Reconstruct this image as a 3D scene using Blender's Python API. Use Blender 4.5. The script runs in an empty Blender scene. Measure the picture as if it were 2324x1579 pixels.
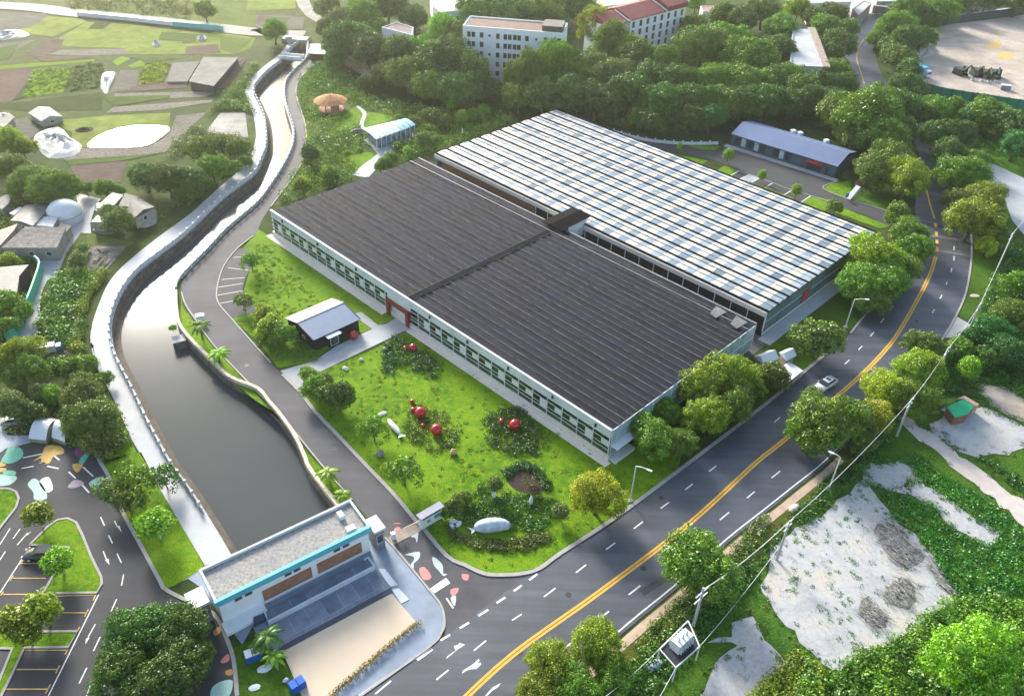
import bpy, bmesh, math, random
from math import sin, cos, pi, radians, atan2, hypot
from mathutils import Vector, Matrix
from mathutils.geometry import tessellate_polygon
random.seed(7)
sc = bpy.context.scene
COL = sc.collection
# ------------------------------------------------------------ camera
HC = 90.0
FOC = 1860.0            # focal length in pixels of a 2324 px wide picture
UX, UY, UZ = Vector((.9994209, .03402739, 0)), None, Vector((.02711951, -.7965291, -.60399165))
UY = (Vector((0, 0, 1)) - Vector((0, 0, 1)).dot(UZ) * UZ).normalized()
UX = UY.cross(UZ).normalized()
if UX.x < 0: UX = -UX
cam_d = bpy.data.cameras.new('camera')
cam = bpy.data.objects.new('camera', cam_d); COL.objects.link(cam)
cam_d.sensor_width = 36; cam_d.lens = 36 * FOC / 2324; cam_d.clip_start = .5; cam_d.clip_end = 20000
R = Matrix(((UX.x, -UX.y, -UX.z), (UY.x, -UY.y, -UY.z), (UZ.x, -UZ.y, -UZ.z)))
cam.matrix_world = Matrix.Translation((0, 0, HC)) @ R.to_4x4()
sc.camera = cam
# ------------------------------------------------------------ sky, sun, exposure
SUN_EL, SUN_AZ = 24.0, -27.0       # degrees; azimuth from +Y, negative to the left
w = bpy.data.worlds.new('World'); sc.world = w; w.use_nodes = True
nt = w.node_tree; bg = nt.nodes['Background']
sky = nt.nodes.new('ShaderNodeTexSky'); sky.sky_type = 'NISHITA'; sky.sun_disc = False
sky.sun_elevation = radians(SUN_EL); sky.sun_rotation = radians(SUN_AZ)
sky.air_density = 1.2; sky.dust_density = 2.5; sky.ozone_density = 1.0
nt.links.new(sky.outputs[0], bg.inputs[0]); bg.inputs[1].default_value = .15
sd = bpy.data.lights.new('sun', 'SUN'); sd.energy = 3.7; sd.angle = radians(15); sd.color = (1, .97, .90)
so = bpy.data.objects.new('sun', sd); COL.objects.link(so)
e, a = radians(SUN_EL), radians(SUN_AZ)
sdir = Vector((sin(a) * cos(e), cos(a) * cos(e), sin(e)))
so.rotation_euler = sdir.to_track_quat('Z', 'Y').to_euler(); so.location = (-60, 60, 120)
sc.view_settings.view_transform = 'Standard'; sc.view_settings.look = 'None'
sc.view_settings.exposure = 1.3; sc.view_settings.gamma = 1
sc.view_settings.use_curve_mapping = False
sc.cycles.max_bounces = 6; sc.cycles.diffuse_bounces = 3; sc.cycles.transparent_max_bounces = 8
sc.cycles.volume_bounces = 1

# ------------------------------------------------------------ helpers
def W(x, y, z=0.0):
    """the point of the world at height z that the photograph's pixel (x, y) of 2324 looks at"""
    r = Vector((x - 1162, y - 789.5, FOC)); d = Vector((r.dot(UX), r.dot(UY), r.dot(UZ)))
    t = (z - HC) / d.z
    return Vector((d.x * t, d.y * t, z))
TO = {'0': (0, 0), '1': (581, 0), '2': (1162, 0), '3': (1743, 0)}
CR = {'A': (397.2, 1106.4, 3.3417), 'B': (0, 368.8, 4.639), 'C': (0, 737.6, 4.638), 'D': (0, 992.9, 5.06), 'E': (0, 0, 5.8515),
      'F': (1929.1, 0, 5.566), 'H': (936.2, 0, 3.4134), 'I': (1617, 0, 4.819), 'J': (652.5, 113.5, 4.97), 'K': (510.6, 56.7, 7.325),
      'N': (624.1, 652.5, 6.183), 'O': (1617, 238.3, 5.567), 'Q': (794.3, 737.6, 4.551), 'S': (851.1, 992.9, 4.096), 'U': (1418.4, 1219.9, 4.397),
      'V': (1985.8, 482.3, 4.282), 'X': (1758.9, 794.3, 3.976)}
def P(s):
    """'t01 x,y x,y t11 x,y' -> pixels; tiles of three times enlarged photograph, t column row; t. = plain pixels"""
    out = []; ox = oy = 0; k = 1.0
    for w_ in s.split():
        if w_[0] == 't':
            if w_[1] == '.': ox = oy = 0; k = 1.0
            elif w_[1] in CR: ox, oy, k = CR[w_[1]]; k = 1 / k
            else: ox = 581.0 * int(w_[1]); oy = (0, 526.5, 1052.5)[int(w_[2])]; k = 1 / 2.9983
        else:
            x, y = w_.split(','); out.append((ox + float(x) * k, oy + float(y) * k))
    return out
def WP(s, z=0.0):
    return [W(x, y, z) for x, y in (P(s) if isinstance(s, str) else s)]
def smooth(pts, n=6, closed=False):
    if n < 2: return list(pts)
    m = len(pts); out = []
    rng = range(m) if closed else range(m - 1)
    for i in rng:
        g = (lambda j: pts[j % m]) if closed else (lambda j: pts[min(max(j, 0), m - 1)])
        p0, p1, p2, p3 = g(i - 1), g(i), g(i + 1), g(i + 2)
        for k in range(n):
            t = k / n
            out.append(.5 * ((2 * p1) + (p2 - p0) * t + (2 * p0 - 5 * p1 + 4 * p2 - p3) * t * t + (3 * p1 - p0 - 3 * p2 + p3) * t ** 3))
    if not closed: out.append(pts[-1].copy())
    return out
def offset(pl, d):
    """polyline shifted sideways by d (positive = left of its direction)"""
    out = []
    for i, p in enumerate(pl):
        a_ = pl[max(i - 1, 0)]; b_ = pl[min(i + 1, len(pl) - 1)]
        t = (b_ - a_); t.z = 0
        if t.length < 1e-6: t = Vector((1, 0, 0))
        t.normalize(); out.append(p + Vector((-t.y, t.x, 0)) * d)
    return out
def resample(pl, step):
    out = [pl[0].copy()]; acc = 0
    for i in range(len(pl) - 1):
        a_, b_ = pl[i], pl[i + 1]; L = (b_ - a_).length
        if L < 1e-6: continue
        d = step - acc
        while d <= L:
            out.append(a_.lerp(b_, d / L)); d += step
        acc = L - (d - step)
    return out
class MB:
    def __init__(s): s.v = []; s.f = []; s.m = []; s.sm = False
    def add(s, vs, fs, mi=0):
        o = len(s.v); s.v += [tuple(v) for v in vs]; s.f += [tuple(i + o for i in f) for f in fs]; s.m += [mi] * len(fs); return s
    def quad(s, a_, b_, c_, d_, mi=0): return s.add([a_, b_, c_, d_], [(0, 1, 2, 3)], mi)
    def poly(s, pts, z=None, mi=0):
        pts = [Vector((p[0], p[1], p[2] if z is None else z)) for p in pts]
        tr = tessellate_polygon([pts])
        fs = []
        for t in tr:
            a_, b_, c_ = (pts[i] for i in t)
            fs.append(t if (b_ - a_).cross(c_ - a_).z > 0 else (t[0], t[2], t[1]))
        return s.add(pts, fs, mi)
    def prism(s, pts, z0, z1, mi=0, bottom=False):
        pts = [Vector((p[0], p[1], 0)) for p in pts]
        ar = sum(pts[i].x * pts[(i + 1) % len(pts)].y - pts[(i + 1) % len(pts)].x * pts[i].y for i in range(len(pts)))
        if ar < 0: pts = pts[::-1]
        n = len(pts); s.poly(pts, z1, mi)
        if bottom: s.poly(pts, z0, mi)
        vs = [(p.x, p.y, z0) for p in pts] + [(p.x, p.y, z1) for p in pts]
        return s.add(vs, [(i, (i + 1) % n, n + (i + 1) % n, n + i) for i in range(n)], mi)
    def box(s, c, size, rz=0.0, mi=0, M=None):
        x, y, z = (q / 2 for q in size); ca, sa = cos(rz), sin(rz); vs = []
        for dz in (-z, z):
            for dx, dy in ((-x, -y), (x, -y), (x, y), (-x, y)):
                vs.append(Vector((c[0] + dx * ca - dy * sa, c[1] + dx * sa + dy * ca, c[2] + dz)))
        if M is not None: vs = [M @ v for v in vs]
        return s.add(vs, [(3, 2, 1, 0), (4, 5, 6, 7), (0, 1, 5, 4), (1, 2, 6, 5), (2, 3, 7, 6), (3, 0, 4, 7)], mi)
    def bar(s, a_, b_, wd, ht, mi=0):
        """beam of rectangular section from a to b"""
        a_, b_ = Vector(a_), Vector(b_); t = (b_ - a_).normalized()
        up = Vector((0, 0, 1)) if abs(t.z) < .95 else Vector((0, 1, 0))
        sd_ = t.cross(up).normalized(); u2 = sd_.cross(t)
        vs = []
        for p in (a_, b_):
            for i, j in ((-1, -1), (1, -1), (1, 1), (-1, 1)): vs.append(p + sd_ * i * wd / 2 + u2 * j * ht / 2)
        return s.add(vs, [(0, 1, 2, 3), (7, 6, 5, 4), (1, 0, 4, 5), (2, 1, 5, 6), (3, 2, 6, 7), (0, 3, 7, 4)], mi)
    def tube(s, pts, rs, n=6, mi=0, cap=True):
        pts = [Vector(p) for p in pts]
        if not isinstance(rs, (list, tuple)): rs = [rs] * len(pts)
        vs = []; fs = []
        for i, p in enumerate(pts):
            t = (pts[min(i + 1, len(pts) - 1)] - pts[max(i - 1, 0)]).normalized()
            up = Vector((0, 0, 1)) if abs(t.z) < .9 else Vector((0, 1, 0))
            a_ = t.cross(up).normalized(); b_ = t.cross(a_)
            for k in range(n):
                q = 2 * pi * k / n; vs.append(p + (a_ * cos(q) + b_ * sin(q)) * rs[i])
        for i in range(len(pts) - 1):
            for k in range(n):
                fs.append((i * n + k, (i + 1) * n + k, (i + 1) * n + (k + 1) % n, i * n + (k + 1) % n))
        if cap:
            fs.append(tuple(range(n))); fs.append(tuple((len(pts) - 1) * n + k for k in range(n))[::-1])
        return s.add(vs, fs, mi)
    def lathe(s, c, prof, n=16, mi=0, sx=1.0, sy=1.0, rz=0.0):
        vs = []; fs = []
        for r, z in prof:
            for k in range(n):
                q = 2 * pi * k / n; x = cos(q) * r * sx; y = sin(q) * r * sy
                vs.append((c[0] + x * cos(rz) - y * sin(rz), c[1] + x * sin(rz) + y * cos(rz), c[2] + z))
        for i in range(len(prof) - 1):
            for k in range(n):
                fs.append((i * n + k, i * n + (k + 1) % n, (i + 1) * n + (k + 1) % n, (i + 1) * n + k))
        return s.add(vs, fs, mi)
    def strip(s, pl, wd, z0, z1, mi=0, off=0.0):
        """solid ribbon (kerb, wall) along a polyline"""
        A = offset(pl, off + wd / 2); B = offset(pl, off - wd / 2); n = len(pl); vs = []
        for i in range(n):
            vs += [(B[i].x, B[i].y, z0), (A[i].x, A[i].y, z0), (A[i].x, A[i].y, z1), (B[i].x, B[i].y, z1)]
        fs = []
        for i in range(n - 1):
            o = i * 4; q = o + 4
            fs += [(o + 3, q + 3, q + 2, o + 2), (o, q, q + 3, o + 3), (o + 2, q + 2, q + 1, o + 1)]
        fs += [(0, 3, 2, 1), ((n - 1) * 4, (n - 1) * 4 + 1, (n - 1) * 4 + 2, (n - 1) * 4 + 3)]
        return s.add(vs, fs, mi)
    def ribbon(s, pl, wd, z, mi=0, off=0.0):
        A = offset(pl, off + wd / 2); B = offset(pl, off - wd / 2)
        for i in range(len(pl) - 1):
            s.add([(B[i].x, B[i].y, z), (B[i + 1].x, B[i + 1].y, z), (A[i + 1].x, A[i + 1].y, z), (A[i].x, A[i].y, z)], [(0, 1, 2, 3)], mi)
        return s
    def build(s, name, mats, parent=None, smooth_=False, local=False):
        if not isinstance(mats, (list, tuple)): mats = [mats]
        me = bpy.data.meshes.new(name); vs = s.v
        if parent is not None and not local:
            l = parent.location
            p = parent
            while p.parent is not None: p = p.parent; l = l + p.location
            vs = [(v[0] - l.x, v[1] - l.y, v[2] - l.z) for v in vs]
        me.from_pydata(vs, [], s.f); me.update()
        for m in mats: me.materials.append(m)
        if len(mats) > 1: me.polygons.foreach_set('material_index', s.m)
        if smooth_: me.polygons.foreach_set('use_smooth', [True] * len(me.polygons))
        o = bpy.data.objects.new(name, me); COL.objects.link(o)
        if parent is not None: o.parent = parent
        return o
def tag(o, label, cat, group=None, kind=None):
    o['label'] = label; o['category'] = cat
    if group: o['group'] = group
    if kind: o['kind'] = kind
    return o
def thing(name, label, cat, loc=(0, 0, 0), group=None, rz=0.0):
    o = bpy.data.objects.new(name, None); COL.objects.link(o); o.location = loc; o.rotation_euler = (0, 0, rz)
    o.empty_display_size = .5
    return tag(o, label, cat, group)
def struct(name, mb, mats):
    o = mb.build(name, mats); o['kind'] = 'structure'; return o
def sheet(name, s, z, mat, sm=0, closed=True):
    pts = WP(s)
    if sm: pts = smooth(pts, sm, True)
    return struct(name, MB().poly(pts, z), mat)
def copy_tree(o, parent=None):
    c = o.copy(); COL.objects.link(c); c.parent = parent
    for ch in list(o.children): copy_tree(ch, c)
    return c

# ------------------------------------------------------------ materials
def L(c):
    return tuple(((x / 255) / 12.92 if x / 255 <= .04045 else ((x / 255 + .055) / 1.055) ** 2.4) for x in c)
class NT:
    def __init__(s, name):
        s.mat = bpy.data.materials.new(name); s.mat.use_nodes = True; s.t = s.mat.node_tree
        s.b = s.t.nodes['Principled BSDF']; s.b.inputs['Specular IOR Level'].default_value = .3
        s.co = None
    def n(s, typ, **kw):
        o = s.t.nodes.new(typ)
        for k, v in kw.items(): setattr(o, k, v)
        return o
    def l(s, a_, b_): s.t.links.new(a_, b_)
    def coord(s):
        if s.co is None: s.co = s.n('ShaderNodeTexCoord').outputs['Object']
        return s.co
    def mapped(s, scale=(1, 1, 1), rot=0.0):
        m = s.n('ShaderNodeMapping'); m.inputs['Scale'].default_value = scale; m.inputs['Rotation'].default_value = (0, 0, rot)
        s.l(s.coord(), m.inputs[0]); return m.outputs[0]
    def noise(s, scale, detail=4, rough=.6, vec=None, dist=0.0):
        o = s.n('ShaderNodeTexNoise'); o.inputs['Scale'].default_value = scale; o.inputs['Detail'].default_value = detail
        o.inputs['Roughness'].default_value = rough; o.inputs['Distortion'].default_value = dist
        s.l(vec or s.coord(), o.inputs['Vector']); return o.outputs['Fac']
    def ramp(s, fac, stops):
        r = s.n('ShaderNodeValToRGB'); el = r.color_ramp.elements
        while len(el) < len(stops): el.new(.5)
        for e_, (p, c) in zip(el, stops):
            e_.position = p; e_.color = (c[0], c[1], c[2], 1) if isinstance(c, (tuple, list)) else (c, c, c, 1)
        s.l(fac, r.inputs[0]); return r.outputs[0]
    def mix(s, fac, a_, b_, mode='MIX'):
        m = s.n('ShaderNodeMix', data_type='RGBA', blend_type=mode)
        if isinstance(fac, (int, float)): m.inputs[0].default_value = fac
        else: s.l(fac, m.inputs[0])
        for sock, v in ((m.inputs[6], a_), (m.inputs[7], b_)):
            if isinstance(v, (tuple, list)): sock.default_value = (v[0], v[1], v[2], 1)
            else: s.l(v, sock)
        return m.outputs[2]
    def bump(s, h, dist=.1, strength=1.0):
        b = s.n('ShaderNodeBump'); b.inputs['Distance'].default_value = dist; b.inputs['Strength'].default_value = strength
        s.l(h, b.inputs['Height']); s.l(b.outputs[0], s.b.inputs['Normal'])
    def color(s, c):
        if isinstance(c, (tuple, list)): s.b.inputs['Base Color'].default_value = (c[0], c[1], c[2], 1)
        else: s.l(c, s.b.inputs['Base Color'])
    def rough(s, r): s.b.inputs['Roughness'].default_value = r
def plain(name, c, rough=.6, metal=0.0, var=.12, scale=.7, bump=0.0, spec=.3):
    m = NT(name); m.rough(rough); m.b.inputs['Metallic'].default_value = metal; m.b.inputs['Specular IOR Level'].default_value = spec
    f = m.noise(scale, 5, .65)
    lo = tuple(x * (1 - var) for x in c); hi = tuple(min(1, x * (1 + var)) for x in c)
    m.color(m.ramp(f, [(.3, lo), (.7, hi)]))
    if bump: m.bump(m.noise(scale * 6, 3), bump)
    return m.mat
def grassy(name, a_, b_, c_, s1=.08, s2=.8, s3=5.0, bump=.12, dirt=None, dirt_at=.62):
    m = NT(name); m.rough(.9); m.b.inputs['Specular IOR Level'].default_value = .1
    big = m.noise(s1, 4, .6, dist=.6); mid = m.noise(s2, 5, .7); fine = m.noise(s3, 3, .7)
    col = m.mix(m.ramp(big, [(.42, 0.0), (.56, 1.0)]), a_, b_)
    col = m.mix(m.ramp(mid, [(.42, 0.0), (.68, 1.0)]), col, c_)
    col = m.mix(.75, col, m.ramp(fine, [(.25, .35), (.75, 1.5)]), 'MULTIPLY')
    if dirt: col = m.mix(m.ramp(m.noise(s1 * 2.3, 6, .7), [(dirt_at, 0.0), (dirt_at + .08, 1.0)]), col, dirt)
    m.color(col); m.bump(fine, bump, .8)
    return m.mat
M = {}
M['lawn'] = grassy('lawn_grass', (.120, .240, .008), (.062, .160, .006), (.190, .280, .010))
M['lawn_dark'] = grassy('dark_grass', (.05, .115, .010), (.07, .14, .010), (.04, .095, .010), s1=.05)  # darker green mix for verges and side lawns
M['wild'] = grassy('wild_ground', (.055, .085, .02), (.075, .11, .02), (.035, .06, .015), s1=.03, s2=.3, bump=.3, dirt=(.15, .12, .08), dirt_at=.60)
M['garden'] = grassy('garden_ground', (.07, .12, .02), (.10, .15, .02), (.05, .09, .02), s1=.06, s2=.5, bump=.3)
M['weeds'] = grassy('weedy_ground', (.035, .10, .012), (.055, .14, .012), (.08, .15, .015), s1=.06, s2=.6, s3=3, bump=.3)
def asphalt(name, c, streak=0.0, ang=0.0, rough=.8):
    m = NT(name); m.rough(rough)
    col = m.ramp(m.noise(.12, 5, .65), [(.3, tuple(x * .8 for x in c)), (.7, tuple(x * 1.25 for x in c))])
    if streak:
        v = m.mapped((.035, .55, 1), ang)
        col = m.mix(streak, col, m.ramp(m.noise(1, 4, .6, vec=v), [(.3, .55), (.7, 1.5)]), 'MULTIPLY')
    f = m.noise(22, 2, .5); col = m.mix(.35, col, m.ramp(f, [(.3, .7), (.7, 1.3)]), 'MULTIPLY')
    m.color(col); m.bump(f, .01, .5); return m.mat
M['asphalt'] = asphalt('asphalt', (.062, .068, .082), .6, -radians(36), .5)
M['asphalt2'] = asphalt('side_road_asphalt', (.068, .066, .072), .3, radians(50))
M['asphalt3'] = asphalt('parking_asphalt', (.042, .042, .046), .2)
M['concrete'] = plain('concrete', (.36, .36, .36), .8, var=.14, scale=.35, bump=.01)
m = NT('pale_concrete'); m.rough(.75)
c = m.ramp(m.noise(.3, 6, .7), [(.3, (.33, .34, .35)), (.7, (.42, .43, .44))]); c = m.mix(m.ramp(m.noise(1.1, 7, .8), [(.56, 0.0), (.7, .4)]), c, (.24, .24, .23)); m.color(c); M['conc_white'] = m.mat
M['kerb'] = plain('kerb_stone', (.32, .30, .28), .8, var=.12, scale=1.5)
M['white_paint'] = plain('white_road_paint', (.60, .60, .58), .6, var=.15, scale=3)
M['yellow_paint'] = plain('yellow_road_paint', (.62, .34, .04), .6, var=.15, scale=3)
M['white'] = plain('white_painted_metal', (.62, .63, .64), .45, var=.05)
M['whitewall'] = plain('white_render', (.74, .75, .76), .8, var=.07, scale=.4)
M['dark'] = plain('dark_metal', (.025, .028, .034), .5)
M['net'] = None
# ------------------------------------------------------------ river, banks, ground
RL = smooth(WP('t10 292,300 240,345 165,432 80,500 0,592 t00 1742,600 t10 -5,640 20,690 62,790 78,880 80,1000 50,1090 0,1190 t00 1640,1270 1500,1380 t01 1275,20 1110,150 965,260 870,370 800,500 765,640 772,760 815,880 910,1060 1010,1270 1145,1520 t02 1180,0 1315,190 1485,460 1575,615 1650,740'), 4)
RR = smooth(WP('t10 345,300 340,380 322,420 250,490 192,570 186,680 205,760 228,830 245,900 238,1000 180,1130 90,1270 0,1388 t00 1540,1560 t01 1400,130 1280,250 1200,345 1188,440 1195,560 1215,650 1285,745 1420,880 1560,1010 t11 0,1085 75,1170 150,1258 250,1400 320,1550 t12 340,30 400,120 470,210 540,300 640,450'), 4)
ZW = -1.7
riv = RL + RR[::-1]
outer = [Vector((-3500, -60, 0)), Vector((3500, -60, 0)), Vector((3500, 6000, 0)), Vector((-3500, 6000, 0))]
g = MB()
vs = outer + riv; tr = tessellate_polygon([outer, riv])
fs = []
for t in tr:
    a_, b_, c_ = (vs[i] for i in t)
    fs.append(tuple(t) if (b_ - a_).cross(c_ - a_).z > 0 else (t[0], t[2], t[1]))
g.add(vs, fs); struct('ground', g, M['wild'])
m = NT('river_water'); m.rough(.13); m.b.inputs['IOR'].default_value = 1.33; m.b.inputs['Specular IOR Level'].default_value = .18
m.color(m.ramp(m.noise(.03, 3), [(.3, (.048, .056, .058)), (.7, (.064, .072, .072))]))
m.bump(m.noise(.5, 2, .5), .006, .35)
M['water'] = m.mat
wmb = MB().poly(offset(RL, -.1) + offset(RR, .1)[::-1], ZW); struct('river_water', wmb, M['water'])
m = NT('stone_bank'); m.rough(.9)
v = m.n('ShaderNodeTexVoronoi'); v.inputs['Scale'].default_value = 1.1; m.l(m.coord(), v.inputs[0])
m.color(m.mix(.6, m.ramp(m.noise(.5, 5), [(.3, (.10, .09, .07)), (.7, (.26, .23, .19))]), m.ramp(v.outputs['Distance'], [(.2, 1.0), (.7, .3)]), 'MULTIPLY'))
m.bump(v.outputs['Distance'], .1); M['stone'] = m.mat
t = thing('river_wall', 'stone retaining wall along the left bank below the white walkway', 'river wall', RL[len(RL) // 2])
MB().strip(RL, .3, ZW - 1, .02, off=-.15).build('wall', M['stone'], t)
MB().ribbon(RL, 1.1, ZW + .12, off=.55).build('ledge', plain('brown_ledge', (.10, .085, .065), .9, var=.3), t)  # dark brown strip just above the waterline
t = thing('river_wall', 'stone retaining wall along the right bank beside the asphalt road', 'river wall', RR[len(RR) // 2])
MB().strip(RR, .35, ZW - 1, .02, off=.17).build('wall', M['stone'], t)
MB().strip(RR[:int(len(RR) * .52)], .4, .02, .55, off=.25).build('coping', M['concrete'], t)
MB().strip(RR[int(len(RR) * .52):], .55, .02, .75, off=.35).build('coping', plain('weathered_coping', (.52, .44, .34), .85, var=.35, scale=1.2), t)
# walkway along the left bank
PL = smooth(WP('t10 240,270 160,370 60,450 -20,520 t00 1680,585 1668,640 1690,700 1725,790 1740,880 1738,960 1700,1070 1620,1170 1500,1270 1300,1450 t01 1125,0 1000,95 840,230 740,345 670,500 625,640 618,760 665,930 745,1080 830,1260 890,1400 t02 960,-60 1100,190 1200,360 1390,690'), 4)
i0 = 8
def pair(A, B, z, n=150):
    def res(pl):
        tot = sum((pl[i + 1] - pl[i]).length for i in range(len(pl) - 1)); return resample(pl, tot / n * .9999)[:n + 1]
    a_, b_ = res(A), res(B); mb = MB()
    for i in range(min(len(a_), len(b_)) - 1):
        q = [Vector((p.x, p.y, z)) for p in (a_[i], a_[i + 1], b_[i + 1], b_[i])]
        mb.quad(*q)
    return mb
wk = pair(PL, offset(RL[:-3], -.05), .05)
struct('riverside_walkway', wk, M['conc_white'])
# balustrade on the left bank : wall with posts
t = thing('balustrade', 'white stone balustrade with posts along the left riverbank walkway', 'balustrade', RL[10])
pl = offset(RL[:-10], -.35)
MB().strip(pl, .25, .05, .22).build('base_rail', M['concrete'], t)
MB().strip(pl, .22, .85, 1.0).build('top_rail', M['concrete'], t)
MB().strip(pl, .08, .22, .85).build('panel', plain('balustrade_panel', (.55, .56, .58), .8, var=.15, scale=2), t)
posts = resample(pl, 2.6)
for p in posts[:97]:
    MB().prism([(p.x - .17, p.y - .17), (p.x + .17, p.y - .17), (p.x + .17, p.y + .17), (p.x - .17, p.y + .17)], .05, 1.25).build('post', M['white'], t)
t = thing('balustrade', 'pale stone balustrade with posts between the river and the curving asphalt road', 'balustrade', RR[20])
pl = offset(RR[:int(len(RR) * .5)], .6)
MB().strip(pl, .22, .05, .22).build('base_rail', M['concrete'], t)
MB().strip(pl, .2, .8, .95).build('top_rail', M['concrete'], t)
for p in resample(pl, 2.6)[:97]:
    MB().prism([(p.x - .15, p.y - .15), (p.x + .15, p.y - .15), (p.x + .15, p.y + .15), (p.x - .15, p.y + .15)], .05, 1.2).build('post', M['white'], t)

# ------------------------------------------------------------ roads
sheet('riverside_road', 't10 430,410 400,440 300,535 272,620 302,740 335,850 340,1000 292,1150 100,1408 40,1500 t01 1742,20 1620,110 1520,240 1475,400 1490,490 1570,585 1742,780 t11 150,940 300,1090 400,1220 600,1430 740,1579 t12 930,200 1080,380 1130,430 1300,630 1420,690 1540,740 1640,755 t22 190,710 0,1000 t12 1340,1130 1285,1180 1280,980 1190,870 920,545 855,490 770,385 650,240 440,0 t11 210,1295 50,1130 t01 1560,890 1430,740 1340,610 1265,500 1235,410 1235,350 1290,270 1410,150 1545,15 t10 0,1405 95,1285 195,1130 250,1000 258,900 240,830 215,760 200,680 205,570 265,490 320,430 330,412',
      .045, M['asphalt2'], 0)
road_up = smooth(WP('t12 200,1640 t12 740,1560 1180,1250 t22 -60,880 190,710 330,610 700,370 1130,50 t31 0,1160 250,950 430,800 560,690 680,540 830,420 960,300 1040,170 1060,60 1060,0 t30 1000,1450 1010,1330 1020,1200 1030,1080 1000,980 970,880 900,760 t30 760,660 600,570 575,480 550,420 510,350 560,280 600,220 640,150 700,90 800,30'), 4)
road_lo = smooth(WP('t22 115,1720 t22 800,1115 1110,860 1480,530 t22 1742,322 t32 200,162 400,0 t31 620,1350 800,1150 960,970 1180,740 1280,570 1350,400 1385,170 1382,20 t30 1290,1400 1240,1300 1200,1200 1160,1090 1110,980 1050,900 t30 1000,780 850,610 760,480 725,350 700,240 760,170 800,120 900,40'), 4)
rd = MB().poly(road_up + road_lo[::-1], .06); struct('main_road', rd, M['asphalt'])
# kerbs
def kerb(s, wd=.45, h=.15, sm=3, mat='kerb', closed=False):
    pl = smooth(WP(s) if isinstance(s, str) else s, sm, closed)
    if closed: pl.append(pl[0].copy())
    return struct('kerb', MB().strip(pl, wd * .7, 0, h), M[mat])
kerb('t10 395,440 300,535 272,620 302,740 335,850 340,1000 292,1150 100,1408', .35)
kerb('t01 1725,30 1620,110 1520,240 1475,400 1490,490 1570,585 1742,780 t11 100,890', .35)
kerb('t11 180,970 300,1090 400,1220 600,1430 740,1579 t12 930,200 1080,380 1130,430 1300,630 1420,690 1540,745 1640,758 t22 60,750 190,712 330,610 700,370 1130,50 t31 0,1160 250,950 430,800', .8, .18)
kerb('t31 560,690 680,540', .5)
kerb('t12 655,245 440,0 t11 210,1295 50,1130 t01 1560,890 1430,740 1340,610 1265,500 1235,410', .35)
kerb('t12 860,495 920,545 1180,860 1262,970 1283,1080 1262,1150 1180,1245 740,1560 600,1660', .4)
kerb('t31 1180,740 1280,570 1350,400 1385,170 1382,20', .5)
kerb('t31 1050,0', .4) if False else None

# ------------------------------------------------------------ lawns and cultivated ground
sheet('lawn', 't11 30,760 150,925 370,885 500,795 560,740 690,700 780,660 830,640 950,590 t01 1742,-30 t11 0,10 -60,20 t01 1700,60 1640,130 1700,260 1660,400 1700,480 1580,590', .03, M['lawn'])
sheet('lawn', 't11 440,945 800,800 1055,660 t21 -20,1100 650,1555 800,1450 t21 1200,1290 t22 1130,50 700,370 330,610 190,700 0,745 t12 1640,745 1540,735 1420,680 1300,620 1130,420 1080,365 930,190 740,0 t11 600,1420 400,1210 300,1085 300,1040', .03, M['lawn'])
sheet('garden_ground', 't10 400,440 470,430 700,560 760,680 1100,730 1560,780 1742,800 1742,840 1230,1030 1100,1075 900,1135 210,1385 110,1405 292,1150 340,1000 335,850 302,740 272,620 300,535', .03, M['garden'], 0)
sheet('lawn', 't10 690,720 760,760 940,800 800,860 740,870 700,860 580,900 540,850 600,790', .045, M['lawn'], 3)
sheet('lawn', 't10 600,1080 730,1040 850,1050 800,1110 700,1170 640,1120', .045, M['lawn'], 3)
sheet('riverbank_grass', 't01 1235,420 1250,520 1340,640 1430,760 t11 30,1130 200,1310 330,1480 t12 430,10 640,240 560,290 540,280 400,60 330,-60 t11 240,1370 150,1240 t01 1742,1150 1560,1000 1420,860 1290,730 1220,640', .03, M['lawn'])
sheet('verge', 't22 750,1180 1110,870 1480,540 1742,330 t32 200,170 420,0 t32 580,-20 400,170 0,590 t22 1500,760 1260,1060 900,1290 650,1480', .03, grassy('verge_grass', (.06, .09, .012), (.09, .11, .014), (.10, .085, .03), bump=.2), 0)
struct('verge', MB().ribbon(offset(road_lo, -1.0)[2:26], 1.2, .05), plain('sandy_shoulder', (.42, .31, .23), .9, var=.2, scale=1))
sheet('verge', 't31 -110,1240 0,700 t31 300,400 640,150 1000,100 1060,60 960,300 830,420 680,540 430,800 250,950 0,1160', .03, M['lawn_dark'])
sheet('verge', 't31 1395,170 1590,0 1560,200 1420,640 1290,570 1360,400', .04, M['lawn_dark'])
sheet('driveway', 't31 1180,720 1285,575 1410,650 1290,720', .05, M['concrete'])
sheet('weedy_ground', 't31 1600,60 1742,40 2200,0 t32 2600,1700 1742,2200 0,2000 t22 900,1650 700,1460 1250,1100 1720,620 t32 420,170 t31 900,1260 1200,850 1430,640', .02, M['weeds'])
sheet('weedy_ground', 't30 1050,650 1100,640 1742,730 2400,800 2300,1700 1742,1579 t31 1600,0 t30 1250,1500 1130,1000', .02, M['weeds'])
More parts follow.
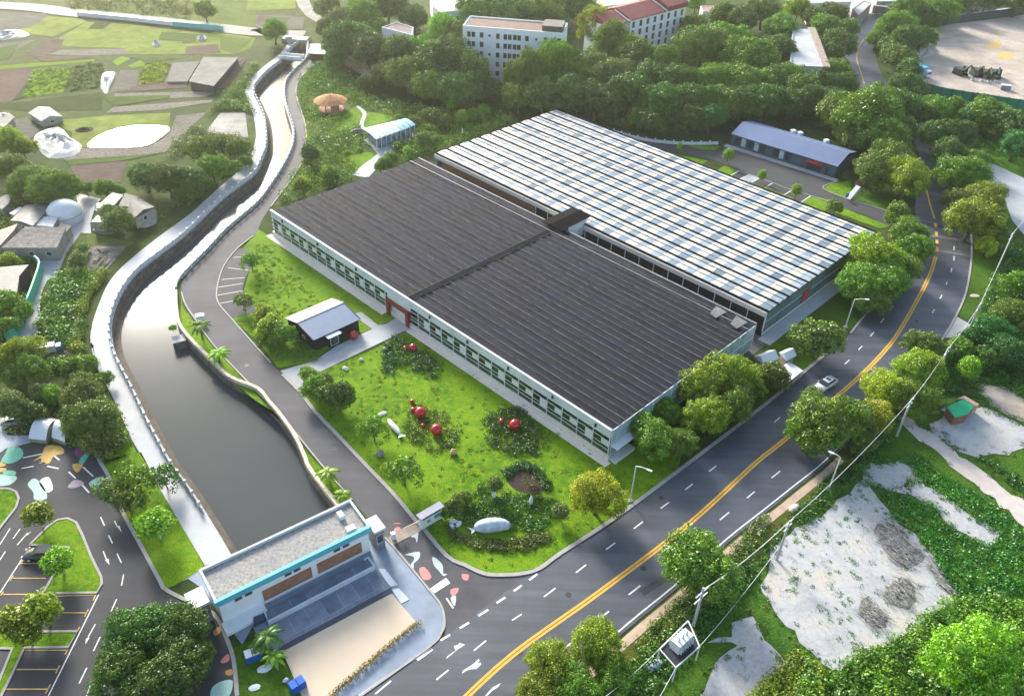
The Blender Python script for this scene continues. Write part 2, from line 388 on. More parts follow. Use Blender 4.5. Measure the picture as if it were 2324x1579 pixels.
# markings
wp, yp = M['white_paint'], M['yellow_paint']
cl = smooth(WP('t12 1250,1760 t22 0,1302 600,870 1200,412 1650,2 t31 100,1425 480,1110 700,910 850,740 950,580 1050,400 1110,270 1140,170'), 5)
y = MB().ribbon(cl, .32, .075, off=.22).ribbon(cl, .32, .075, off=-.22); struct('yellow_centre_lines', y, yp)
y = MB()
for s in ('t31 1147,135 1147,105', 't31 1149,80 1149,55', 't31 1145,28 1145,0', 't30 1140,1545 1139,1520'): y.ribbon(WP(s), .6, .075)
c2 = smooth(WP('t30 1133,1490 1100,1385 1080,1305 1040,1200 1010,1100'), 4); y.ribbon(c2, .4, .075)
c3 = smooth(WP('t30 655,575 640,520 618,455 603,400 610,345 630,300 660,262 700,232'), 5); y.ribbon(c3, .3, .075)
struct('yellow_centre_lines', y, yp)
def dashes(s, wd=.2, z=.075):
    mb = MB()
    for d in s.split('|'): mb.ribbon(WP(d), wd, z)
    return mb
d = dashes('t22 0,1065 66,1022|t22 217,905 295,846|t22 435,740 504,687|t22 640,583 702,538|t22 828,442 890,394|t22 1012,303 1068,262|t22 1178,177 1230,137|t22 1341,52 1390,15|t31 42,1295 82,1263|t31 178,1192 218,1158|t31 522,900 553,872|t31 615,804 640,777|t31 695,711 720,683|t31 767,617 790,588|t31 832,530 850,503|t31 936,356 948,332|'
           't22 355,1256 420,1205|t22 608,1042 660,1003|t22 794,891 873,828|t22 1249,522 1296,480|t22 1414,382 1477,330|t22 1597,234 1651,190|t32 24,97 82,50|t31 1117,553 1132,528|t31 1170,455 1182,430|t31 1210,362 1218,342|t31 1245,275 1250,248|t31 1264,195 1265,165|t31 1264,125 1266,98|t12 1483,1270 1566,1202|t12 1228,1468 1310,1402|t12 812,1565 920,1475', .2)
struct('white_lane_dashes', d, wp)
d = dashes('t12 1255,1201 1320,1163|t12 1386,1118 1450,1080|t12 1513,1034 1580,992|t12 1637,947 1697,908|t22 12,866 65,828|t22 117,791 172,749', .3)
struct('white_lane_dashes', d, wp)
d = MB().ribbon(offset(road_lo, .55)[1:29], .2, .075); struct('white_edge_line', d, wp)
d = MB().ribbon(WP('t12 700,1579 960,1400 1195,1255', 0), .22, .075).ribbon(WP('t12 1097,1335 1200,1260'), .35, .075); struct('white_edge_line', d, wp)
def marks(name, s, mat, z=.075):
    mb = MB()
    for q in s.split('|'):
        p = WP(q)
        if 'painted' in name: p = smooth(p, 3, True)
        mb.poly(p, z)
    return struct(name, mb, mat)
marks('road_arrows', 't12 1295,1327 1300,1310 1360,1268 1350,1250 1345,1240 1378,1228 1383,1217 1423,1230 1400,1245 1372,1262|t12 1400,1427 1410,1405 1480,1360 1515,1325 1522,1338 1500,1360 1530,1350 1532,1365 1500,1395 1455,1398 1430,1408|t12 1558,1579 1610,1520 1665,1490 1650,1515 1605,1545 1572,1579', wp)
marks('stop_line', 't12 1183,850 1293,775 1322,812 1212,882', wp)

sheet('parking_bays', 't01 1625,112 1700,130 1742,170 1700,262 1662,330 1650,395 1720,470 1742,545 1580,590 1490,490 1475,400 1520,240', .048, M['asphalt3'])
struct('parking_lines', dashes('t01 1590,175 1680,170|t01 1550,245 1690,262|t01 1510,325 1665,312|t01 1485,378 1655,352|t01 1480,432 1650,402|t01 1500,486 1690,455', .13), wp)

sheet('pale_yard', 't30 1450,1130 1500,1100 1742,1215 2100,1400 2100,1900 1742,1600 1660,1500 1600,1330 1480,1240', .055, M['conc_white'])

marks('road_patch', 't31 1085,40 1380,75 1380,135 1090,95|t30 1000,1500 1290,1560 1290,1579 1000,1520|t22 860,860 1060,740 1090,775 900,900', plain('dark_road_patch', (.040, .042, .048), .7, var=.25, scale=1), .068)
marks('road_patch', 't31 1075,105 1380,160 1380,172 1070,120|t31 1080,15 1380,60 1380,70 1080,28', plain('pale_road_seam', (.14, .125, .11), .8, var=.3, scale=1), .0715)
mh = MB()
for x, y in ((1290, 1350), (1500, 1130), (1640, 1120), (1850, 930), (2080, 730), (1180, 1480), (760, 1020), (560, 830), (250, 1220), (1460, 1290)):
    p = W(x, y, .0); mh.add([(p.x + .42 * cos(k * pi / 6), p.y + .42 * sin(k * pi / 6), .074) for k in range(12)], [tuple(range(12))])
struct('manhole_covers', mh, plain('cast_iron', (.03, .03, .03), .6, var=.4, scale=4))
# ------------------------------------------------------------ the two greenhouses
GA = W(620, 478, 6.1); GU = Vector((.7202098, -.69375633, 0)); GV = Vector((.69375633, .7202098, 0))
def F(u, v, z): return Vector((GA.x, GA.y, 0)) + GU * u + GV * v + Vector((0, 0, z))
def fbox(mb, u0, u1, v0, v1, z0, z1, mi=0):
    vs = [F(u0, v0, z0), F(u1, v0, z0), F(u1, v1, z0), F(u0, v1, z0), F(u0, v0, z1), F(u1, v0, z1), F(u1, v1, z1), F(u0, v1, z1)]
    return mb.add(vs, [(3, 2, 1, 0), (4, 5, 6, 7), (0, 1, 5, 4), (1, 2, 6, 5), (2, 3, 7, 6), (3, 0, 4, 7)], mi)
GL, GW = 93.9, 40.1
ang = atan2(GU.y, GU.x)
# dark shade net
m = NT('shade_net'); m.rough(.8); m.b.inputs['Specular IOR Level'].default_value = .12
v1 = m.mapped((.12, 1.6, 1), -ang); v2 = m.mapped((1.3, .25, 1), -ang); v3 = m.mapped((.25, .5, 1), -ang)
c = m.ramp(m.noise(1, 5, .7, vec=v1), [(.25, (.006, .008, .014)), (.6, (.013, .015, .023)), (.8, (.027, .029, .038))])
c = m.mix(.6, c, m.ramp(m.noise(1, 4, .6, vec=v2), [(.3, .55), (.7, 1.5)]), 'MULTIPLY')
c = m.mix(m.ramp(m.noise(.35, 3, .5, vec=v3), [(.42, 0.0), (.58, .75)]), c, (.010, .014, .030))
m.color(c); m.bump(m.noise(1, 5, .75, vec=m.mapped((2.2, 2.8, 1), -ang)), .16, .9); M['net'] = m.mat
M['wire'] = plain('galvanised_wire', (.30, .26, .21), .8, var=.75, scale=.5, spec=.1)
def glassy(name, a_, b_, scale=.5, rough=.15):
    m = NT(name); m.rough(rough); m.b.inputs['Specular IOR Level'].default_value = .6
    m.color(m.ramp(m.noise(scale, 5, .7), [(.35, a_), (.65, b_)])); return m.mat
M['greenpane'] = glassy('green_tinted_glass', (.010, .025, .010), (.045, .09, .035), .9)
M['endglass'] = glassy('hazy_side_glass', (.18, .26, .27), (.42, .52, .55), .25)
M['fascia'] = plain('translucent_fascia', (.56, .60, .62), .5, var=.2, scale=.25)
M['cream'] = plain('cream_concrete', (.66, .60, .52), .8, var=.1, scale=.5)
M['redframe'] = plain('red_steel', (.22, .035, .02), .5)
gh = thing('greenhouse', 'large greenhouse under a black shade net with a dark green and white window wall', 'greenhouse', F(0, 0, 0))
rng = random.Random(3)
nb = 26; wv = [GW * i / nb for i in range(nb + 1)]
def sag(u, v):
    k = (v / GW * nb) % 1
    return -.22 * sin(pi * k) * (.6 + .4 * sin(u * .23 + int(v / GW * nb) * 2.1)) + .05 * sin(u * 1.7 + v * 3.1)
mb = MB(); NU = 120; NVv = nb * 5; vs = []
for i in range(NU + 1):
    for j in range(NVv + 1):
        u, v = GL * i / NU, GW * j / NVv; vs.append(F(u, v, 6.1 + sag(u, v)))
fs = [(i * (NVv + 1) + j, (i + 1) * (NVv + 1) + j, (i + 1) * (NVv + 1) + j + 1, i * (NVv + 1) + j + 1) for i in range(NU) for j in range(NVv)]
mb.add(vs, fs); mb.build('shade_net', M['net'], gh, True)
for j, v in enumerate(wv[:-1]):
    if j == 0: continue
    w_ = MB(); rr = .035 if j % 2 else .055
    u0 = rng.uniform(0, 4); w_.tube([F(u0 + (GL - u0) * k / 30, v + rng.uniform(-.04, .04), 6.13 + rng.uniform(-.02, .02)) for k in range(31)], rr, 4)
    w_.build('roof_wire', M['wire'], gh)
M['gutter0'] = plain('black_net_seam', (.010, .010, .013), .9, spec=.05, var=.3)
for u in (45.9,):
    w_ = MB(); fbox(w_, u - .55, u + .55, .3, GW, 6.0, 6.2); w_.build('cross_walkway', M['gutter0'], gh)
    for du in (-.75, .75):
        w_ = MB().tube([F(u + du + rng.uniform(-.05, .05), GW * k / 20, 6.2) for k in range(21)], .05, 4); w_.build('roof_wire', M['wire'], gh)
w_ = MB(); fbox(w_, 0, GL, 37.3, 37.75, 6.05, 6.32); w_.build('ventilation_duct', plain('duct_grey', (.07, .07, .08), .6, var=.5, scale=.4), gh)
M['torn'] = plain('torn_grey_sheet', (.12, .125, .13), .7, var=.5, scale=.8)
for a_, b_ in ((86.5, 88), (90.8, 92.4)):
    w_ = MB().add([F(a_, 36.6, 6.3), F(b_, 36.2, 6.25), F(b_ + .4, 39, 6.5), F(a_ - .6, 39.4, 6.45)], [(0, 1, 2, 3)]); w_.build('torn_sheet', M['torn'], gh)
# front wall
fw = MB()
fbox(fw, -.8, GL + .3, -.6, -.2, 0, 1.0); fw.build('plinth', M['cream'], gh)
fw = MB(); fbox(fw, -.6, GL + .1, -.35, -.15, 4.55, 6.15); fw.build('eave_panel', M['fascia'], gh)
fw = MB(); fbox(fw, -.6, GL + .1, -.45, -.1, 6.0, 6.2); fw.build('eave_rail', M['white'], gh)
rail = MB()
for z in (1.0, 1.95, 2.65, 3.75, 4.55): fbox(rail, -.5, 39.5, -.42, -.3, z - .05, z + .05); fbox(rail, 46.3, GL, -.42, -.3, z - .05, z + .05)
rail.build('window_rail', M['white'], gh)
nbay = 29; bw = GL / nbay
for i in range(nbay + 1): pm = MB(); fbox(pm, i * bw - .06, i * bw + .06, -.46, -.28, .9, 4.6); pm.build('wall_post', M['white'], gh)
for i in range(nbay):
    u0 = i * bw
    if u0 + bw > 40.2 and u0 < 45.8: continue
    for (z0, z1) in ((1.02, 2.62), (2.7, 3.75), (3.8, 4.55)):
        if z0 == 2.7:
            w_ = MB(); fbox(w_, u0 + .1, u0 + bw * .55, -.38, -.2, z0, z1 - .02); w_.build('window_pane', M['greenpane'], gh)
            w_ = MB(); fbox(w_, u0 + bw * .52, u0 + bw - .05, -.44, -.2, z0 - (.0 if i % 3 else .7), z1 + .05); w_.build('white_panel', M['white'], gh)
        else:
            if len([o for o in gh.children if o.name.startswith('window_pane')]) < 96:
                w_ = MB(); fbox(w_, u0 + .1, u0 + bw - .05, -.38, -.2, z0, z1); w_.build('window_pane', M['greenpane'], gh)
w_ = MB(); fbox(w_, 39.6, 40.5, -.9, -.15, 0, 3.4); fbox(w_, 45.3, 46.2, -.9, -.15, 0, 3.4); fbox(w_, 39.6, 46.2, -.95, -.15, 2.8, 3.45)
w_.build('door_frame', M['redframe'], gh)
w_ = MB(); fbox(w_, 40.5, 45.3, -.3, -.2, 0, 2.8); w_.build('door', M['white'], gh)
w_ = MB(); fbox(w_, 39.5, 46.3, -.35, -.2, 3.45, 4.55); w_.build('lintel_panel', M['white'], gh)
# ends and back
w_ = MB(); fbox(w_, GL - .1, GL + .05, 0, GW, .5, 5.9); w_.build('end_wall', M['endglass'], gh)
w_ = MB()
for k in range(9): fbox(w_, GL + .02, GL + .16, k * GW / 8 - .06, k * GW / 8 + .06, .4, 6.0)
for z in (.6, 3.2, 5.95): fbox(w_, GL + .04, GL + .14, -.3, GW, z - .07, z + .07)
w_.build('end_frame', M['white'], gh)
w_ = MB(); fbox(w_, GL + .2, GL + 1.6, -.3, 4.5, 0, .5); w_.build('porch_base', M['white'], gh)
w_ = MB(); fbox(w_, GL + .2, GL + 1.6, -.3, 4.5, 3.0, 3.15); w_.build('porch_roof', M['white'], gh)
w_ = MB(); fbox(w_, -.1, .05, 0, GW, 0, 5.9); fbox(w_, 0, GL, GW - .1, GW, 0, 6.05); w_.build('rear_wall', M['dark'], gh)
w_ = MB(); fbox(w_, -.2, GL, GW + .05, GW + .5, 5.9, 6.15); w_.build('rear_gutter', plain('old_gutter', (.12, .12, .13), .6, var=.4), gh)
for u in (4, 17, 30, 52, 62, 72, 82, 91):
    w_ = MB(); fbox(w_, u - .12, u + .12, -.6, -.35, 5.0, 5.6); w_.build('wall_lamp', M['dark'], gh)
# plinth path
struct('greenhouse_path', MB().add([F(-1.5, -1.9, .05), F(39.3, -1.9, .05), F(39.3, -.6, .05), F(-1.5, -.6, .05)], [(0, 1, 2, 3)]).add([F(46.6, -1.9, .05), F(GL + .9, -1.9, .05), F(GL + .9, -.6, .05), F(46.6, -.6, .05)], [(0, 1, 2, 3)]), M['cream'])
struct('service_yard', MB().add([F(-1, 38, .05), F(95, 38, .05), F(95, 48, .05), F(-1, 48, .05)], [(0, 1, 2, 3)]), plain('dark_paving', (.09, .09, .09), .8, var=.4))
struct('greenhouse_path', MB().add([F(93, 44.5, .07), F(95.6, 44.5, .07), F(95.6, 92, .07), F(93, 92, .07)], [(0, 1, 2, 3)]), M['conc_white'])

# white greenhouse : eleven spans
g2 = thing('greenhouse', 'large greenhouse with a white sawtooth roof of screens and pale panes', 'greenhouse', F(0, 46, 0))
V0, V1, U0, U1 = 46.3, 90.4, -.6, 92.8
m = NT('white_screen'); m.rough(.45)
vv = m.mapped((.30, .9, 1), -ang)
gsc = m.n('ShaderNodeNewGeometry').outputs['Random Per Island']
c = m.ramp(gsc, [(.1, (.30, .31, .32)), (.5, (.42, .43, .43)), (.9, (.52, .52, .51))])
c = m.mix(m.ramp(m.noise(1.0, 6, .75, vec=m.mapped((.7, 1.2, 1), -ang), dist=1.2), [(.40, .75), (.47, 0.0)]), c, (.15, .165, .18))
m.color(c); m.bump(m.noise(2.5, 4, .7, vec=m.mapped((.5, 1, 1), -ang)), .12, .8); M['screen'] = m.mat
m = NT('cream_screen'); m.rough(.5); m.color(m.ramp(m.noise(.5, 5), [(.3, (.47, .44, .37)), (.7, (.60, .57, .49))])); M['creamscreen'] = m.mat
m = NT('pale_glass_pane'); m.rough(.25); m.b.inputs['Specular IOR Level'].default_value = .4
c = m.ramp(m.n('ShaderNodeNewGeometry').outputs['Random Per Island'], [(0, (.12, .16, .20)), (.5, (.20, .26, .31)), (1, (.33, .39, .43))])
c = m.mix(.5, c, m.ramp(m.noise(.8, 5, .7, dist=1.0), [(.3, .7), (.7, 1.5)]), 'MULTIPLY'); m.color(c); M['paleglass'] = m.mat
NS = 12; sw = (V1 - V0) / NS; npan = 44; pw = (U1 - U0) / npan
for s_ in range(NS):
    va, vm_, vb = V0 + s_ * sw + .22, V0 + (s_ + .5) * sw, V0 + (s_ + 1) * sw - .22
    ms = [MB(), MB(), MB()]
    for i in range(npan):
        ua, ub = U0 + i * pw, U0 + (i + 1) * pw
        for (p0, p1, z0, z1) in ((va, vm_, 5.42, 5.62), (vm_, vb, 5.62, 5.42)):
            fr = (i + .5) / npan; cream = i % 2 == 0
            full = rng.random() < (.80 - fr * 1.7 - .015 * (NS - s_))
            if full: k = 0
            elif cream: k = 1
            else: k = 2 if rng.random() < .92 else 0
            if k == 2:
                ms[1 if fr > .4 else 0].add([F(ua, p0, z0), F(ub, p0, z0), F(ub, p1, z1), F(ua, p1, z1)], [(0, 1, 2, 3)])
                e1, e2 = .14 + rng.uniform(0, .12), .10 + rng.uniform(0, .1); g_ = .06
                A_, B_, C_, D_ = [F(ua - .3 + a_, p0 + (p1 - p0) * b_, z0 + (z1 - z0) * b_ + .03) for a_, b_ in ((e1 + .1, .08), (pw + .2 - e2, .06), (pw + .5 - e2, .92), (e1 + .3, .95))]
                ms[2].add([A_, B_, C_, D_], [(0, 1, 2, 3)])
            else:
                nn = 3
                for q in range(nn):
                    a0, a1 = ua + (ub - ua) * q / nn, ua + (ub - ua) * (q + 1) / nn; dz = rng.uniform(-.03, .06)
                    ms[k].add([F(a0, p0, z0), F(a1, p0, z0 + dz * .3), F(a1, p1, z1 + dz), F(a0, p1, z1)], [(0, 1, 2, 3)])
    al = MB()
    for k in range(3): al.add(ms[k].v, ms[k].f, k)
    al.build('roof_span', [M['screen'], M['creamscreen'], M['paleglass']], g2)
M['gutter'] = plain('dark_gutter', (.010, .009, .010), .9, spec=.05)
M['frame2'] = plain('grey_ridge', (.25, .26, .27), .6)
for s_ in range(NS + 1):
    v = V0 + s_ * sw; w_ = MB(); fbox(w_, U0 - .2, U1 + .2, v - .2, v + .2, 5.2, 5.60); w_.build('gutter', M['gutter'], g2)
for s_ in range(NS):
    w_ = MB(); v = V0 + (s_ + .5) * sw; fbox(w_, U0, U0 + 93.4, v - .05, v + .05, 5.60, 5.72); w_.build('ridge_cap', M['gutter'] if s_ % 2 else M['frame2'], g2)
w_ = MB(); fbox(w_, U0 - .1, U1, V0 - .55, V0 - .25, 4.3, 5.3); w_.build('eave_panel', M['cream'], g2)
w_ = MB(); fbox(w_, 2.0, 34, V0 - .35, V0 - .1, 1.2, 4.3); w_.build('cooling_pad', plain('brown_cooling_pad', (.24, .11, .06), .9, var=.25, scale=1), g2)
w_ = MB(); fbox(w_, 34, U1, V0 - .25, V0 - .1, 1.2, 4.3); w_.build('dark_opening', plain('dark_screen', (.02, .019, .017), .8), g2)
w_ = MB(); fbox(w_, U0, U1, V0 - .45, V0 - .1, 0, 1.2); w_.build('plinth', M['dark'], g2)
for k in range(17):
    u = 34 + (U1 - 34) * k / 16; w_ = MB(); fbox(w_, u - .06, u + .06, V0 - .5, V0 - .3, 1.2, 4.4); w_.build('wall_post', M['white'], g2)
M['sideglass'] = glassy('green_side_glass', (.07, .11, .10), (.14, .20, .18), .15, .2)
w_ = MB(); fbox(w_, U1 - .1, U1, V0 - .2, V1, .6, 5.3); w_.build('end_wall', M['sideglass'], g2)
w_ = MB(); w3 = MB()
for s_ in range(NS):   # gable triangles
    a_, b_, c_ = F(U1 + .02, V0 + s_ * sw + .2, 5.3), F(U1 + .02, V0 + (s_ + 1) * sw - .2, 5.3), F(U1 + .02, V0 + (s_ + .5) * sw, 5.6)
    w_.add([a_, b_, c_], [(0, 1, 2)])
    a_, b_, c_ = F(U0 - .02, V0 + s_ * sw + .2, 5.3), F(U0 - .02, V0 + (s_ + 1) * sw - .2, 5.3), F(U0 - .02, V0 + (s_ + .5) * sw, 5.6)
    w3.add([a_, b_, c_], [(0, 2, 1)])
w_.build('gable', M['paleglass'], g2); w3.build('gable', M['paleglass'], g2)
w_ = MB(); fbox(w_, U1 - .2, U1 + .1, V0 - .2, V1, 0, .6); fbox(w_, U1 - .05, U1 + .08, V0 - .3, V0 - .1, 0, 5.3); fbox(w_, U1 - .05, U1 + .05, V0, V1, 2.9, 3.0); w_.build('white_sill', M['white'], g2)
w_ = MB(); fbox(w_, U0 - .1, U0 + .02, V0, V1, 0, 5.3); fbox(w_, U0, U1, V1, V1 + .15, 0, 5.2); w_.build('rear_wall', M['fascia'], g2)
w_ = MB(); fbox(w_, U1 + .1, U1 + .3, 60, 62.6, 1.0, 3.4); w_.build('red_door', plain('faded_red', (.35, .06, .07), .6, var=.4, scale=1), g2)
# canopy between the two
t = thing('link_canopy', 'black canopy bridging the gap between the two big greenhouses', 'canopy', F(44.5, 41, 0))
w_ = MB().add([F(42.5, 38.5, 6.6), F(48.2, 38.5, 6.6), F(48.2, 47.8, 6.6), F(42.5, 47.8, 6.6), F(45.3, 38.2, 7.2), F(45.3, 48.1, 7.2)], [(0, 4, 5, 3), (4, 1, 2, 5), (0, 1, 4), (3, 5, 2)]); w_.build('canopy_roof', plain('black_sheet', (.008, .008, .010), .95, spec=.05, var=.4, scale=.8), t)
w_ = MB(); fbox(w_, 47.9, 48.1, 41, 46.8, 3, 6.5); fbox(w_, 42.6, 42.8, 41, 46.8, 3, 6.5); w_.build('side_sheet', M['fascia'], t)

# ------------------------------------------------------------ window helper
M['pane'] = glassy('window_glass', (.02, .025, .03), (.06, .07, .08), 1.5, .1)
M['frame'] = plain('window_frame', (.55, .57, .60), .5)
def window(par, c, d, n, w_, h_, fr=.08, mat=None, mf=None):
    """c centre on the wall, d unit vector along the wall, n outward"""
    z = Vector((0, 0, 1)); mb = MB()
    for sx in (-1, 1): mb.bar(c + d * sx * (w_ / 2) - z * (h_ / 2 + fr / 2) + n * .04, c + d * sx * (w_ / 2) + z * (h_ / 2 + fr / 2) + n * .04, fr, .1)
    for sz in (-1, 1): mb.bar(c - d * (w_ / 2 - fr / 2) + z * sz * h_ / 2 + n * .04, c + d * (w_ / 2 - fr / 2) + z * sz * h_ / 2 + n * .04, .1, fr)
    f = mb.build('window', mf or M['frame'], par)
    p = MB()
    a_, b_ = c - d * w_ / 2, c + d * w_ / 2
    p.add([a_ - z * h_ / 2 + n * .05, b_ - z * h_ / 2 + n * .05, b_ + z * h_ / 2 + n * .05, a_ + z * h_ / 2 + n * .05], [(0, 1, 2, 3)])
    q = p.build('pane', mat or M['pane'], par); q.parent = f
    return f
# ------------------------------------------------------------ long blue shed
A_, B_ = Vector((57.6, 214.1, 0)), Vector((81.0, 195.0, 0)); LU = (B_ - A_).normalized(); LN = Vector((LU.y, -LU.x, 0)); LV = -LN
if LN.y > 0: LN, LV = LV, LN
LLn = (B_ - A_).length; RW = 6.2
def S_(u, v, z): return A_ + LU * u + LV * v + Vector((0, 0, z))
sh = thing('long_shed', 'long grey shed with a smooth blue metal roof and a red awning', 'shed', A_)
dep = 2 * RW
M['bluewall'] = plain('slate_wall', (.065, .085, .115), .7, var=.15, scale=.4)
m = NT('blue_metal_roof'); m.rough(.6); m.b.inputs['Specular IOR Level'].default_value = .2; m.b.inputs['Metallic'].default_value = .2
c = m.ramp(m.noise(.2, 4), [(.3, (.105, .145, .25)), (.7, (.13, .17, .28))]); m.color(c)
wv_ = m.n('ShaderNodeTexWave'); wv_.inputs['Scale'].default_value = .9; m.l(m.mapped((1, 1, 1), -atan2(LU.y, LU.x)), wv_.inputs[0]); m.bump(wv_.outputs['Fac'], .05, .5); M['blueroof'] = m.mat
w_ = MB().prism([S_(.3, .4, 0), S_(LLn - .3, .4, 0), S_(LLn - .3, dep - .4, 0), S_(.3, dep - .4, 0)], 0, 3.3); wl = w_.build('wall', M['bluewall'], sh)
w_ = MB()
for u in (.3, LLn - .3): w_.add([S_(u, .4, 3.3), S_(u, dep - .4, 3.3), S_(u, RW, 4.85)], [(0, 1, 2)])
w_.build('gable', plain('dark_slate', (.02, .028, .045), .7), sh)
w_ = MB().add([S_(0, -.1, 3.35), S_(LLn, -.1, 3.35), S_(LLn, RW, 5.0), S_(0, RW, 5.0), S_(LLn, dep + .1, 3.35), S_(0, dep + .1, 3.35)], [(0, 1, 2, 3), (3, 2, 4, 5)])
w_.add([S_(0, -.1, 3.25), S_(LLn, -.1, 3.25), S_(LLn, -.1, 3.35), S_(0, -.1, 3.35)], [(0, 1, 2, 3)]); w_.build('roof', M['blueroof'], sh)
darkw = plain('dark_slate_panel', (.022, .03, .045), .6)
tt = [2.0, 4.1, 6.2, 8.3, 10.4, 12.4, 14.4, 16.4, 18.3]
kinds = [0, 1, 0, 1, 0, 2, 0, 1, 0]
for x_, k in zip([2.0, 3.9, 5.9, 7.7, 9.6, 11.4, 13.3, 15.0, 16.9], kinds):
    window(sh, S_(x_, .4, 1.75), LU, LN, 1.7 if k == 0 else 1.3, 2.3, .06, [darkw, glassy('sky_glass', (.25, .33, .40), (.5, .55, .58), .6), M['bluewall']][k], M['bluewall'])
w_ = MB(); w_.add([S_(22, .35, 2.75), S_(26.3, .35, 2.75), S_(26.3, -.5, 2.35), S_(22, -.5, 2.35), S_(22, .35, 2.3), S_(26.3, .35, 2.3)], [(0, 3, 2, 1), (3, 0, 4), (2, 5, 1)]); w_.build('awning', plain('red_awning', (.45, .04, .03), .6), sh)
window(sh, S_(24.2, .4, 1.2), LU, LN, 4.0, 2.2, .08, darkw, M['bluewall']); window(sh, S_(27.6, .4, 1.2), LU, LN, .9, 2.0, .06, darkw, M['bluewall'])
for u in (12, 14, 21.5):
    w_ = MB().box(S_(u, dep + .6, 2.9), (1.2, 1.2, 2.2), .3); tag(w_.build('rooftop_unit', M['white']), {12: 'white tank standing behind the long blue shed, leftmost of three', 14: 'white tank in the middle of three behind the blue shed', 21.5: 'white cabinet behind the long blue shed, rightmost of three'}[u], 'water tank')
sheet('shed_yard', 'tO 0,585 110,575 210,490 380,560 600,640 920,745 1240,850 1600,970 1500,990 1395,1060 1720,1200 1790,1215 2211,1340 2300,1500 t. 2090,500 2050,470 t30 830,1540 520,1410 tO 1090,1250 880,1150 490,990 330,960 210,905 340,830 120,740 0,700 t20 1320,1080 1100,1030 830,970 690,920 800,930 1200,1000 1400,1030', .045, M['asphalt3'], 0)
struct('shed_apron', MB().ribbon([S_(-.8, -.75, 0), S_(LLn + 1, -.75, 0)], 2.0, .08), M['concrete'])
for s in ('tO 1120,1245 1240,1150 1620,1230 1560,1290 1400,1345 1100,1270', 'tO 0,860 150,770 340,830 210,900 120,880', 'tO 1395,1060 1500,990 1740,960 1760,1120 1700,1190', 't20 900,1005 1330,1095 1270,1140', 't20 1170,990 1420,1000 1380,1025 1300,1020', 't31 -100,-20 0,-100 240,-20 420,100 300,60'):
    sheet('lawn', s, .05, M['lawn'])
sheet('lawn', 't30 480,1405 830,1540 770,1560 600,1500 440,1440', .07, M['lawn'])
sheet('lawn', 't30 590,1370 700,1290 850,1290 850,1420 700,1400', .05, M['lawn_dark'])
struct('hedge_strip', MB().strip(WP('tO 100,890 300,980 600,1060 900,1180 1090,1270'), 1.4, 0, .5), M['lawn'])
d = MB()
for q in ('tO 330,840 210,905', 'tO 470,880 330,945', 'tO 590,930 480,990', 'tO 760,990 640,1060', 'tO 1000,1080 890,1150', 'tO 1240,1150 1100,1245'): d.ribbon(WP(q), .25, .075)
struct('parking_lines', d, wp)
sheet('parking_bay_paving', 'tO 470,880 600,920 480,990 330,945', .07, M['conc_white'])
kerb('tO 330,840 460,880 760,990 1000,1080 1240,1150 1490,1230', .3)
kerb('tO 1600,970 1500,990 1395,1060 1720,1195', .3)
kerb('tO 1790,1215 2211,1340', .3)

# ------------------------------------------------------------ small dark shed by the path
K = [Vector((-41.7, 122.0, 0)), Vector((-34.4, 129.1, 0)), Vector((-28.3, 122.2, 0)), Vector((-35.1, 115.5, 0))]
ku = (K[1] - K[0]).normalized(); kv = (K[3] - K[0]).normalized(); kL = 10.0; kD = 9.2
def Q_(u, v, z): return K[0] + ku * u + kv * v + Vector((0, 0, z))
ks = thing('garden_shed', 'small black shed with a gabled roof, one slope cream and one grey blue', 'shed', K[0])
blk = plain('black_wall', (.018, .018, .02), .6)
MB().prism([Q_(.3, .3, 0), Q_(kL - .3, .3, 0), Q_(kL - .3, kD - .3, 0), Q_(.3, kD - .3, 0)], 0, 2.55).build('wall', blk, ks)
w_ = MB()
for u in (.3, kL - .3): w_.add([Q_(u, .3, 2.55), Q_(u, kD - .3, 2.55), Q_(u, kD * .45, 3.55)], [(0, 1, 2)])
w_.build('gable', blk, ks)
rm = kD * .45
gr = plain('grey_metal_roof', (.19, .23, .31), .4, var=.06, spec=.5)
MB().add([Q_(0, 0, 2.6), Q_(kL, 0, 2.6), Q_(kL, rm, 3.7), Q_(0, rm, 3.7)], [(0, 1, 2, 3)]).build('roof_slope', gr, ks)
MB().add([Q_(0, rm, 3.7), Q_(kL, rm, 3.7), Q_(kL, kD, 2.6), Q_(0, kD, 2.6)], [(0, 1, 2, 3)]).build('roof_slope', gr, ks)
w_ = MB().bar(Q_(0, rm, 3.72), Q_(kL, rm, 3.72), .2, .08)
for u in (0, kL): w_.bar(Q_(u, 0, 2.6), Q_(u, rm, 3.7), .12, .15); w_.bar(Q_(u, rm, 3.7), Q_(u, kD, 2.6), .12, .15)
w_.build('roof_trim', M['dark'], ks)
MB().prism([Q_(2.6, kD - .3, 0), Q_(5.0, kD - .3, 0), Q_(5.0, kD + .6, 0), Q_(2.6, kD + .6, 0)], 0, 2.2).build('porch', blk, ks)
MB().prism([Q_(2.4, kD - .1, 0), Q_(5.2, kD - .1, 0), Q_(5.2, kD + 1.0, 0), Q_(2.4, kD + 1.0, 0)], 2.25, 2.35, bottom=True).build('porch_roof', M['white'], ks)
window(ks, Q_(3.8, kD + .6, 1.1), ku, kv, 1.6, 1.7)
window(ks, Q_(.3, 5.4, 1.2), -kv, -ku, .9, .6)
# paths to the shed and the greenhouse door
sheet('garden_path', 't11 165,945 400,875 550,775 790,660 700,595 680,550 720,545 830,635 880,628 955,585 1070,610 1075,660 1000,680 430,955 330,1010 310,1080 230,1000', .065, M['concrete'])
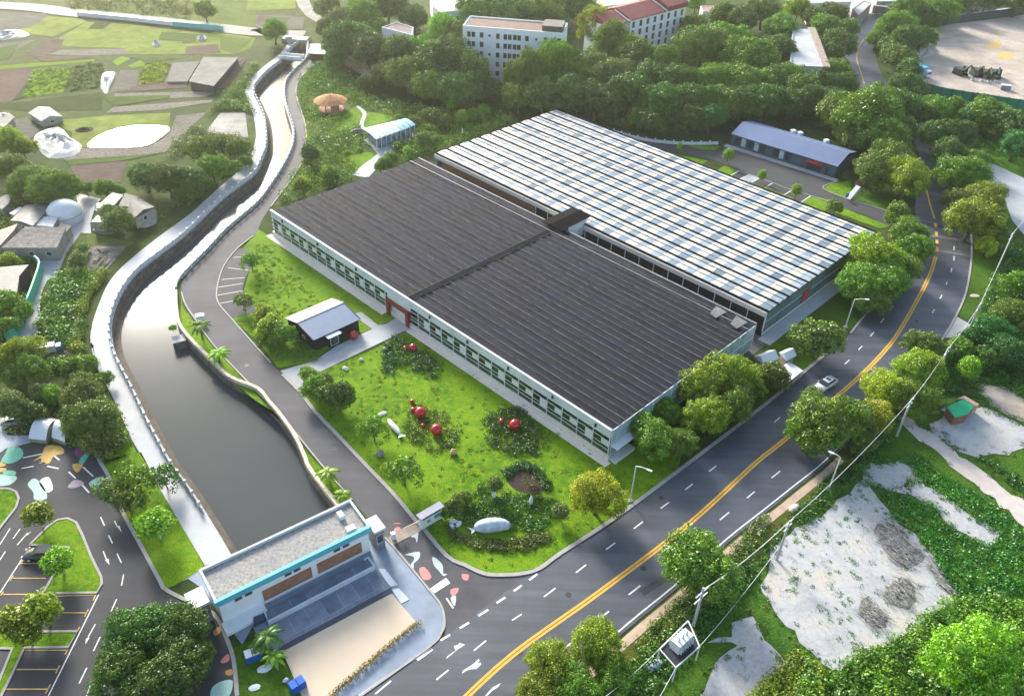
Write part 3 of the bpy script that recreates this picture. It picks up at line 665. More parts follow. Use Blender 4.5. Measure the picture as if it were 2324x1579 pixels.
# ------------------------------------------------------------ gatehouse at the end of the river
TA, TB, TC, TD = [Vector(q) for q in ((-38.2, 64.1, 0), (-21.5, 76.6, 0), (-18.1, 72.1, 0), (-34.7, 58.4, 0))]
hu = (TB - TA).normalized(); hv = Vector((hu.y, -hu.x, 0)); hL, hD, hH = 20.9, 5.9, 5.0
def H_(u, v, z): return TA + hu * u + hv * v + Vector((0, 0, z))
def hbox(mb, u0, u1, v0, v1, z0, z1, mi=0):
    return mb.add([H_(u0, v0, z0), H_(u1, v0, z0), H_(u1, v1, z0), H_(u0, v1, z0), H_(u0, v0, z1), H_(u1, v0, z1), H_(u1, v1, z1), H_(u0, v1, z1)],
                  [(0, 1, 2, 3), (7, 6, 5, 4), (4, 5, 1, 0), (5, 6, 2, 1), (6, 7, 3, 2), (7, 4, 0, 3)], mi)
gt = thing('gatehouse', 'white gatehouse over the river end with a gravel roof and turquoise edge', 'gatehouse', H_(0, 0, 0))
w_ = MB(); hbox(w_, .3, hL - .3, .3, hD - .3, 0, 4.4); w_.build('wall', M['whitewall'], gt)
m = NT('gravel_roof'); m.rough(.9); c = m.ramp(m.noise(2.2, 8, .8), [(.35, (.14, .14, .13)), (.55, (.33, .31, .28)), (.7, (.44, .41, .36))])
c = m.mix(m.ramp(m.noise(.25, 4, .6), [(.4, 0.0), (.7, .55)]), c, (.17, .18, .21)); m.color(c); m.bump(m.noise(6, 4), .05)
w_ = MB(); hbox(w_, .3, hL - .3, .3, hD - .35, 4.4, 4.6); rf = w_.build('roof', m.mat, gt)
w_ = MB(); hbox(w_, 0, hL, 0, .32, 4.2, 5.05); hbox(w_, 0, .3, .32, hD - .35, 4.2, 5.05); hbox(w_, hL - .3, hL, .32, hD - .35, 4.2, 5.05); w_.build('parapet', plain('grey_white_parapet', (.45, .48, .52), .7), gt)
w_ = MB(); hbox(w_, -.1, hL + .1, hD - .36, hD + .1, 4.1, 5.1); w_.build('fascia', plain('turquoise_fascia', (.10, .40, .50), .5), gt)
hN = hv
for u in (2.7, 4.0, 9.2, 10.4, 16.0, 17.3):
    window(gt, H_(u, hD - .3, 3.5), hu, hN, 1.0, .7, .06, plain('brown_louvre', (.10, .05, .03), .7), M['whitewall'])
w_ = MB(); hbox(w_, 5.6, 12.2, hD - .28, hD - .2, .7, 2.7); w_.build('terracotta_panel', plain('terracotta', (.30, .15, .09), .8, var=.25, scale=1), gt)
w_ = MB(); hbox(w_, 13.0, 19.4, hD - .28, hD - .2, .7, 2.7); w_.build('terracotta_panel', bpy.data.materials['terracotta'], gt)
w_ = MB(); hbox(w_, 0, 5.4, hD - .3, hD + 1.6, 0, .5); w_.build('plinth', M['whitewall'], gt)
w_ = MB(); hbox(w_, 0.3, 3.0, 1.0, 2.3, 5.05, 5.06); 
w_ = MB()
hbox(w_, 18.2, 18.9, 1.3, 2.4, 4.6, 5.3); w_.build('roof_unit', M['white'], gt)
w_ = MB(); hbox(w_, 18.0, 19.2, 4.2, 5.1, 4.6, 5.2); w_.build('roof_unit', M['white'], gt)
for nm, (u0, u1, v0, v1), lab in (('cabin', (-2.6, -.3, 1.6, 4.4), 'white roofed grey cabin against the left end of the gatehouse'), ('cabin', (hL + .3, hL + 2.0, 3.5, 6.2), 'white roofed cabin with glass sides against the right end of the gatehouse')):
    t = thing(nm, lab, 'cabin', H_((u0 + u1) / 2, (v0 + v1) / 2, 0))
    w_ = MB(); hbox(w_, u0 + .2, u1 - .2, v0 + .2, v1 - .2, 0, 3.5); w_.build('wall', plain('grey_cabin_wall', (.16, .17, .18), .6, var=.3), t)
    w_ = MB(); hbox(w_, u0, u1, v0, v1, 3.5, 3.9); w_.build('roof', M['white'], t)
    window(t, H_((u0 + u1) / 2, v1 - .2, 2.0), hu, hN, 1.0, 1.6); window(t, H_(u1 - .2, (v0 + v1) / 2, 2.0), hv, hu, 1.2, 1.6)
# forecourt
sheet('forecourt', 'tA 0,730 100,690 230,780 310,930 450,1110 510,1190 590,1050 700,1290 820,1240 960,1579 1180,1700 t12 700,1579 740,1555 1180,1240 1262,1150 1283,1080 1262,970 1180,860 920,545 855,490 770,385 t. 700,1190 470,1280 tA 100,560', .03, plain('forecourt_paving', (.20, .24, .30), .7, var=.2, scale=.3))
st = thing('terrace', 'stone terrace tinted blue grey for shade, white border lines, below the gatehouse wall', 'terrace', W(610, 1370))
m = NT('shaded_slabs'); m.rough(.5)
br = m.n('ShaderNodeTexBrick'); br.inputs['Scale'].default_value = 1; br.inputs['Brick Width'].default_value = 2.2; br.inputs['Row Height'].default_value = 3; br.inputs['Mortar Size'].default_value = .03
br.inputs['Color1'].default_value = (.10, .13, .18, 1); br.inputs['Color2'].default_value = (.14, .17, .22, 1); br.inputs['Mortar'].default_value = (.25, .29, .33, 1)
m.l(m.mapped((1, 1, 1), -atan2(hu.y, hu.x)), br.inputs[0])
m.color(m.mix(.6, br.outputs[0], m.ramp(m.noise(.6, 5), [(.3, .6), (.7, 1.5)]), 'MULTIPLY')); M['shaded_slab'] = m.mat  # gatehouse shade is put into the slabs' blue grey
w_ = MB().prism(WP('tA 740,1050 1540,640 1640,760 800,1210'), 0, .18).build('lower_floor', M['shaded_slab'], st)
w_ = MB().prism(WP('tA 690,960 1465,560 1512,615 712,1035'), 0, .55).build('upper_floor', M['shaded_slab'], st)
bd = plain('white_border', (.50, .54, .58), .6)
w_ = MB()
w_.strip(WP('tA 685,955 712,1040 1515,618'), .28, 0, .75).build('border', bd, st)
MB().strip(WP('tA 1440,570 1465,552 1515,618'), .28, 0, .78).build('border', bd, st)
MB().prism(WP('tA 785,1225 1640,768 1655,795 812,1245'), 0, .12).build('shade_strip', plain('shade_strip', (.035, .045, .07), .6), st)  # dark strip painting the shade between terrace and pad
MB().prism(WP('tA 1540,615 1590,615 1690,740 1630,755'), 0, .1).build('pale_slab', bd, st)
MB().prism(WP('tA 1645,775 1700,765 1775,850 1715,880'), 0, .1).build('pale_slab', bd, st)
MB().prism(WP('tA 600,1000 700,960 690,1010 600,1060'), 0, .6).build('ramp', plain('dark_blue_step', (.05, .07, .12), .6), st)
sheet('cream_pad', 'tA 815,1240 1640,800 1830,1020 1500,1300 1180,1579 1050,1660 960,1579', .07, plain('cream_paving', (.52, .42, .31), .7, var=.05, scale=.3))
# low hedge of yellow shrubs along the pad, leaves added below
HEDGE = WP('tA 1850,1035 1700,1150 1500,1310 1340,1450 1185,1590')

# parking lot
sheet('parking_lot', 'tD 0,200 60,130 200,100 500,85 900,110 1040,130 1110,200 1160,300 1260,470 t02 830,280 940,520 1090,800 1120,850 1240,915 1370,965 1480,1050 1540,1180 1590,1330 1620,1700 -900,1900 -900,0', .045, M['asphalt3'])
kerb('tD 1040,130 1110,200 1160,300 1260,470 1400,840 t02 940,520 1090,800 1120,850 1240,915 1370,965 1480,1050 1540,1180 1590,1330 1615,1579', .7)
sheet('lawn', 't02 690,-20 960,-80 1100,190 1200,360 1400,700 1200,820 1130,850 1060,740 940,520 830,280 740,80', .05, M['lawn'])
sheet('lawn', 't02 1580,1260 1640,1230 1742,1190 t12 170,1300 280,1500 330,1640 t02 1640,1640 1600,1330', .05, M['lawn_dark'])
sheet('lawn', 't01 360,1400 560,1050 740,1100 840,1300 930,1500 700,1579 t02 690,20 640,-60', .05, M['lawn'])
isl = ['t02 -300,165 60,170 110,190 130,235 110,300 0,440 -300,900', 't02 205,552 330,425 395,382 460,372 520,400 560,480 625,640 690,770 695,815 660,877 375,882 345,930 260,1135 195,1135 275,915 350,785 475,570',
       't02 -200,1145 530,1140 467,1247 168,1252 60,1480 0,1600 -60,1600 0,1470 85,1258 -200,1250']
for s in isl:
    sheet('lawn', s, .10, M['lawn']); kerb(s, .45, .16, 1, closed=True)
d = dashes('t02 145,678 300,678|t02 90,778 315,778|t02 20,888 275,888|t02 -60,1003 110,1003|t02 385,1013 595,1013|t02 380,900 655,890|t02 170,1267 450,1267|t02 110,1398 388,1398|t02 35,1532 325,1532|t02 158,655 130,690|t02 92,760 68,797|t02 25,868 5,895|t02 652,892 635,930|t02 602,990 577,1040|t02 543,1110 525,1140|t02 462,1260 445,1297|t02 407,1370 380,1425|t02 345,1500 310,1562|t02 165,1258 35,1532', .16)
struct('yellow_bay_lines', d, plain('bay_paint', (.50, .33, .10), .7, var=.2, scale=2))
d = dashes('t02 205,565 0,880|t02 672,890 330,1579|t02 685,362 712,422|t02 740,486 766,541|t02 797,611 827,673|t02 842,752 828,829|t02 795,920 757,1005|t02 683,1177 637,1273|t02 592,1387 540,1493|t02 615,1515 588,1579|t02 907,980 948,1032|t02 70,440 0,550|t02 138,442 90,510|t02 190,470 118,553|t02 38,596 0,655|t02 780,388 800,430|t02 703,595 725,650|t02 650,1090 600,1180|t02 300,1137 530,1137', .15)
struct('white_lane_dashes', d, wp)
marks('road_arrows', 't02 796,425 815,420 828,468|t02 715,655 740,645 746,688|t02 585,1190 612,1180 582,1228|t02 170,490 215,458 190,485', wp)
pc = lambda n, c: plain(n, c, .7, var=.12, scale=2)
teal, yel, pur, pal, mau, pink = pc('teal_paint', (.13, .42, .28)), pc('mustard_paint', (.50, .32, .08)), pc('purple_paint', (.20, .05, .13)), pc('pale_green_paint', (.33, .50, .42)), pc('mauve_paint', (.30, .22, .27)), pc('pink_paint', (.60, .20, .18))
marks('painted_leaf', 'tD 110,115 235,118 265,215 145,295 15,285 60,190|tD 1050,155 960,300 905,280 960,200|tD 60,380 180,390 160,440 40,420', teal)
marks('painted_leaf', 'tD 535,95 700,105 735,180 620,215 570,295 480,300 470,240 380,275 480,200|tD 830,310 955,310 885,405|tD -100,280 55,290 50,330 -100,335|tD -100,350 70,355 40,395 -100,400', yel)
marks('painted_leaf', 'tD 870,130 1000,125 940,225 865,205', pur)
marks('painted_leaf', 'tD -100,430 190,445 110,545 -100,545|tD 320,540 400,470 500,560 540,700 400,715 385,630|tD 1020,530 1120,460 1200,470 1100,580|tA 280,1520 350,1470 440,1465 400,1600 280,1600', pal)
marks('painted_leaf', 'tD 450,510 560,455 610,590 530,630', pc('pale_blue_paint', (.50, .60, .66)))
marks('painted_leaf', 'tD 780,570 850,490 940,500 960,540 860,580', mau)
marks('painted_leaf', 'tA 290,1100 320,1060 355,1060 355,1085 310,1125|tA 380,1395 430,1375 437,1415 400,1425', pc('orange_paint', (.5, .25, .06)))
marks('painted_leaf', 'tA 345,1320 385,1270 410,1265 412,1310 370,1332|tA 1850,620 1895,605 1945,680 1885,700|tA 1665,310 1705,302 1715,345 1672,345|tA 2178,655 2230,665 2215,705 2180,690|tA 2090,775 2150,760 2140,800 2100,820', pink)
marks('painted_fish', 'tA 1745,508 1850,487 1855,530 1830,560 1810,580 1810,620 1785,590 1815,545 1800,520|tA 1950,530 1985,540 2030,590 2035,650 2065,655 2035,670 2000,630 1965,590|tA 1790,370 1840,310 1845,360 1835,415 1820,380|tA 2090,835 2130,820 2125,890 2110,890|t02 265,-5 300,-10 310,0', pc('chalk_blue_paint', (.42, .50, .52)))
d = dashes('tD 265,235 480,190|tD 625,210 683,260|tD 955,340 1070,445|tD 790,395 870,470|tD 945,545 1025,635|tD 250,355 390,330|tD 545,330 675,358|tA 2058,838 2110,915', .22); struct('painted_curves', d, wp)

# ------------------------------------------------------------ fields to the left
def fld(name, c1, c2, s1=.8, rows=None, rot=0.0):
    m = NT(name); m.rough(.95); m.b.inputs['Specular IOR Level'].default_value = .05
    vec = m.mapped(rows, rot) if rows else None
    c = m.ramp(m.noise(s1, 6, .75, vec=vec), [(.3, c1), (.7, c2)])
    c = m.mix(.5, c, m.ramp(m.noise(.08, 4, .6), [(.3, .65), (.7, 1.4)]), 'MULTIPLY')
    m.color(c); m.bump(m.noise(2.5, 5, .8), .5, .9); return m.mat
fm = {'mead': fld('meadow', (.12, .18, .03), (.26, .29, .08), .25), 'lime': fld('lettuce_crop', (.08, .17, .02), (.24, .33, .03), 1.0, (.5, 2.6, 1), .5),
      'dark': fld('dark_crop', (.035, .055, .02), (.08, .10, .035), 1.0, (.5, 2.4, 1), .5), 'soil': fld('brown_soil', (.10, .075, .06), (.17, .13, .11), .5, (.4, 2, 1), .6),
      'grey': fld('grey_soil', (.10, .095, .08), (.21, .20, .17), .6, (.4, 2, 1), .3), 'bean': fld('bean_rows', (.04, .075, .02), (.14, .19, .05), .8, (.3, 3, 1), .2), 'litter': fld('littered_soil', (.08, .07, .05), (.34, .31, .27), 1.6, (.6, 1.5, 1)),
      'olive': fld('olive_grass', (.08, .13, .03), (.17, .20, .06), .6), 'pale': fld('pale_dry_ground', (.30, .28, .24), (.50, .48, .44), .4),
      'gold': fld('yellow_crop', (.16, .18, .03), (.30, .30, .05), 2.2)}
for fi, (nm, mt, s) in enumerate((('meadow', 'mead', 't00 590,150 900,170 1400,230 1500,215 1742,260 1700,330 1600,370 1250,370 860,370 850,330 430,315 400,260'),
    ('meadow', 'olive', 't00 480,-60 1742,-60 1742,190 1300,150 900,110 480,75'), ('field', 'grey', 't00 -400,70 310,90 330,112 220,180 100,200 -400,220'),
    ('meadow', 'mead', 't00 330,112 560,130 590,150 360,250 220,235 100,205 220,180'),
    ('field', 'soil', 't00 150,385 330,270 440,270 400,330 300,385'), ('field', 'litter', 't00 330,372 420,340 860,335 860,372 600,380'), ('field', 'grey', 't00 -100,310 250,270 -50,420'),
    ('field', 'lime', 't00 -300,470 640,402 645,420 -300,500'), ('field', 'soil', 't00 50,480 180,458 230,530 130,640 70,695 -200,695 -200,520'),
    ('field', 'lime', 't00 225,480 480,460 430,630 160,665'), ('field', 'dark', 't00 490,458 650,428 700,440 680,600 440,630'), ('field', 'dark', 't00 -100,705 100,700 690,630 690,750 190,755 -100,740'),
    ('field', 'grey', 't00 820,480 945,480 930,610 750,630'), ('field', 'gold', 't00 990,440 1165,430 1100,560 945,580'), ('field', 'lime', 't00 870,450 980,400 1000,450 900,465'), ('field', 'lime', 't00 760,420 830,385 890,400 800,450'),
    ('field', 'grey', 't00 1170,430 1360,420 1270,580 1120,570'), ('field', 'litter', 't00 780,640 1500,620 1400,660 1170,670 770,690'), ('field', 'litter', 't00 780,730 1450,680 1440,700 1100,750 720,770'),
    ('field', 'litter', 't00 480,1020 560,1010 620,1012 1010,1000 1130,935 1165,880 1200,790 1410,765 1230,930 1120,1040 900,1060 430,1090'), ('meadow', 'mead', 't00 300,830 700,790 1160,770 1150,860 1080,850 900,852 760,880 640,940 590,1005 500,1000 490,900'),
    ('field', 'soil', 't00 480,1130 870,1095 820,1240 530,1255'), ('field', 'pale', 't00 1500,770 1670,770 1690,940 1400,900'), ('field', 'soil', 't00 1270,320 1480,300 1500,360 1260,375'),
    ('field', 'olive', 't00 1500,240 1720,270 1600,370 1500,340'), ('field', 'mead', 't10 -60,0 270,0 270,60 0,75 -60,75'), ('field', 'grey', 't10 0,105 200,110 330,120 320,200 200,205 0,190'),
    ('field', 'pale', 't10 270,0 360,0 400,90 490,140 470,190 340,110 290,50'),
    ('field', 'pale', 't. 0,590 60,600 62,645 0,655'), ('field', 'olive', 'tB 850,745 960,750 1420,850 1330,900 1110,1140 1000,1300 880,1480 840,1700 480,1579 430,1420 600,1200 700,960'),
    ('field', 'bean', 't00 0,330 130,300 60,400 -100,430'), ('field', 'soil', 't00 240,395 330,385 640,380 640,398 300,425'), ('field', 'bean', 't00 900,385 1150,385 1200,400 1000,435'),
    ('field', 'dark', 't00 650,150 760,158 700,200 600,200'), ('field', 'soil', 't00 880,600 940,585 1100,565 1270,582 1280,600 900,625'), ('field', 'bean', 't00 690,660 1150,650 1160,668 780,725'),
    ('field', 'soil', 't00 1250,255 1340,250 1330,290 1240,300'), ('field', 'bean', 't00 430,1092 900,1062 1100,1045 870,1092 480,1128'), ('field', 'dark', 't00 230,520 160,665 80,690 190,560'), ('field', 'bean', 't00 0,860 180,790 240,850 60,900'),
    ('field', 'grey', 't00 20,830 180,800 270,890 200,960 60,900'), ('field', 'bean', 't00 1100,220 1400,240 1300,290 1080,270'), ('field', 'soil', 't10 20,110 110,115 60,150 0,150'), ('field', 'bean', 't10 130,120 230,125 180,185 70,180'),
    ('field', 'litter', 'tB 930,900 1330,880 1150,1110 920,1140'))):
    sheet(nm, s, .02 + .0025 * fi, fm[mt])
pond = smooth(WP('t00 600,1005 650,940 760,890 900,860 1080,858 1155,875 1120,920 1000,995 800,1008'), 3, True)
struct('pond_water', MB().poly(pond, .19), M['water'])
struct('country_road', MB().ribbon(smooth(WP('t00 -700,10 140,48 480,88 900,128 1300,172 1742,222 t10 60,212 200,235 330,240'), 4), 9, .19), plain('worn_asphalt', (.17, .165, .16), .8, var=.15, scale=.2))
pl = WP('t00 530,112 900,148 1180,180')
t = thing('road_barrier', 'white panelled barrier along the far country road on the left', 'barrier', pl[0]); MB().strip(pl, .3, 0, 1.6).build('panel', M['white'], t)
pl = WP('t00 1180,182 1520,212')
t = thing('road_barrier', 'turquoise barrier continuing the white one along the far country road', 'barrier', pl[0]); MB().strip(pl, .3, 0, 1.8).build('panel', plain('turquoise_sheet', (.12, .45, .42), .6), t)
sheet('village_lane', 'tB 800,325 1060,385 1000,480 950,640 960,750 850,745 700,960 600,1200 590,1215 500,1240 460,1320 430,1420 420,1579 t01 290,540 240,720 185,775 120,725 215,500 290,270 250,215 300,190 500,-60 tB 740,700 780,560 820,440', .06, M['conc_white'])
sheet('pavement', 'tC -200,960 0,970 110,985 50,1090 80,1160 340,1160 320,1240 200,1270 60,1300 -200,1500', .04, plain('pale_blue_concrete', (.30, .34, .38), .7, var=.06))
# teal wall
pl = smooth(WP('t01 255,225 290,268 255,390 215,500 165,610 120,722 50,745'), 3)
t = thing('boundary_wall', 'long teal painted wall beside the pale village lane', 'wall', pl[0]); MB().strip(pl, .35, 0, 2.3).build('panel', plain('teal_sheet', (.06, .36, .25), .6), t)

def hut(name, label, s, z, rm, wm=None, cat='hut', group=None, inset=.35, ridge=0.0, slope=0.0, th=.16, win=True):
    """low building whose roof outline is given in the picture at height z; ridge>0 makes a gable along the longer side"""
    R_ = WP(s, z); cx = sum(R_, Vector()) / len(R_)
    t = thing(name, label, cat, (cx.x, cx.y, 0), group)
    ins = [cx.lerp(p, max(0, 1 - inset / max((p - cx).length, .5))) for p in R_]
    wl = MB().prism(ins, 0, z - .02).build('wall', wm or M['hutwall'], t)
    mb = MB()
    if ridge and len(R_) == 4:
        l1 = (R_[1] - R_[0]).length; l2 = (R_[2] - R_[1]).length
        q = R_ if l1 >= l2 else R_[1:] + R_[:1]
        a_, b_ = (q[0] + q[3]) / 2, (q[1] + q[2]) / 2; a_.z = b_.z = z + ridge
        mb.add([*q, a_, b_], [(0, 1, 5, 4), (4, 5, 2, 3), (0, 4, 3), (1, 2, 5)]); mb.add([Vector((p.x, p.y, z - th)) for p in q] + q, [(0, 1, 5, 4), (1, 2, 6, 5), (2, 3, 7, 6), (3, 0, 4, 7)])
    else:
        mb.prism(R_, z, z + th, bottom=True)
    mb.build('roof', rm, t)
    if win and len(R_) >= 4:
        # a door and windows on the two sides nearest the camera
        ar = sum(ins[i].x * ins[(i + 1) % len(ins)].y - ins[(i + 1) % len(ins)].x * ins[i].y for i in range(len(ins)))
        if ar < 0: ins = ins[::-1]
        for i in range(len(ins)):
            a_, b_ = ins[i], ins[(i + 1) % len(ins)]; d = (b_ - a_); d.z = 0; Ln = d.length; d.normalize(); n = Vector((d.y, -d.x, 0))
            if n.y < -.3 and Ln > 2.5:
                k = max(1, int(Ln / 3))
                for j in range(k):
                    c = a_ + d * Ln * (j + .5) / k; c = Vector((c.x, c.y, z * .55)); window(t, c, d, n, 1.0, min(1.0, z * .4))
    return t
M['hutwall'] = plain('rendered_hut_wall', (.30, .28, .25), .9, var=.25, scale=.8)
M['tin'] = None
def tin(name, c, rot, per=1.2):
    m = NT(name); m.rough(.55); wv = m.n('ShaderNodeTexWave'); wv.inputs['Scale'].default_value = per; m.l(m.mapped((1, 1, 1), rot), wv.inputs[0])
    m.color(m.mix(.8, m.ramp(m.noise(.9, 6, .75), [(.3, tuple(x * .6 for x in c)), (.7, tuple(x * 1.4 for x in c))]), m.ramp(m.noise(.15, 3), [(.3, .75), (.7, 1.25)]), 'MULTIPLY')); m.bump(wv.outputs['Fac'], .06, .6); return m.mat
tg, tw, tb_, tbr = tin('grey_tin', (.13, .13, .12), .6), tin('white_tin', (.46, .50, .52), .3), tin('dark_tin', (.075, .075, .07), .9), tin('brown_tin', (.12, .09, .07), .2)
rub = fld('patched_grey_roof', (.13, .12, .11), (.36, .34, .31), 1.0)
hut('village_shed', 'long grey corrugated roof of three bays left of the white dome tent', 'tB 105,612 262,450 540,460 345,668', 2.8, tg, ridge=.5)
hut('village_shed', 'small dark roof tucked under the trees above the long grey roof', 'tB 370,440 440,375 590,400 540,458', 2.8, tb_)
hut('village_shed', 'brown shed roof between the grey roof and the white dome tent', 'tB 520,530 545,462 650,462 610,540', 2.4, tbr)
hut('village_shed', 'low white sheet roof in front of the dome tent', 'tB 350,668 460,578 625,560 560,682', 2.3, tw)
hut('village_house', 'wide patched grey roof strewn with rubble beside the pale lane', 'tB 15,905 270,680 700,690 600,905', 3.0, rub)
hut('village_house', 'dark brown tin roof cut by the left edge of the picture', 'tB -120,760 190,650 150,720 0,885 -120,900', 3.0, tbr)
hut('village_house', 'grey brown ribbed roof below the patched roof at the left edge', 'tB -200,1125 305,1082 205,1200 183,1370 -200,1350', 3.2, tg, wm=plain('dark_brown_wall', (.05, .035, .03), .9))
hut('village_shed', 'dark grey roof at the head of the lane under the big trees', 'tB 1002,492 1180,318 1300,350 1190,472', 2.8, tb_)
hut('village_house', 'pale concrete roof between two dark roofs at the lane head', 'tB 1250,462 1320,330 1455,365 1420,475', 3.0, fm['pale'])
hut('village_house', 'large dark hipped roof beside the green bank of the river', 'tB 1330,500 1450,362 1632,470 1410,588', 2.8, tb_, ridge=.8)
hut('village_shed', 'small grey shed with an open dark front beside the pale lane', 'tB 955,635 1025,560 1165,562 1140,640', 2.6, tg)
hut('net_shed', 'low field shelter under taut grey shade netting in the crop fields', 't00 1385,392 1622,396 1455,590 1285,558', 2.2, plain('grey_net', (.15, .15, .13), .9, var=.3, scale=.3), wm=tb_, win=False)
hut('field_hut', 'grey hooped field hut with a dark open front left of the pond', 't00 190,768 335,728 425,792 280,826', 1.8, plain('hut_sheet', (.36, .35, .33), .8, var=.2), ridge=.9)
hut('field_hut', 'dusty white hut at the left edge above the trees', 't00 -30,850 60,770 100,800 30,870', 2.0, fm['pale'])
hut('village_shed', 'tiny pale roof at the left edge above the long grey roof', 'tB -60,400 60,345 125,340 100,430 20,500', 2.4, fm['pale'])
hut('village_shed', 'white lean to roof against the long grey corrugated roof', 'tB 100,540 215,470 240,485 150,560', 2.3, tw)
hut('village_shed', 'small white roofed lean to by the car at the lane head', 'tB 1000,505 1075,445 1145,470 1080,520', 2.2, tw)
hut('village_shed', 'broken grey annex roof at the lane side of the patched roof', 'tB 640,640 760,670 700,740 600,720', 2.3, rub)
hut('bed_cover', 'low dark cover over the grey beds beside the net shelter', 't00 1180,432 1360,422 1275,560 1135,560', .5, plain('dark_bed_cover', (.10, .10, .09), .9, var=.3), win=False)
def vault(name, label, s, h, mat, cat):
    a_, b_, c_, d_ = WP(s); cx = (a_ + b_ + c_ + d_) / 4; t = thing(name, label, cat, (cx.x, cx.y, 0)); mb = MB(); N = 10; vs = []
    for k in range(N + 1):
        q = k / N; z = h * sin(pi * (.12 + .76 * q)) ; 
        for p, r in ((a_, d_), (b_, c_)): v = p.lerp(r, q); vs.append((v.x, v.y, z))
    for k in range(N): mb.add([vs[2 * k], vs[2 * k + 1], vs[2 * k + 3], vs[2 * k + 2]], [(0, 1, 2, 3)])
    mb.build('cover', mat, t, True); zz = h * sin(pi * .12)
    w2 = MB()
    for p, r, i in ((a_, d_, 0), (b_, c_, 1)): w2.add([(p.x, p.y, 0), (r.x, r.y, 0)] + [vs[2 * k + i] for k in range(N, -1, -1)], [tuple(range(N + 3))])
    w2.add([(a_.x, a_.y, 0), (b_.x, b_.y, 0), vs[1], vs[0]], [(0, 1, 2, 3)]); w2.add([(d_.x, d_.y, 0), (c_.x, c_.y, 0), vs[-1], vs[-2]], [(0, 1, 2, 3)])
    w2.build('end_wall', plain('cover_end', (.25, .24, .22), .8), t); return t
vault('vaulted_shelter', 'white vaulted shelter on the left of two above the painted asphalt', 'tC 315,1230 500,1250 640,1030 480,1000', 2.0, M['white'], 'shelter')
vault('vaulted_shelter', 'white vaulted shelter on the right, half hidden by the big tree', 'tC 560,1220 700,1270 790,1080 680,1040', 2.2, M['white'], 'shelter')
t = thing('dome_tent', 'round white dome tent beside the pale village lane', 'tent', W(700 / 4.639, 368.8 + 600 / 4.639))
c = t.location; MB().lathe(c, [(3.6, 0), (3.7, 1.6), (3.4, 2.8), (2.4, 3.9), (1.0, 4.5), (0.01, 4.6)], 20).build('cover', M['white'], t, True)
MB().lathe((c.x, c.y, 0), [(3.75, 1.5), (3.78, 1.7), (3.7, 1.75)], 20).build('band', plain('pale_cyan', (.35, .50, .50), .6), t)
tarpm = plain('crumpled_tarp', (.42, .42, .41), .6, var=.25, scale=.8, bump=.2)
def heap(name, label, s, h, mat, cat, n=14):
    """uneven heap of sheets or rubble over an outline"""
    R_ = smooth(WP(s), 3, True); cx = sum(R_, Vector()) / len(R_); mb = MB(); vs = []; K_ = 6; rg = random.Random(len(label))
    for k in range(K_ + 1):
        for p in R_:
            v = cx.lerp(p, 1 - k / (K_ + .2)); z = h * (k / K_) ** .6 * rg.uniform(.45, 1.15) if k else 0
            vs.append((v.x + rg.uniform(-.15, .15), v.y + rg.uniform(-.15, .15), z))
    n = len(R_); fs = [(k * n + i, k * n + (i + 1) % n, (k + 1) * n + (i + 1) % n, (k + 1) * n + i) for k in range(K_) for i in range(n)] + [tuple(K_ * n + i for i in range(n))]
    ar = sum(R_[i].x * R_[(i + 1) % n].y - R_[(i + 1) % n].x * R_[i].y for i in range(n))
    if ar < 0: fs = [f[::-1] for f in fs]
    return tag(mb.add(vs, fs).build(name, mat), label, cat)
heap('tarpaulin', 'big pale crumpled tarpaulin heap left of the white pond', 't00 270,900 400,868 480,940 560,990 510,1060 330,1075 230,960', 2.2, tarpm, 'tarpaulin')
heap('tarpaulin', 'white plastic sheets piled among trees at the left edge', 't00 -40,790 40,770 90,800 20,850', 1.2, tarpm, 'tarpaulin')
heap('debris_pile', 'white and brown debris pile in the far left field', 't00 -60,220 120,205 200,240 60,270 -60,270', 1.5, tarpm, 'debris')
heap('rubble_heap', 'grey rubble heap beside the turquoise sheet and the river walkway', 'tB 940,900 1130,880 1320,900 1190,1040 1080,1130 930,1130', 1.2, fm['litter'], 'rubble')
heap('dark_mound', 'brown soil mound behind the small truck left of the walkway', 'tC 440,330 640,230 800,270 760,350 470,420', .8, fm['soil'], 'mound')
heap('boulder', 'white covered mound in the far meadow on the left', 't00 1038,300 1070,285 1098,300 1085,322 1045,320', 1.6, tarpm, 'mound')
heap('boulder', 'grey hut shaped stone at the top of the far meadow', 't00 1340,262 1375,248 1408,262 1395,282 1350,280', 1.8, tarpm, 'boulder')
heap('scrap_heap', 'mixed white and grey scrap beside the dark hipped roof', 'tB 1440,590 1560,520 1640,480 1640,640 1500,690 1430,660', 1.3, fm['pale'], 'scrap')
heap('scrap_heap', 'low scrap heap on the yard below the small grey shed', 'tB 980,690 1150,690 1200,740 1100,760 990,745', .7, fm['litter'], 'scrap')
heap('tarpaulin', 'rolled brown tarpaulin along the net shelter in the fields', 't00 1625,405 1680,412 1560,575 1455,605 1480,560', 1.0, fm['soil'], 'tarpaulin')
heap('compost_heap', 'dark round heap in the grass above the white pond', 't00 500,890 560,868 640,872 620,895 540,905', .8, fm['soil'], 'heap')
heap('tarpaulin', 'shiny grey plastic sheet heap between the crop plots', 't00 690,520 720,490 790,500 750,600 720,640 685,600', 1.4, tarpm, 'tarpaulin')
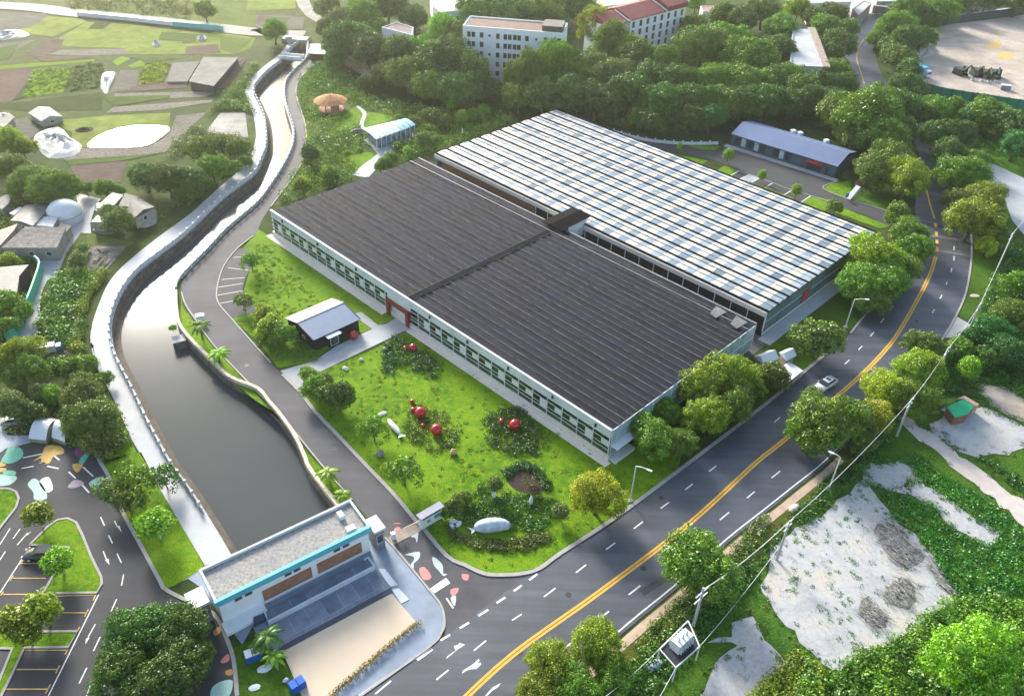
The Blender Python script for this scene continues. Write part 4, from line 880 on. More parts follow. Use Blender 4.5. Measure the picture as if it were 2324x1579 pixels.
# ------------------------------------------------------------ far buildings
def vert_h(b, t_):
    """height of the point seen at t_ that stands above the ground point seen at b"""
    B = W(*b); best = min((((W(t_[0], t_[1], z / 10.0).xy - B.xy).length, z / 10.0) for z in range(5, 400)))
    return best[1]
def block(name, label, cat, s, z, wall, roofm, par=.4, rows=0, cols=0, ww=1.2, wh=1.5, side=None, skip=(), z0w=1.8, group=None):
    R_ = WP(s, z); cx = sum(R_, Vector()) / len(R_); t = thing(name, label, cat, (cx.x, cx.y, 0), group)
    ar = sum(R_[i].x * R_[(i + 1) % len(R_)].y - R_[(i + 1) % len(R_)].x * R_[i].y for i in range(len(R_)))
    if ar < 0: R_ = R_[::-1]
    MB().prism(R_, 0, z - par).build('wall', wall, t)
    ins = [cx.lerp(p, 1 - .5 / max((p - cx).length, 1)) for p in R_]
    MB().poly([Vector((p.x, p.y, 0)) for p in R_], z - par + .03).build('roof', roofm, t)
    rp = [p.copy() for p in R_] + [R_[0].copy()]
    if par: MB().strip(rp, .3, z - par - .02, z, off=.16).build('parapet', wall, t)
    cnt = 0
    for i in range(len(R_)):
        a_, b_ = R_[i], R_[(i + 1) % len(R_)]; d = b_ - a_; d.z = 0; Ln = d.length; d.normalize(); n = Vector((d.y, -d.x, 0))
        if n.y > -.25 or Ln < 3 or not rows: continue
        cc = max(1, int(Ln / 3.3)) if not cols else cols
        for r in range(rows):
            for k in range(cc):
                if cnt > 90: break
                c = a_ + d * Ln * (k + .5) / cc; zz = z0w + r * (z - par - z0w) / rows
                window(t, Vector((c.x, c.y, zz)), d, n, ww, wh, .1); cnt += 1
    return t
# white apartment block with five storeys of windows
hA = vert_h((1141, 192), (1141, 72)); print('apartment height', hA)
A1, A2 = W(1050, 62, hA), W(1279, 80, hA)
d = (A2 - A1); d.z = 0; Lw = d.length; d.normalize(); n = Vector((d.y, -d.x, 0))
t = thing('apartment_block', 'white five storey apartment block with small dark windows rising from the trees', 'apartment block', (A1.x, A1.y, 0))
bk = -n * 11
q = [A1, A2, A2 + bk, A1 + bk]
MB().prism(q, 0, hA).build('wall', M['whitewall'], t)
MB().strip([Vector((p.x, p.y, 0)) for p in q + q[:1]], .35, hA, hA + .5, off=.2).build('parapet', M['whitewall'], t)
MB().prism([p.lerp(sum(q, Vector()) / 4, .05) for p in q], hA - .01, hA + .12).build('roof', plain('brown_roof', (.16, .10, .08), .8, var=.3), t)
p0 = A1 + d * Lw * .78
MB().prism([p0 + bk * .15, p0 + d * Lw * .2 + bk * .15, p0 + d * Lw * .2 + bk * .8, p0 + bk * .8], hA + .1, hA + 1.8).build('stair_head', tb_, t)
for x_ in (55, 95):
    pass
for ci, x_ in enumerate((435, 470, 535, 598, 664, 722, 757, 797, 830, 891, 963, 1034, 1095, 1140)):
    f_ = (x_ - 385) / (1172 - 385)
    for r in range(5):
        if ci in (3, 10) and r % 2: continue
        c = A1 + d * Lw * f_; zz = hA - 1.9 - r * (hA - 2.0) / 5
        sm_ = ci in (3, 10); window(t, Vector((c.x, c.y, zz)), d, n, .7 if sm_ else 1.15, .8 if sm_ else 1.6, .1, plain('dark_window', (.05, .05, .055), .3) if False else M['pane'], M['frame'])
# red roofed apartment building
hB = vert_h((1542, 93), (1556, 13)); print('red roof height', hB)
e1, e2, e3, e4 = W(1431, 45, hB), W(1514, 27, hB), W(1557, 13, hB), W(1388, 30, hB)
t = thing('apartment_block', 'white apartment building with stepped dark red roofs and tall windows', 'apartment block', (e1.x, e1.y, 0))
d = (e3 - e1); d.z = 0; Ln = d.length; d.normalize(); n = Vector((d.y, -d.x, 0)); bk = -n * 14
q = [e1, e1 + d * Ln, e1 + d * Ln + bk, e1 + bk]
MB().prism(q, 0, hB).build('wall', M['whitewall'], t)
redr = plain('red_roof_sheet', (.22, .05, .05), .7, var=.15, scale=.5)
for k, (a_, b_, dz) in enumerate(((-.34, -.02, -.7), (0, .62, 0), (.64, 1.02, 1.3))):
    P0, P1 = e1 + d * Ln * a_, e1 + d * Ln * b_
    if a_ < 0: MB().prism([P0, P1, P1 + bk * .8, P0 + bk * .8], 0, hB - .8).build('wing', M['whitewall'], t)
    m_ = bk * .5; z_ = Vector((0, 0, dz)); rr = Vector((0, 0, dz + 2.4))
    MB().add([P0 - bk * .04 + z_, P1 - bk * .04 + z_, P1 + m_ + rr, P0 + m_ + rr, P1 + bk * 1.04 + z_, P0 + bk * 1.04 + z_, P0 - bk * .04 - Vector((0, 0, .3)), P1 - bk * .04 - Vector((0, 0, .3))], [(0, 1, 2, 3), (3, 2, 4, 5), (0, 3, 5), (1, 4, 2), (6, 7, 1, 0)]).build('roof', redr, t)
    MB().bar(P1 - bk * .05 + z_, P1 + m_ + rr + Vector((0, 0, .1)), .4, .5).build('roof_coping', M['white'], t)
for r in range(4):
    for k in range(8):
        c = e1 + d * Ln * (k + .5) / 8; window(t, Vector((c.x, c.y, hB - 2.0 - r * (hB - 1) / 4)), d, n, 1.3, 2.0, .12)
d2 = bk.normalized()
for r in range(4):
    for k in range(2):
        c = q[1] + bk * (k + .5) / 3; window(t, Vector((c.x, c.y, hB - 2.0 - r * (hB - 1) / 4)), d2, d, 1.0, 2.0, .12)
flat = plain('pale_flat_roof', (.36, .37, .38), .5, var=.3, scale=.12)
block('hall', 'low flat roofed hall among the trees beside the far bend of the road', 'hall', 't. 1800,61 1835,62 1869,152 1793,149', 7.0, plain('bluegrey_wall', (.26, .30, .33), .8, var=.1), flat, .5, 1, 0, 1.6, 1.4)
w_ = MB().strip([W(1838, 62, 7.3), W(1871, 151, 7.3)], 2.2, 6.6, 7.3, off=.8); tag(w_.build('coping_wall', plain('brown_coping', (.28, .22, .18), .9, var=.3)), 'broad brown coping along the right edge of the flat roofed hall', 'coping')
block('villa', 'white villa with a curved brown roof between big trees top left of the flats', 'villa', 't. 866,62 900,50 938,62 936,80', 6.0, M['whitewall'], plain('brownish_roof', (.15, .12, .12), .8, var=.3), .3, 1)
block('white_house', 'bright white house among trees at the top edge left of centre', 'house', 't. 975,-14 1046,-18 1052,22 1000,28 982,14', 7, M['whitewall'], M['conc_white'], .5, 2)
block('white_house', 'cream white low house behind the red roofed flats at the top edge', 'house', 't. 1355,-10 1470,-14 1440,8 1370,14', 5, plain('cream_render', (.55, .50, .42), .8), M['conc_white'], .4, 1)
block('pink_house', 'small house with a pinkish roof right of the red roofed flats', 'house', 't. 1590,14 1662,14 1664,26 1595,26', 6, M['whitewall'], plain('pink_roof', (.32, .17, .17), .8), .2, 1)
block('white_complex', 'sunlit white building with pale turquoise bays at the top edge near the road', 'building', 't. 1830,-10 1925,-14 1932,4 1840,8', 8, plain('warm_white_wall', (.62, .58, .52), .8), M['conc_white'], .4, 2, 6, 3.2, 1.6)
block('market_shed', 'long pale market shed with a reddish front beside the far road end', 'shed', 't. 1935,20 1960,2 1978,8 1948,36', 4, plain('salmon_wall', (.42, .28, .25), .8), M['conc_white'], .2, 1)
block('white_roofed_shop', 'white roofed shops across the road end at the top edge', 'shop', 't. 1985,-14 2070,-16 2070,2 1990,4', 4, plain('shop_wall', (.35, .32, .30), .8, var=.4), M['conc_white'], .3, 1, 8)
sheet('town_square', 't. 1900,40 1945,75 1975,60 2010,42 2060,20 2300,-30 1700,-30 1830,20', .05, M['conc_white'])
hut('white_kiosk', 'white tank like kiosk left of the flat roofed hall', 't. 1767,93 1790,88 1798,104 1794,112 1770,110', 5.0, M['white'], cat='kiosk', win=False)

# ------------------------------------------------------------ ground to the right
sandm = fld('sandy_yard', (.38, .31, .25), (.58, .50, .43), .25)
sheet('sandy_yard', 'tF 1080,1080 940,1050 760,820 700,640 820,540 900,430 1130,330 1500,280 2198,190 3600,120 3600,1500 2198,1290 1600,1230 1010,1160', .05, sandm)
sheet('sand_patch', 'tF 1720,570 1880,510 1920,560 1850,620 1750,620|'.split('|')[0], .07, plain('ochre_sand', (.50, .35, .12), .95, var=.15))
sheet('sand_patch', 'tF 1850,700 1950,660 2080,690 2030,740 1900,745', .07, bpy.data.materials['ochre_sand'], 2)
heap('rock_pile', 'pale layered rock pile at the left end of the sandy yard', 'tF 700,640 820,540 960,560 1100,620 1080,690 950,740 760,800 720,730', 3.0, fm['pale'], 'rocks')
heap('rock_pile', 'grey rocks beyond the blue strip road at the top right', 'tF 1380,40 1560,10 1720,80 1850,130 1600,150 1400,190 1330,130', 3.5, fm['pale'], 'rocks')
struct('far_road', MB().ribbon(smooth(WP('tF 900,300 1130,265 1500,205 2198,115 3500,0'), 3), 6, .1), plain('pale_blue_road', (.36, .40, .48), .7))
pl = WP('tF 1000,330 1200,320 1500,265 1900,215 2198,175 3000,80')
t = thing('retaining_wall', 'dark overgrown wall between the sandy yard and the pale far road', 'wall', pl[0]); MB().strip(pl, .6, 0, 2.8).build('face', plain('mossy_dark_wall', (.04, .07, .07), .9, var=.4), t)
pl = WP('tF 1005,1195 1190,1235 1560,1295')
t = thing('mesh_fence', 'green mesh fence along the lower edge of the sandy yard, left stretch', 'fence', pl[0]); MB().strip(pl, .1, .1, 3.0).build('panel', plain('green_mesh', (.01, .20, .12), .6), t)
for p in resample(pl, 3): MB().prism([(p.x - .08, p.y - .2), (p.x + .08, p.y - .2), (p.x + .08, p.y - .04), (p.x - .08, p.y - .04)], 0, 3.2).build('post', M['dark'], t)
pl = WP('tF 1560,1300 1870,1350 2198,1400 2700,1470')
t = thing('mesh_fence', 'green mesh fence along the sandy yard running off the right edge', 'fence', pl[0]); MB().strip(pl, .1, .1, 3.2).build('panel', bpy.data.materials['green_mesh'], t)
for p in resample(pl, 3): MB().prism([(p.x - .08, p.y - .2), (p.x + .08, p.y - .2), (p.x + .08, p.y - .04), (p.x - .08, p.y - .04)], 0, 3.4).build('post', M['dark'], t)
slabm = NT('old_concrete_slab'); slabm.rough(.8)
c = slabm.ramp(slabm.noise(.18, 6, .65), [(.3, (.28, .295, .31)), (.52, (.39, .39, .385)), (.66, (.44, .40, .34))])
c = slabm.mix(slabm.ramp(slabm.noise(.35, 7, .8), [(.58, 0.0), (.66, .65)]), c, (.13, .12, .105))
c = slabm.mix(slabm.ramp(slabm.noise(1.6, 8, .8), [(.35, .4), (.55, 0.0)]), c, (.20, .20, .19))
c = slabm.mix(slabm.ramp(slabm.noise(.12, 5, .6, dist=2.5), [(.492, 0.0), (.5, .55), (.508, 0.0)]), c, (.10, .10, .09))
c = slabm.mix(slabm.ramp(slabm.noise(.55, 8, .8), [(.64, 0.0), (.68, .8)]), c, (.06, .10, .02)); slabm.color(c); slabm.bump(slabm.noise(3, 5), .02); M['slab'] = slabm.mat
def ragged(s, k, seed):
    rg = random.Random(seed); pts = resample(WP(s) + [WP(s)[0]], k); return [p + Vector((rg.uniform(-.35, .35), rg.uniform(-.35, .35), 0)) * k for p in pts[:-1]]
for i, s in enumerate(('t32 0,590 160,450 400,330 560,180 650,110 750,220 830,350 1000,480 1150,640 1150,780 1250,880 1280,930 1090,1030 900,1180 740,1270 600,1300 440,1425 380,1400 240,1250 30,1000 -40,850', 't32 680,0 960,-10 1010,90 900,200 720,150 640,60',
    't32 1020,95 1160,200 1380,350 1580,500 1500,560 1290,460 1140,300 900,200', 't32 -400,1220 -250,1150 -150,1010 0,1240 140,1360 0,1460 -200,1700 -500,1600 -350,1350 -200,1250',
    'tX 1400,650 1560,600 1460,540 1500,500 1650,560 1850,500 2247,690 2500,800 2330,850 2100,930 1940,950 1800,970 1600,880 1380,720')):
    struct('concrete_slab', MB().poly(ragged(s, 1.6, i), .06 + .008 * i), M['slab'])
struct('dirt_clearing', MB().poly(ragged('tX 1820,370 1900,300 2130,350 2247,450 2500,700 2247,640 2000,540 1900,450', 1.6, 9), .05), sandm)
struct('dirt_track', MB().poly(ragged('t. 2034,950 2060,950 2130,995 2230,1070 2324,1140 2600,1330 2600,1450 2324,1190 2200,1090 2090,1000', 1.5, 5), .08), plain('pale_track', (.46, .40, .36), .9, var=.12))
for i, (s, lab) in enumerate((('t32 690,440 760,380 880,400 1000,560 1100,640 1000,750 850,690 760,560', 'largest grey heap of palm fronds and twigs on the cracked slab'), ('t32 770,900 870,770 960,770 1020,890 960,1010 820,960', 'middle brown grey twig heap on the cracked slab'),
    ('t32 600,1020 640,890 720,930 830,1060 790,1140 680,1100', 'lowest small brown twig heap on the cracked slab'), ('t32 1090,700 1130,700 1250,870 1200,860', 'thin dark strip of branches at the slab edge by the grass'))):
    o = heap('brush_pile', lab, s, .28, fld('brush_%s' % 'abcd'[i], (.07, .065, .06), (.36, .35, .33), 2.0, (1.2, 5, 1), .9), 'brush pile')
    pts = WP(s); cx = sum(pts, Vector()) / len(pts); rg = random.Random(i); tw_ = MB()
    for k in range(260 if i == 0 else 120):
        p = cx.lerp(pts[rg.randrange(len(pts))].lerp(pts[rg.randrange(len(pts))], rg.random()), rg.random() ** .5 * 1.05); a_ = -.9 + rg.uniform(-.5, .5); l_ = rg.uniform(.8, 2.4)
        dv = Vector((cos(a_), sin(a_), rg.uniform(-.1, .1))) * l_ / 2; c0 = Vector((p.x, p.y, .32)); tw_.tube([c0 - dv, c0 + Vector((0, 0, .15)), c0 + dv], .03, 3, cap=False)
    q = tw_.build('twigs', plain('dry_twig', (.26, .25, .23), .9, var=.6, scale=3)); q.parent = o; q['kind'] = 'stuff'
# green topped hut in the field on the right
t = thing('roofless_hut', 'bright green roofed hut with broken brick edges on the white slab', 'hut', W(2185, 930))
MB().prism(WP('tX 1550,515 1700,435 1800,500 1730,585 1620,605', 1.8), 0, 1.7).build('wall', plain('brick_rubble', (.22, .10, .07), .9, var=.4, scale=2), t)
MB().prism(WP('tX 1550,515 1700,440 1800,500 1735,580 1625,610', 1.8), 1.72, 1.84).build('roof', plain('green_sheet', (.01, .36, .15), .6), t)
MB().prism(WP('tX 1640,440 1710,412 1840,490 1800,505 1700,438', 1.9), 0, 1.95).build('parapet', plain('pink_brick', (.42, .25, .21), .9, var=.3, scale=2), t)

# ------------------------------------------------------------ machines in the sandy yard
dkg = plain('dark_green_paint', (.04, .05, .035), .6, var=.3, scale=1.5)
def excavator(label, px, py, rz, s=1.0):
    t = thing('excavator', label, 'excavator', W(px, py), 'excavators parked in the sandy yard', rz)
    for sy in (-1, 1):
        mb = MB()
        for x0, z0, x1, z1 in ((-1.9, .45, -1.9, .45),): mb.prism([(-2.1 * s, sy * 1.2 * s - .3), (2.1 * s, sy * 1.2 * s - .3), (2.1 * s, sy * 1.2 * s + .3), (-2.1 * s, sy * 1.2 * s + .3)], .05, .9 * s, bottom=True)
        mb.build('track', M['dark'], t, local=True)
    MB().prism([(-2.3 * s, -1.2 * s), (1.2 * s, -1.3 * s), (1.6 * s, -.6 * s), (1.6 * s, 1.3 * s), (-2.0 * s, 1.3 * s), (-2.5 * s, .6 * s)], .9 * s, 2.1 * s, bottom=True).build('body', dkg, t, local=True)
    cb = MB().prism([(.1, .2 * s), (1.5 * s, .2 * s), (1.5 * s, 1.2 * s), (.1, 1.2 * s)], 2.1 * s, 3.1 * s).build('cab', M['pane'], t, local=True)
    MB().tube([(1.2 * s, -.3 * s, 1.8 * s), (3.6 * s, -.3 * s, 4.2 * s), (6.0 * s, -.3 * s, 3.0 * s)], [.38 * s, .34 * s, .22 * s], 6).build('boom', dkg, t, local=True)
    MB().tube([(6.0 * s, -.3 * s, 3.1 * s), (6.3 * s, -.3 * s, 1.6 * s), (5.7 * s, -.3 * s, .5 * s)], [.22 * s, .2 * s, .15 * s], 6).build('arm', dkg, t, local=True)
    MB().add([(5.2, -.9, .1), (6.2, -.9, .1), (6.3, -.9, .9), (5.6, -.9, .9), (5.2, .3, .1), (6.2, .3, .1), (6.3, .3, .9), (5.6, .3, .9)], [(0, 1, 2, 3), (7, 6, 5, 4), (0, 4, 5, 1), (1, 5, 6, 2), (3, 7, 4, 0)]).build('bucket', M['white'], t, local=True)
    return t
excavator('dark excavator with its boom up, leftmost in the row on the sandy yard', 2178, 170, -1.2)
excavator('dark green excavator second from left in the row on the sandy yard', 2214, 172, -1.6)
excavator('dark green excavator third from left in the row on the sandy yard', 2235, 176, -1.75)
excavator('dark green excavator rightmost of the row on the sandy yard', 2258, 176, -1.9)
t = thing('generator_box', 'small grey generator box beside the excavators on the sandy yard', 'generator', W(2280, 204))
MB().box(t.location + Vector((0, 0, .8)), (3.0, 1.4, 1.4), -.2).build('case', plain('grey_case', (.2, .2, .22), .6), t); MB().box(t.location + Vector((0, 0, 1.55)), (3.1, 1.5, .1), -.2).build('lid', M['frame'], t)

# ------------------------------------------------------------ vehicles
tyre = plain('tyre', (.015, .015, .015), .8); lampm = plain('head_lamp', (.5, .5, .48), .2); redl = plain('tail_lamp', (.30, .01, .01), .3)
def wheels(t, xs, yw, r=.33, wd=.24):
    for x in xs:
        for sy in (-1, 1):
            o = MB().tube([(x, sy * yw - wd / 2, r), (x, sy * yw + wd / 2, r)], r, 14).build('wheel', tyre, t, local=True)
            MB().tube([(x, sy * (yw + wd / 2), r), (x, sy * (yw + wd / 2 + .02), r)], r * .6, 10).build('rim', M['frame'], t, local=True).parent = o
def car(label, px, py, rz, paint, L_=4.6, W_=1.82):
    t = thing('car', label, 'car', W(px, py), None, rz)
    hw = W_ / 2
    def loft(secs, name, mat):
        mb = MB(); vs = []; nn = None
        for x, ring in secs:
            nn = len(ring); vs += [(x, y_, z_) for y_, z_ in ring]
        fs = [(i * nn + k, i * nn + (k + 1) % nn, (i + 1) * nn + (k + 1) % nn, (i + 1) * nn + k) for i in range(len(secs) - 1) for k in range(nn)]
        fs += [tuple(range(nn))[::-1], tuple((len(secs) - 1) * nn + k for k in range(nn))]
        o = mb.add(vs, fs).build(name, mat, t, True, local=True); return o
    def ring(w_, zb, zt, c=.12): return [(-w_ + c, zb), (w_ - c, zb), (w_, zb + c), (w_, zt - c * 1.6), (w_ - c * 1.4, zt), (-w_ + c * 1.4, zt), (-w_, zt - c * 1.6), (-w_, zb + c)]
    body = loft([(-L_ / 2, ring(hw * .82, .4, .75)), (-L_ / 2 + .12, ring(hw * .93, .3, .92)), (-L_ / 2 + .7, ring(hw, .22, 1.0)), (0, ring(hw, .2, .98)), (L_ / 2 - 1.2, ring(hw, .22, .92)), (L_ / 2 - .35, ring(hw * .95, .28, .76)), (L_ / 2 - .05, ring(hw * .8, .35, .62))], 'body', paint)
    g0 = [(-L_ / 2 + .45, .74, .98), (-L_ / 2 + 1.2, .66, 1.40), (.35, .66, 1.42), (1.15, .76, .95)]
    vs = []; 
    for x, w_, z_ in g0: vs += [(x, -w_ * W_ / 1.82, z_), (x, w_ * W_ / 1.82, z_)]
    cab = MB().add(vs + [(-L_ / 2 + .45, -.8, .9), (-L_ / 2 + .45, .8, .9), (1.15, -.8, .9), (1.15, .8, .9)], [(0, 2, 3, 1), (4, 6, 7, 5), (0, 8, 10, 6, 4, 2), (1, 3, 5, 7, 11, 9)])
    cab.build('windows', M['pane'], t, local=True)
    MB().box((-.42, 0, 1.42), (1.62, 1.22, .05)).build('roof', paint, t, local=True)
    MB().box((-.5, 0, 1.45), (.75, .85, .02)).build('sunroof', M['pane'], t, local=True)
    wheels(t, (-1.4, 1.38), hw - .1)
    for sy in (-1, 1):
        MB().box((L_ / 2 - .17, sy * .62, .66), (.22, .34, .12)).build('headlight', lampm, t, local=True)
        MB().box((-L_ / 2 + .07, sy * .64, .78), (.1, .32, .14)).build('tail_light', redl, t, local=True)
        MB().box((.75, sy * (hw + .06), .98), (.16, .16, .12)).build('mirror', paint, t, local=True)
    return t
cr = smooth(WP('t. 1902,853 1872,872 1846,891'), 2)
dd = W(1846, 889) - W(1900, 853)
pw_ = plain('white_car_paint', (.62, .62, .60), .25, var=.02, spec=.6)
car('white saloon car driving toward us in the left lane of the main road', 1872, 877, atan2(dd.y, dd.x), pw_, 5.0, 1.95)
dd = W(150, 1262) - W(60, 1262)
car('black car parked in the first bay under the small round tree', 98, 1262, atan2(dd.y, dd.x) + pi, plain('black_car_paint', (.04, .045, .05), .2, var=.02, spec=.6), 4.9, 1.9)
def truck(name, label, px, py, rz, cabm, boxm, s=1.0, cat='truck'):
    t = thing(name, label, cat, W(px, py), None, rz)
    MB().prism([(-3 * s, -.95 * s), (1.2 * s, -.95 * s), (1.2 * s, .95 * s), (-3 * s, .95 * s)], .7 * s, 2.6 * s, bottom=True).build('cargo_box', boxm, t, local=True)
    MB().add([(1.4 * s, -.9 * s, .5 * s), (2.9 * s, -.9 * s, .5 * s), (2.9 * s, .9 * s, .5 * s), (1.4 * s, .9 * s, .5 * s), (1.4 * s, -.85 * s, 2.1 * s), (2.5 * s, -.85 * s, 2.1 * s), (2.5 * s, .85 * s, 2.1 * s), (1.4 * s, .85 * s, 2.1 * s), (2.9 * s, -.9 * s, 1.2 * s), (2.9 * s, .9 * s, 1.2 * s)],
             [(3, 2, 1, 0), (4, 5, 6, 7), (0, 1, 8, 5, 4), (3, 7, 6, 9, 2), (0, 4, 7, 3), (1, 2, 9, 8), (8, 9, 6, 5)]).build('cab', cabm, t, local=True)
    MB().add([(2.905 * s, -.8 * s, 1.25 * s), (2.905 * s, .8 * s, 1.25 * s), (2.53 * s, .75 * s, 2.0 * s), (2.53 * s, -.75 * s, 2.0 * s)], [(0, 1, 2, 3)]).build('windscreen', M['pane'], t, local=True)
    MB().box((0, 0, .6 * s), (5.6 * s, .8 * s, .2 * s)).build('chassis', M['dark'], t, local=True)
    wheels(t, (-1.9 * s, 2.1 * s), .85 * s, .4 * s)
    return t
truck('box_truck', 'white box truck standing beside the pale village lane', 95, 580, .3, M['white'], M['white'], .85)
truck('pickup_truck', 'small white and blue truck parked on the brown mound by the walkway', 118, 800, .4, plain('blue_cab', (.08, .16, .30), .4), M['white'], .7)
truck('tipper_truck', 'dark truck with a grey load at the far end of the road', 2000, 34, -.2, plain('navy_cab', (.03, .05, .12), .4), plain('grey_load', (.18, .17, .17), .9, var=.4), 1.3)
truck('blue_truck', 'bright blue and white truck at the left end of the sandy yard', 2088, 172, -1.1, M['white'], plain('cyan_box', (.05, .38, .60), .5), 1.2)

car('small white car at the head of the pale village lane by the grey roof', 232, 476, 1.9, pw_, 4.2, 1.8)
car('silver car parked on the pavement left of the vaulted shelters', 40, 960, .3, plain('silver_paint', (.35, .36, .38), .3, var=.02, spec=.6), 4.4, 1.8)
# ------------------------------------------------------------ street furniture
def lamp(label, b, top, rz, arm=2.2, group='street lamps along the main road'):
    h = vert_h(b, top); p = W(*b); t = thing('street_lamp', label, 'street lamp', p, group)
    MB().tube([p, p + Vector((0, 0, h))], [.12, .07], 8).build('pole', M['white'], t)
    dv = Vector((cos(rz), sin(rz), 0)); tp = p + Vector((0, 0, h))
    MB().tube([tp, tp + dv * arm * .5 + Vector((0, 0, .25)), tp + dv * arm + Vector((0, 0, .3))], .07, 6).build('arm', M['white'], t)
    MB().box(tp + dv * (arm + .4) + Vector((0, 0, .28)), (.8, .28, .12), rz).build('lamp_head', M['white'], t)
    MB().prism([(p.x - .3, p.y - .3), (p.x + .3, p.y - .3), (p.x + .3, p.y + .3), (p.x - .3, p.y + .3)], 0, .35).build('base', M['concrete'], t)
    return t
lamp('white street lamp arching over the road beside the tree right of the white greenhouse', (1918, 744), (1943, 681), -.1, 1.8)
lamp('white street lamp on the verge by the yellow tree at the road edge', (1430, 1138), (1446, 1058), -.5, 1.6)
lamp('white street lamp on the right verge under the large dark tree', (1880, 1112), (1912, 1040), 2.6, 1.0)
def pole_(label, b, h, lean=0):
    p = W(*b); t = thing('utility_pole', label, 'utility pole', p, 'utility poles carrying the power line on the right')
    MB().tube([p, p + Vector((0, 0, h))], [.2, .13], 8).build('shaft', M['conc_white'], t)
    for z in (h - .4, h - 1.3): MB().box(p + Vector((0, 0, z)), (2.0, .12, .12), .8).build('crossarm', M['frame'], t)
    for s_ in (-.9, 0, .9):
        MB().tube([p + Vector((cos(.8) * s_, sin(.8) * s_, h - .3)), p + Vector((cos(.8) * s_, sin(.8) * s_, h + .05))], .06, 6).build('insulator', M['white'], t)
    return p + Vector((0, 0, h))
q1 = pole_('slender pole at the right edge below the pale yard, top of the power line', (2262, 612), 9)
q2 = pole_('pole where the power line crosses the little concrete driveway', (2190, 768), 8)
q3 = pole_('pole in front of the round yellow trees at the road bend', (2118, 870), 8)
q4 = pole_('pole at the head of the pale dirt track', (2034, 990), 8)
q5 = pole_('pole at the left corner of the big cracked slab', (1762, 1270), 8)
# transformer platform
tp = thing('transformer', 'white transformer on a steel platform with a white railing at the lower right', 'transformer', W(1548, 1478))
c = W(1548, 1478); a0 = atan2((W(1586, 1462) - W(1500, 1470)).y, (W(1586, 1462) - W(1500, 1470)).x)
PZ = 3.0
fr_ = [W(1497, 1472, PZ), W(1562, 1408, PZ), W(1588, 1466, PZ), W(1534, 1514, PZ)]
MB().prism([p.lerp(sum(fr_, Vector()) / 4, .08) for p in fr_], PZ - .25, PZ - .1, bottom=True).build('platform', M['dark'], tp)
for i in range(4):
    MB().tube([fr_[i], fr_[(i + 1) % 4]], .09, 6).build('rail', M['white'], tp)
    p = fr_[i]; MB().tube([(p.x, p.y, 0), (p.x, p.y, PZ)], .1, 6).build('leg', M['white'], tp)
cc = W(1545, 1462, PZ)
MB().box(cc + Vector((0, 0, .7)), (2.6, 1.3, 1.5), .75).build('tank', M['white'], tp)
for k in range(6): MB().box(cc + Vector((cos(.75) * (-1.1 + k * .44), sin(.75) * (-1.1 + k * .44), .6)), (.06, 1.9, 1.1), .75).build('cooling_fin', M['frame'], tp)
for k in range(3):
    o_ = Vector((cos(.75) * (-.7 + k * .7), sin(.75) * (-.7 + k * .7), 1.4)); MB().lathe(cc + o_, [(.12, 0), (.18, .1), (.1, .2), (.18, .3), (.1, .4), (.16, .5), (.05, .65)], 8).build('bushing', M['white'], tp)
c6 = W(1572, 1425); MB().tube([c6, c6 + Vector((0, 0, 8.2))], [.22, .15], 8).build('shaft', M['conc_white'], tp)
MB().box(c6 + Vector((0, 0, 7.4)), (2.6, .14, .14), .75).build('crossarm', M['frame'], tp); MB().box(c6 + Vector((0, 0, 6.2)), (2.6, .14, .14), .75).build('crossarm', M['frame'], tp)
q6 = c6 + Vector((0, 0, 7.9))
q7 = W(1330, 1640) + Vector((0, 0, 8))
def cable(label, a_, b_, sagd=1.0, r=.035):
    pts = [a_.lerp(b_, k / 16) - Vector((0, 0, sagd * 4 * (k / 16) * (1 - k / 16))) for k in range(17)]
    return tag(MB().tube(pts, r, 5).build('power_cable', M['white']), label, 'cable', 'power cables strung along the right of the road')
cable('white cable between the slender edge pole and the driveway pole', q1, q2); cable('white cable between the driveway pole and the road bend pole', q2, q3)
cable('white cable running past the yellow trees to the head of the dirt track', q3, q4); cable('long white cable from the dirt track to the corner of the cracked slab', q4, q5, 1.4)
cable('thick white cable from the slab corner down to the transformer', q5, q6, 1.0, .055); cable('white cable leaving the transformer toward the bottom edge', fr_[0] + Vector((0, 0, .1)), W(1360, 1590, PZ + 1), .6)
cable('thin lower cable leaving the transformer railing toward the bottom edge', fr_[3], W(1470, 1625, PZ), .5, .035); cable('thin cable above the slab edge running up from the transformer railing', fr_[2], W(1765, 1245, 4), .8, .03)
cable('cable rising from the edge pole toward the pale yard', q1, q1 + Vector((12, 14, 1)), .4)
# ------------------------------------------------------------ things on the lawn and around
redg = plain('glossy_red', (.42, .006, .015), .12, var=.05, spec=.7); dred = plain('small_red', (.40, .03, .015), .2, spec=.6)
def ball(label, b, r, mat=redg, group='red balls on the front lawn'):
    p = W(*b); t = thing('red_ball', label, 'ball sculpture', p, group)
    prof = [(max(.001, r * sin(pi * k / 14)), r * .92 - r * cos(pi * k / 14)) for k in range(15)]
    MB().lathe(p, prof, 20).build('sphere', mat, t, True)
    MB().lathe(p, [(r * .5, 0), (r * .5, .12), (r * .3, .2)], 12).build('base', M['dark'], t)
ball('large red ball in the shrubs nearest the greenhouse door', (938, 796), .75)
ball('smaller red ball touching the large one near the greenhouse door', (920, 794), .45)
ball('large red ball, upper one of the pair in the middle bed', (955, 945), .95)
ball('small red ball just left of the upper large ball of the middle bed', (938, 934), .45, dred)
ball('small orange red ball standing alone above the middle bed', (936, 915), .42, dred)
ball('small red and white ball between the two large ones of the middle bed', (960, 969), .36, dred)
ball('large red ball, lower one of the pair in the middle bed', (991, 984), .95)
ball('large red ball in the right hand bed of the lawn', (1168, 973), .95)
ball('small red ball left of the large one in the right hand bed', (1138, 961), .5)
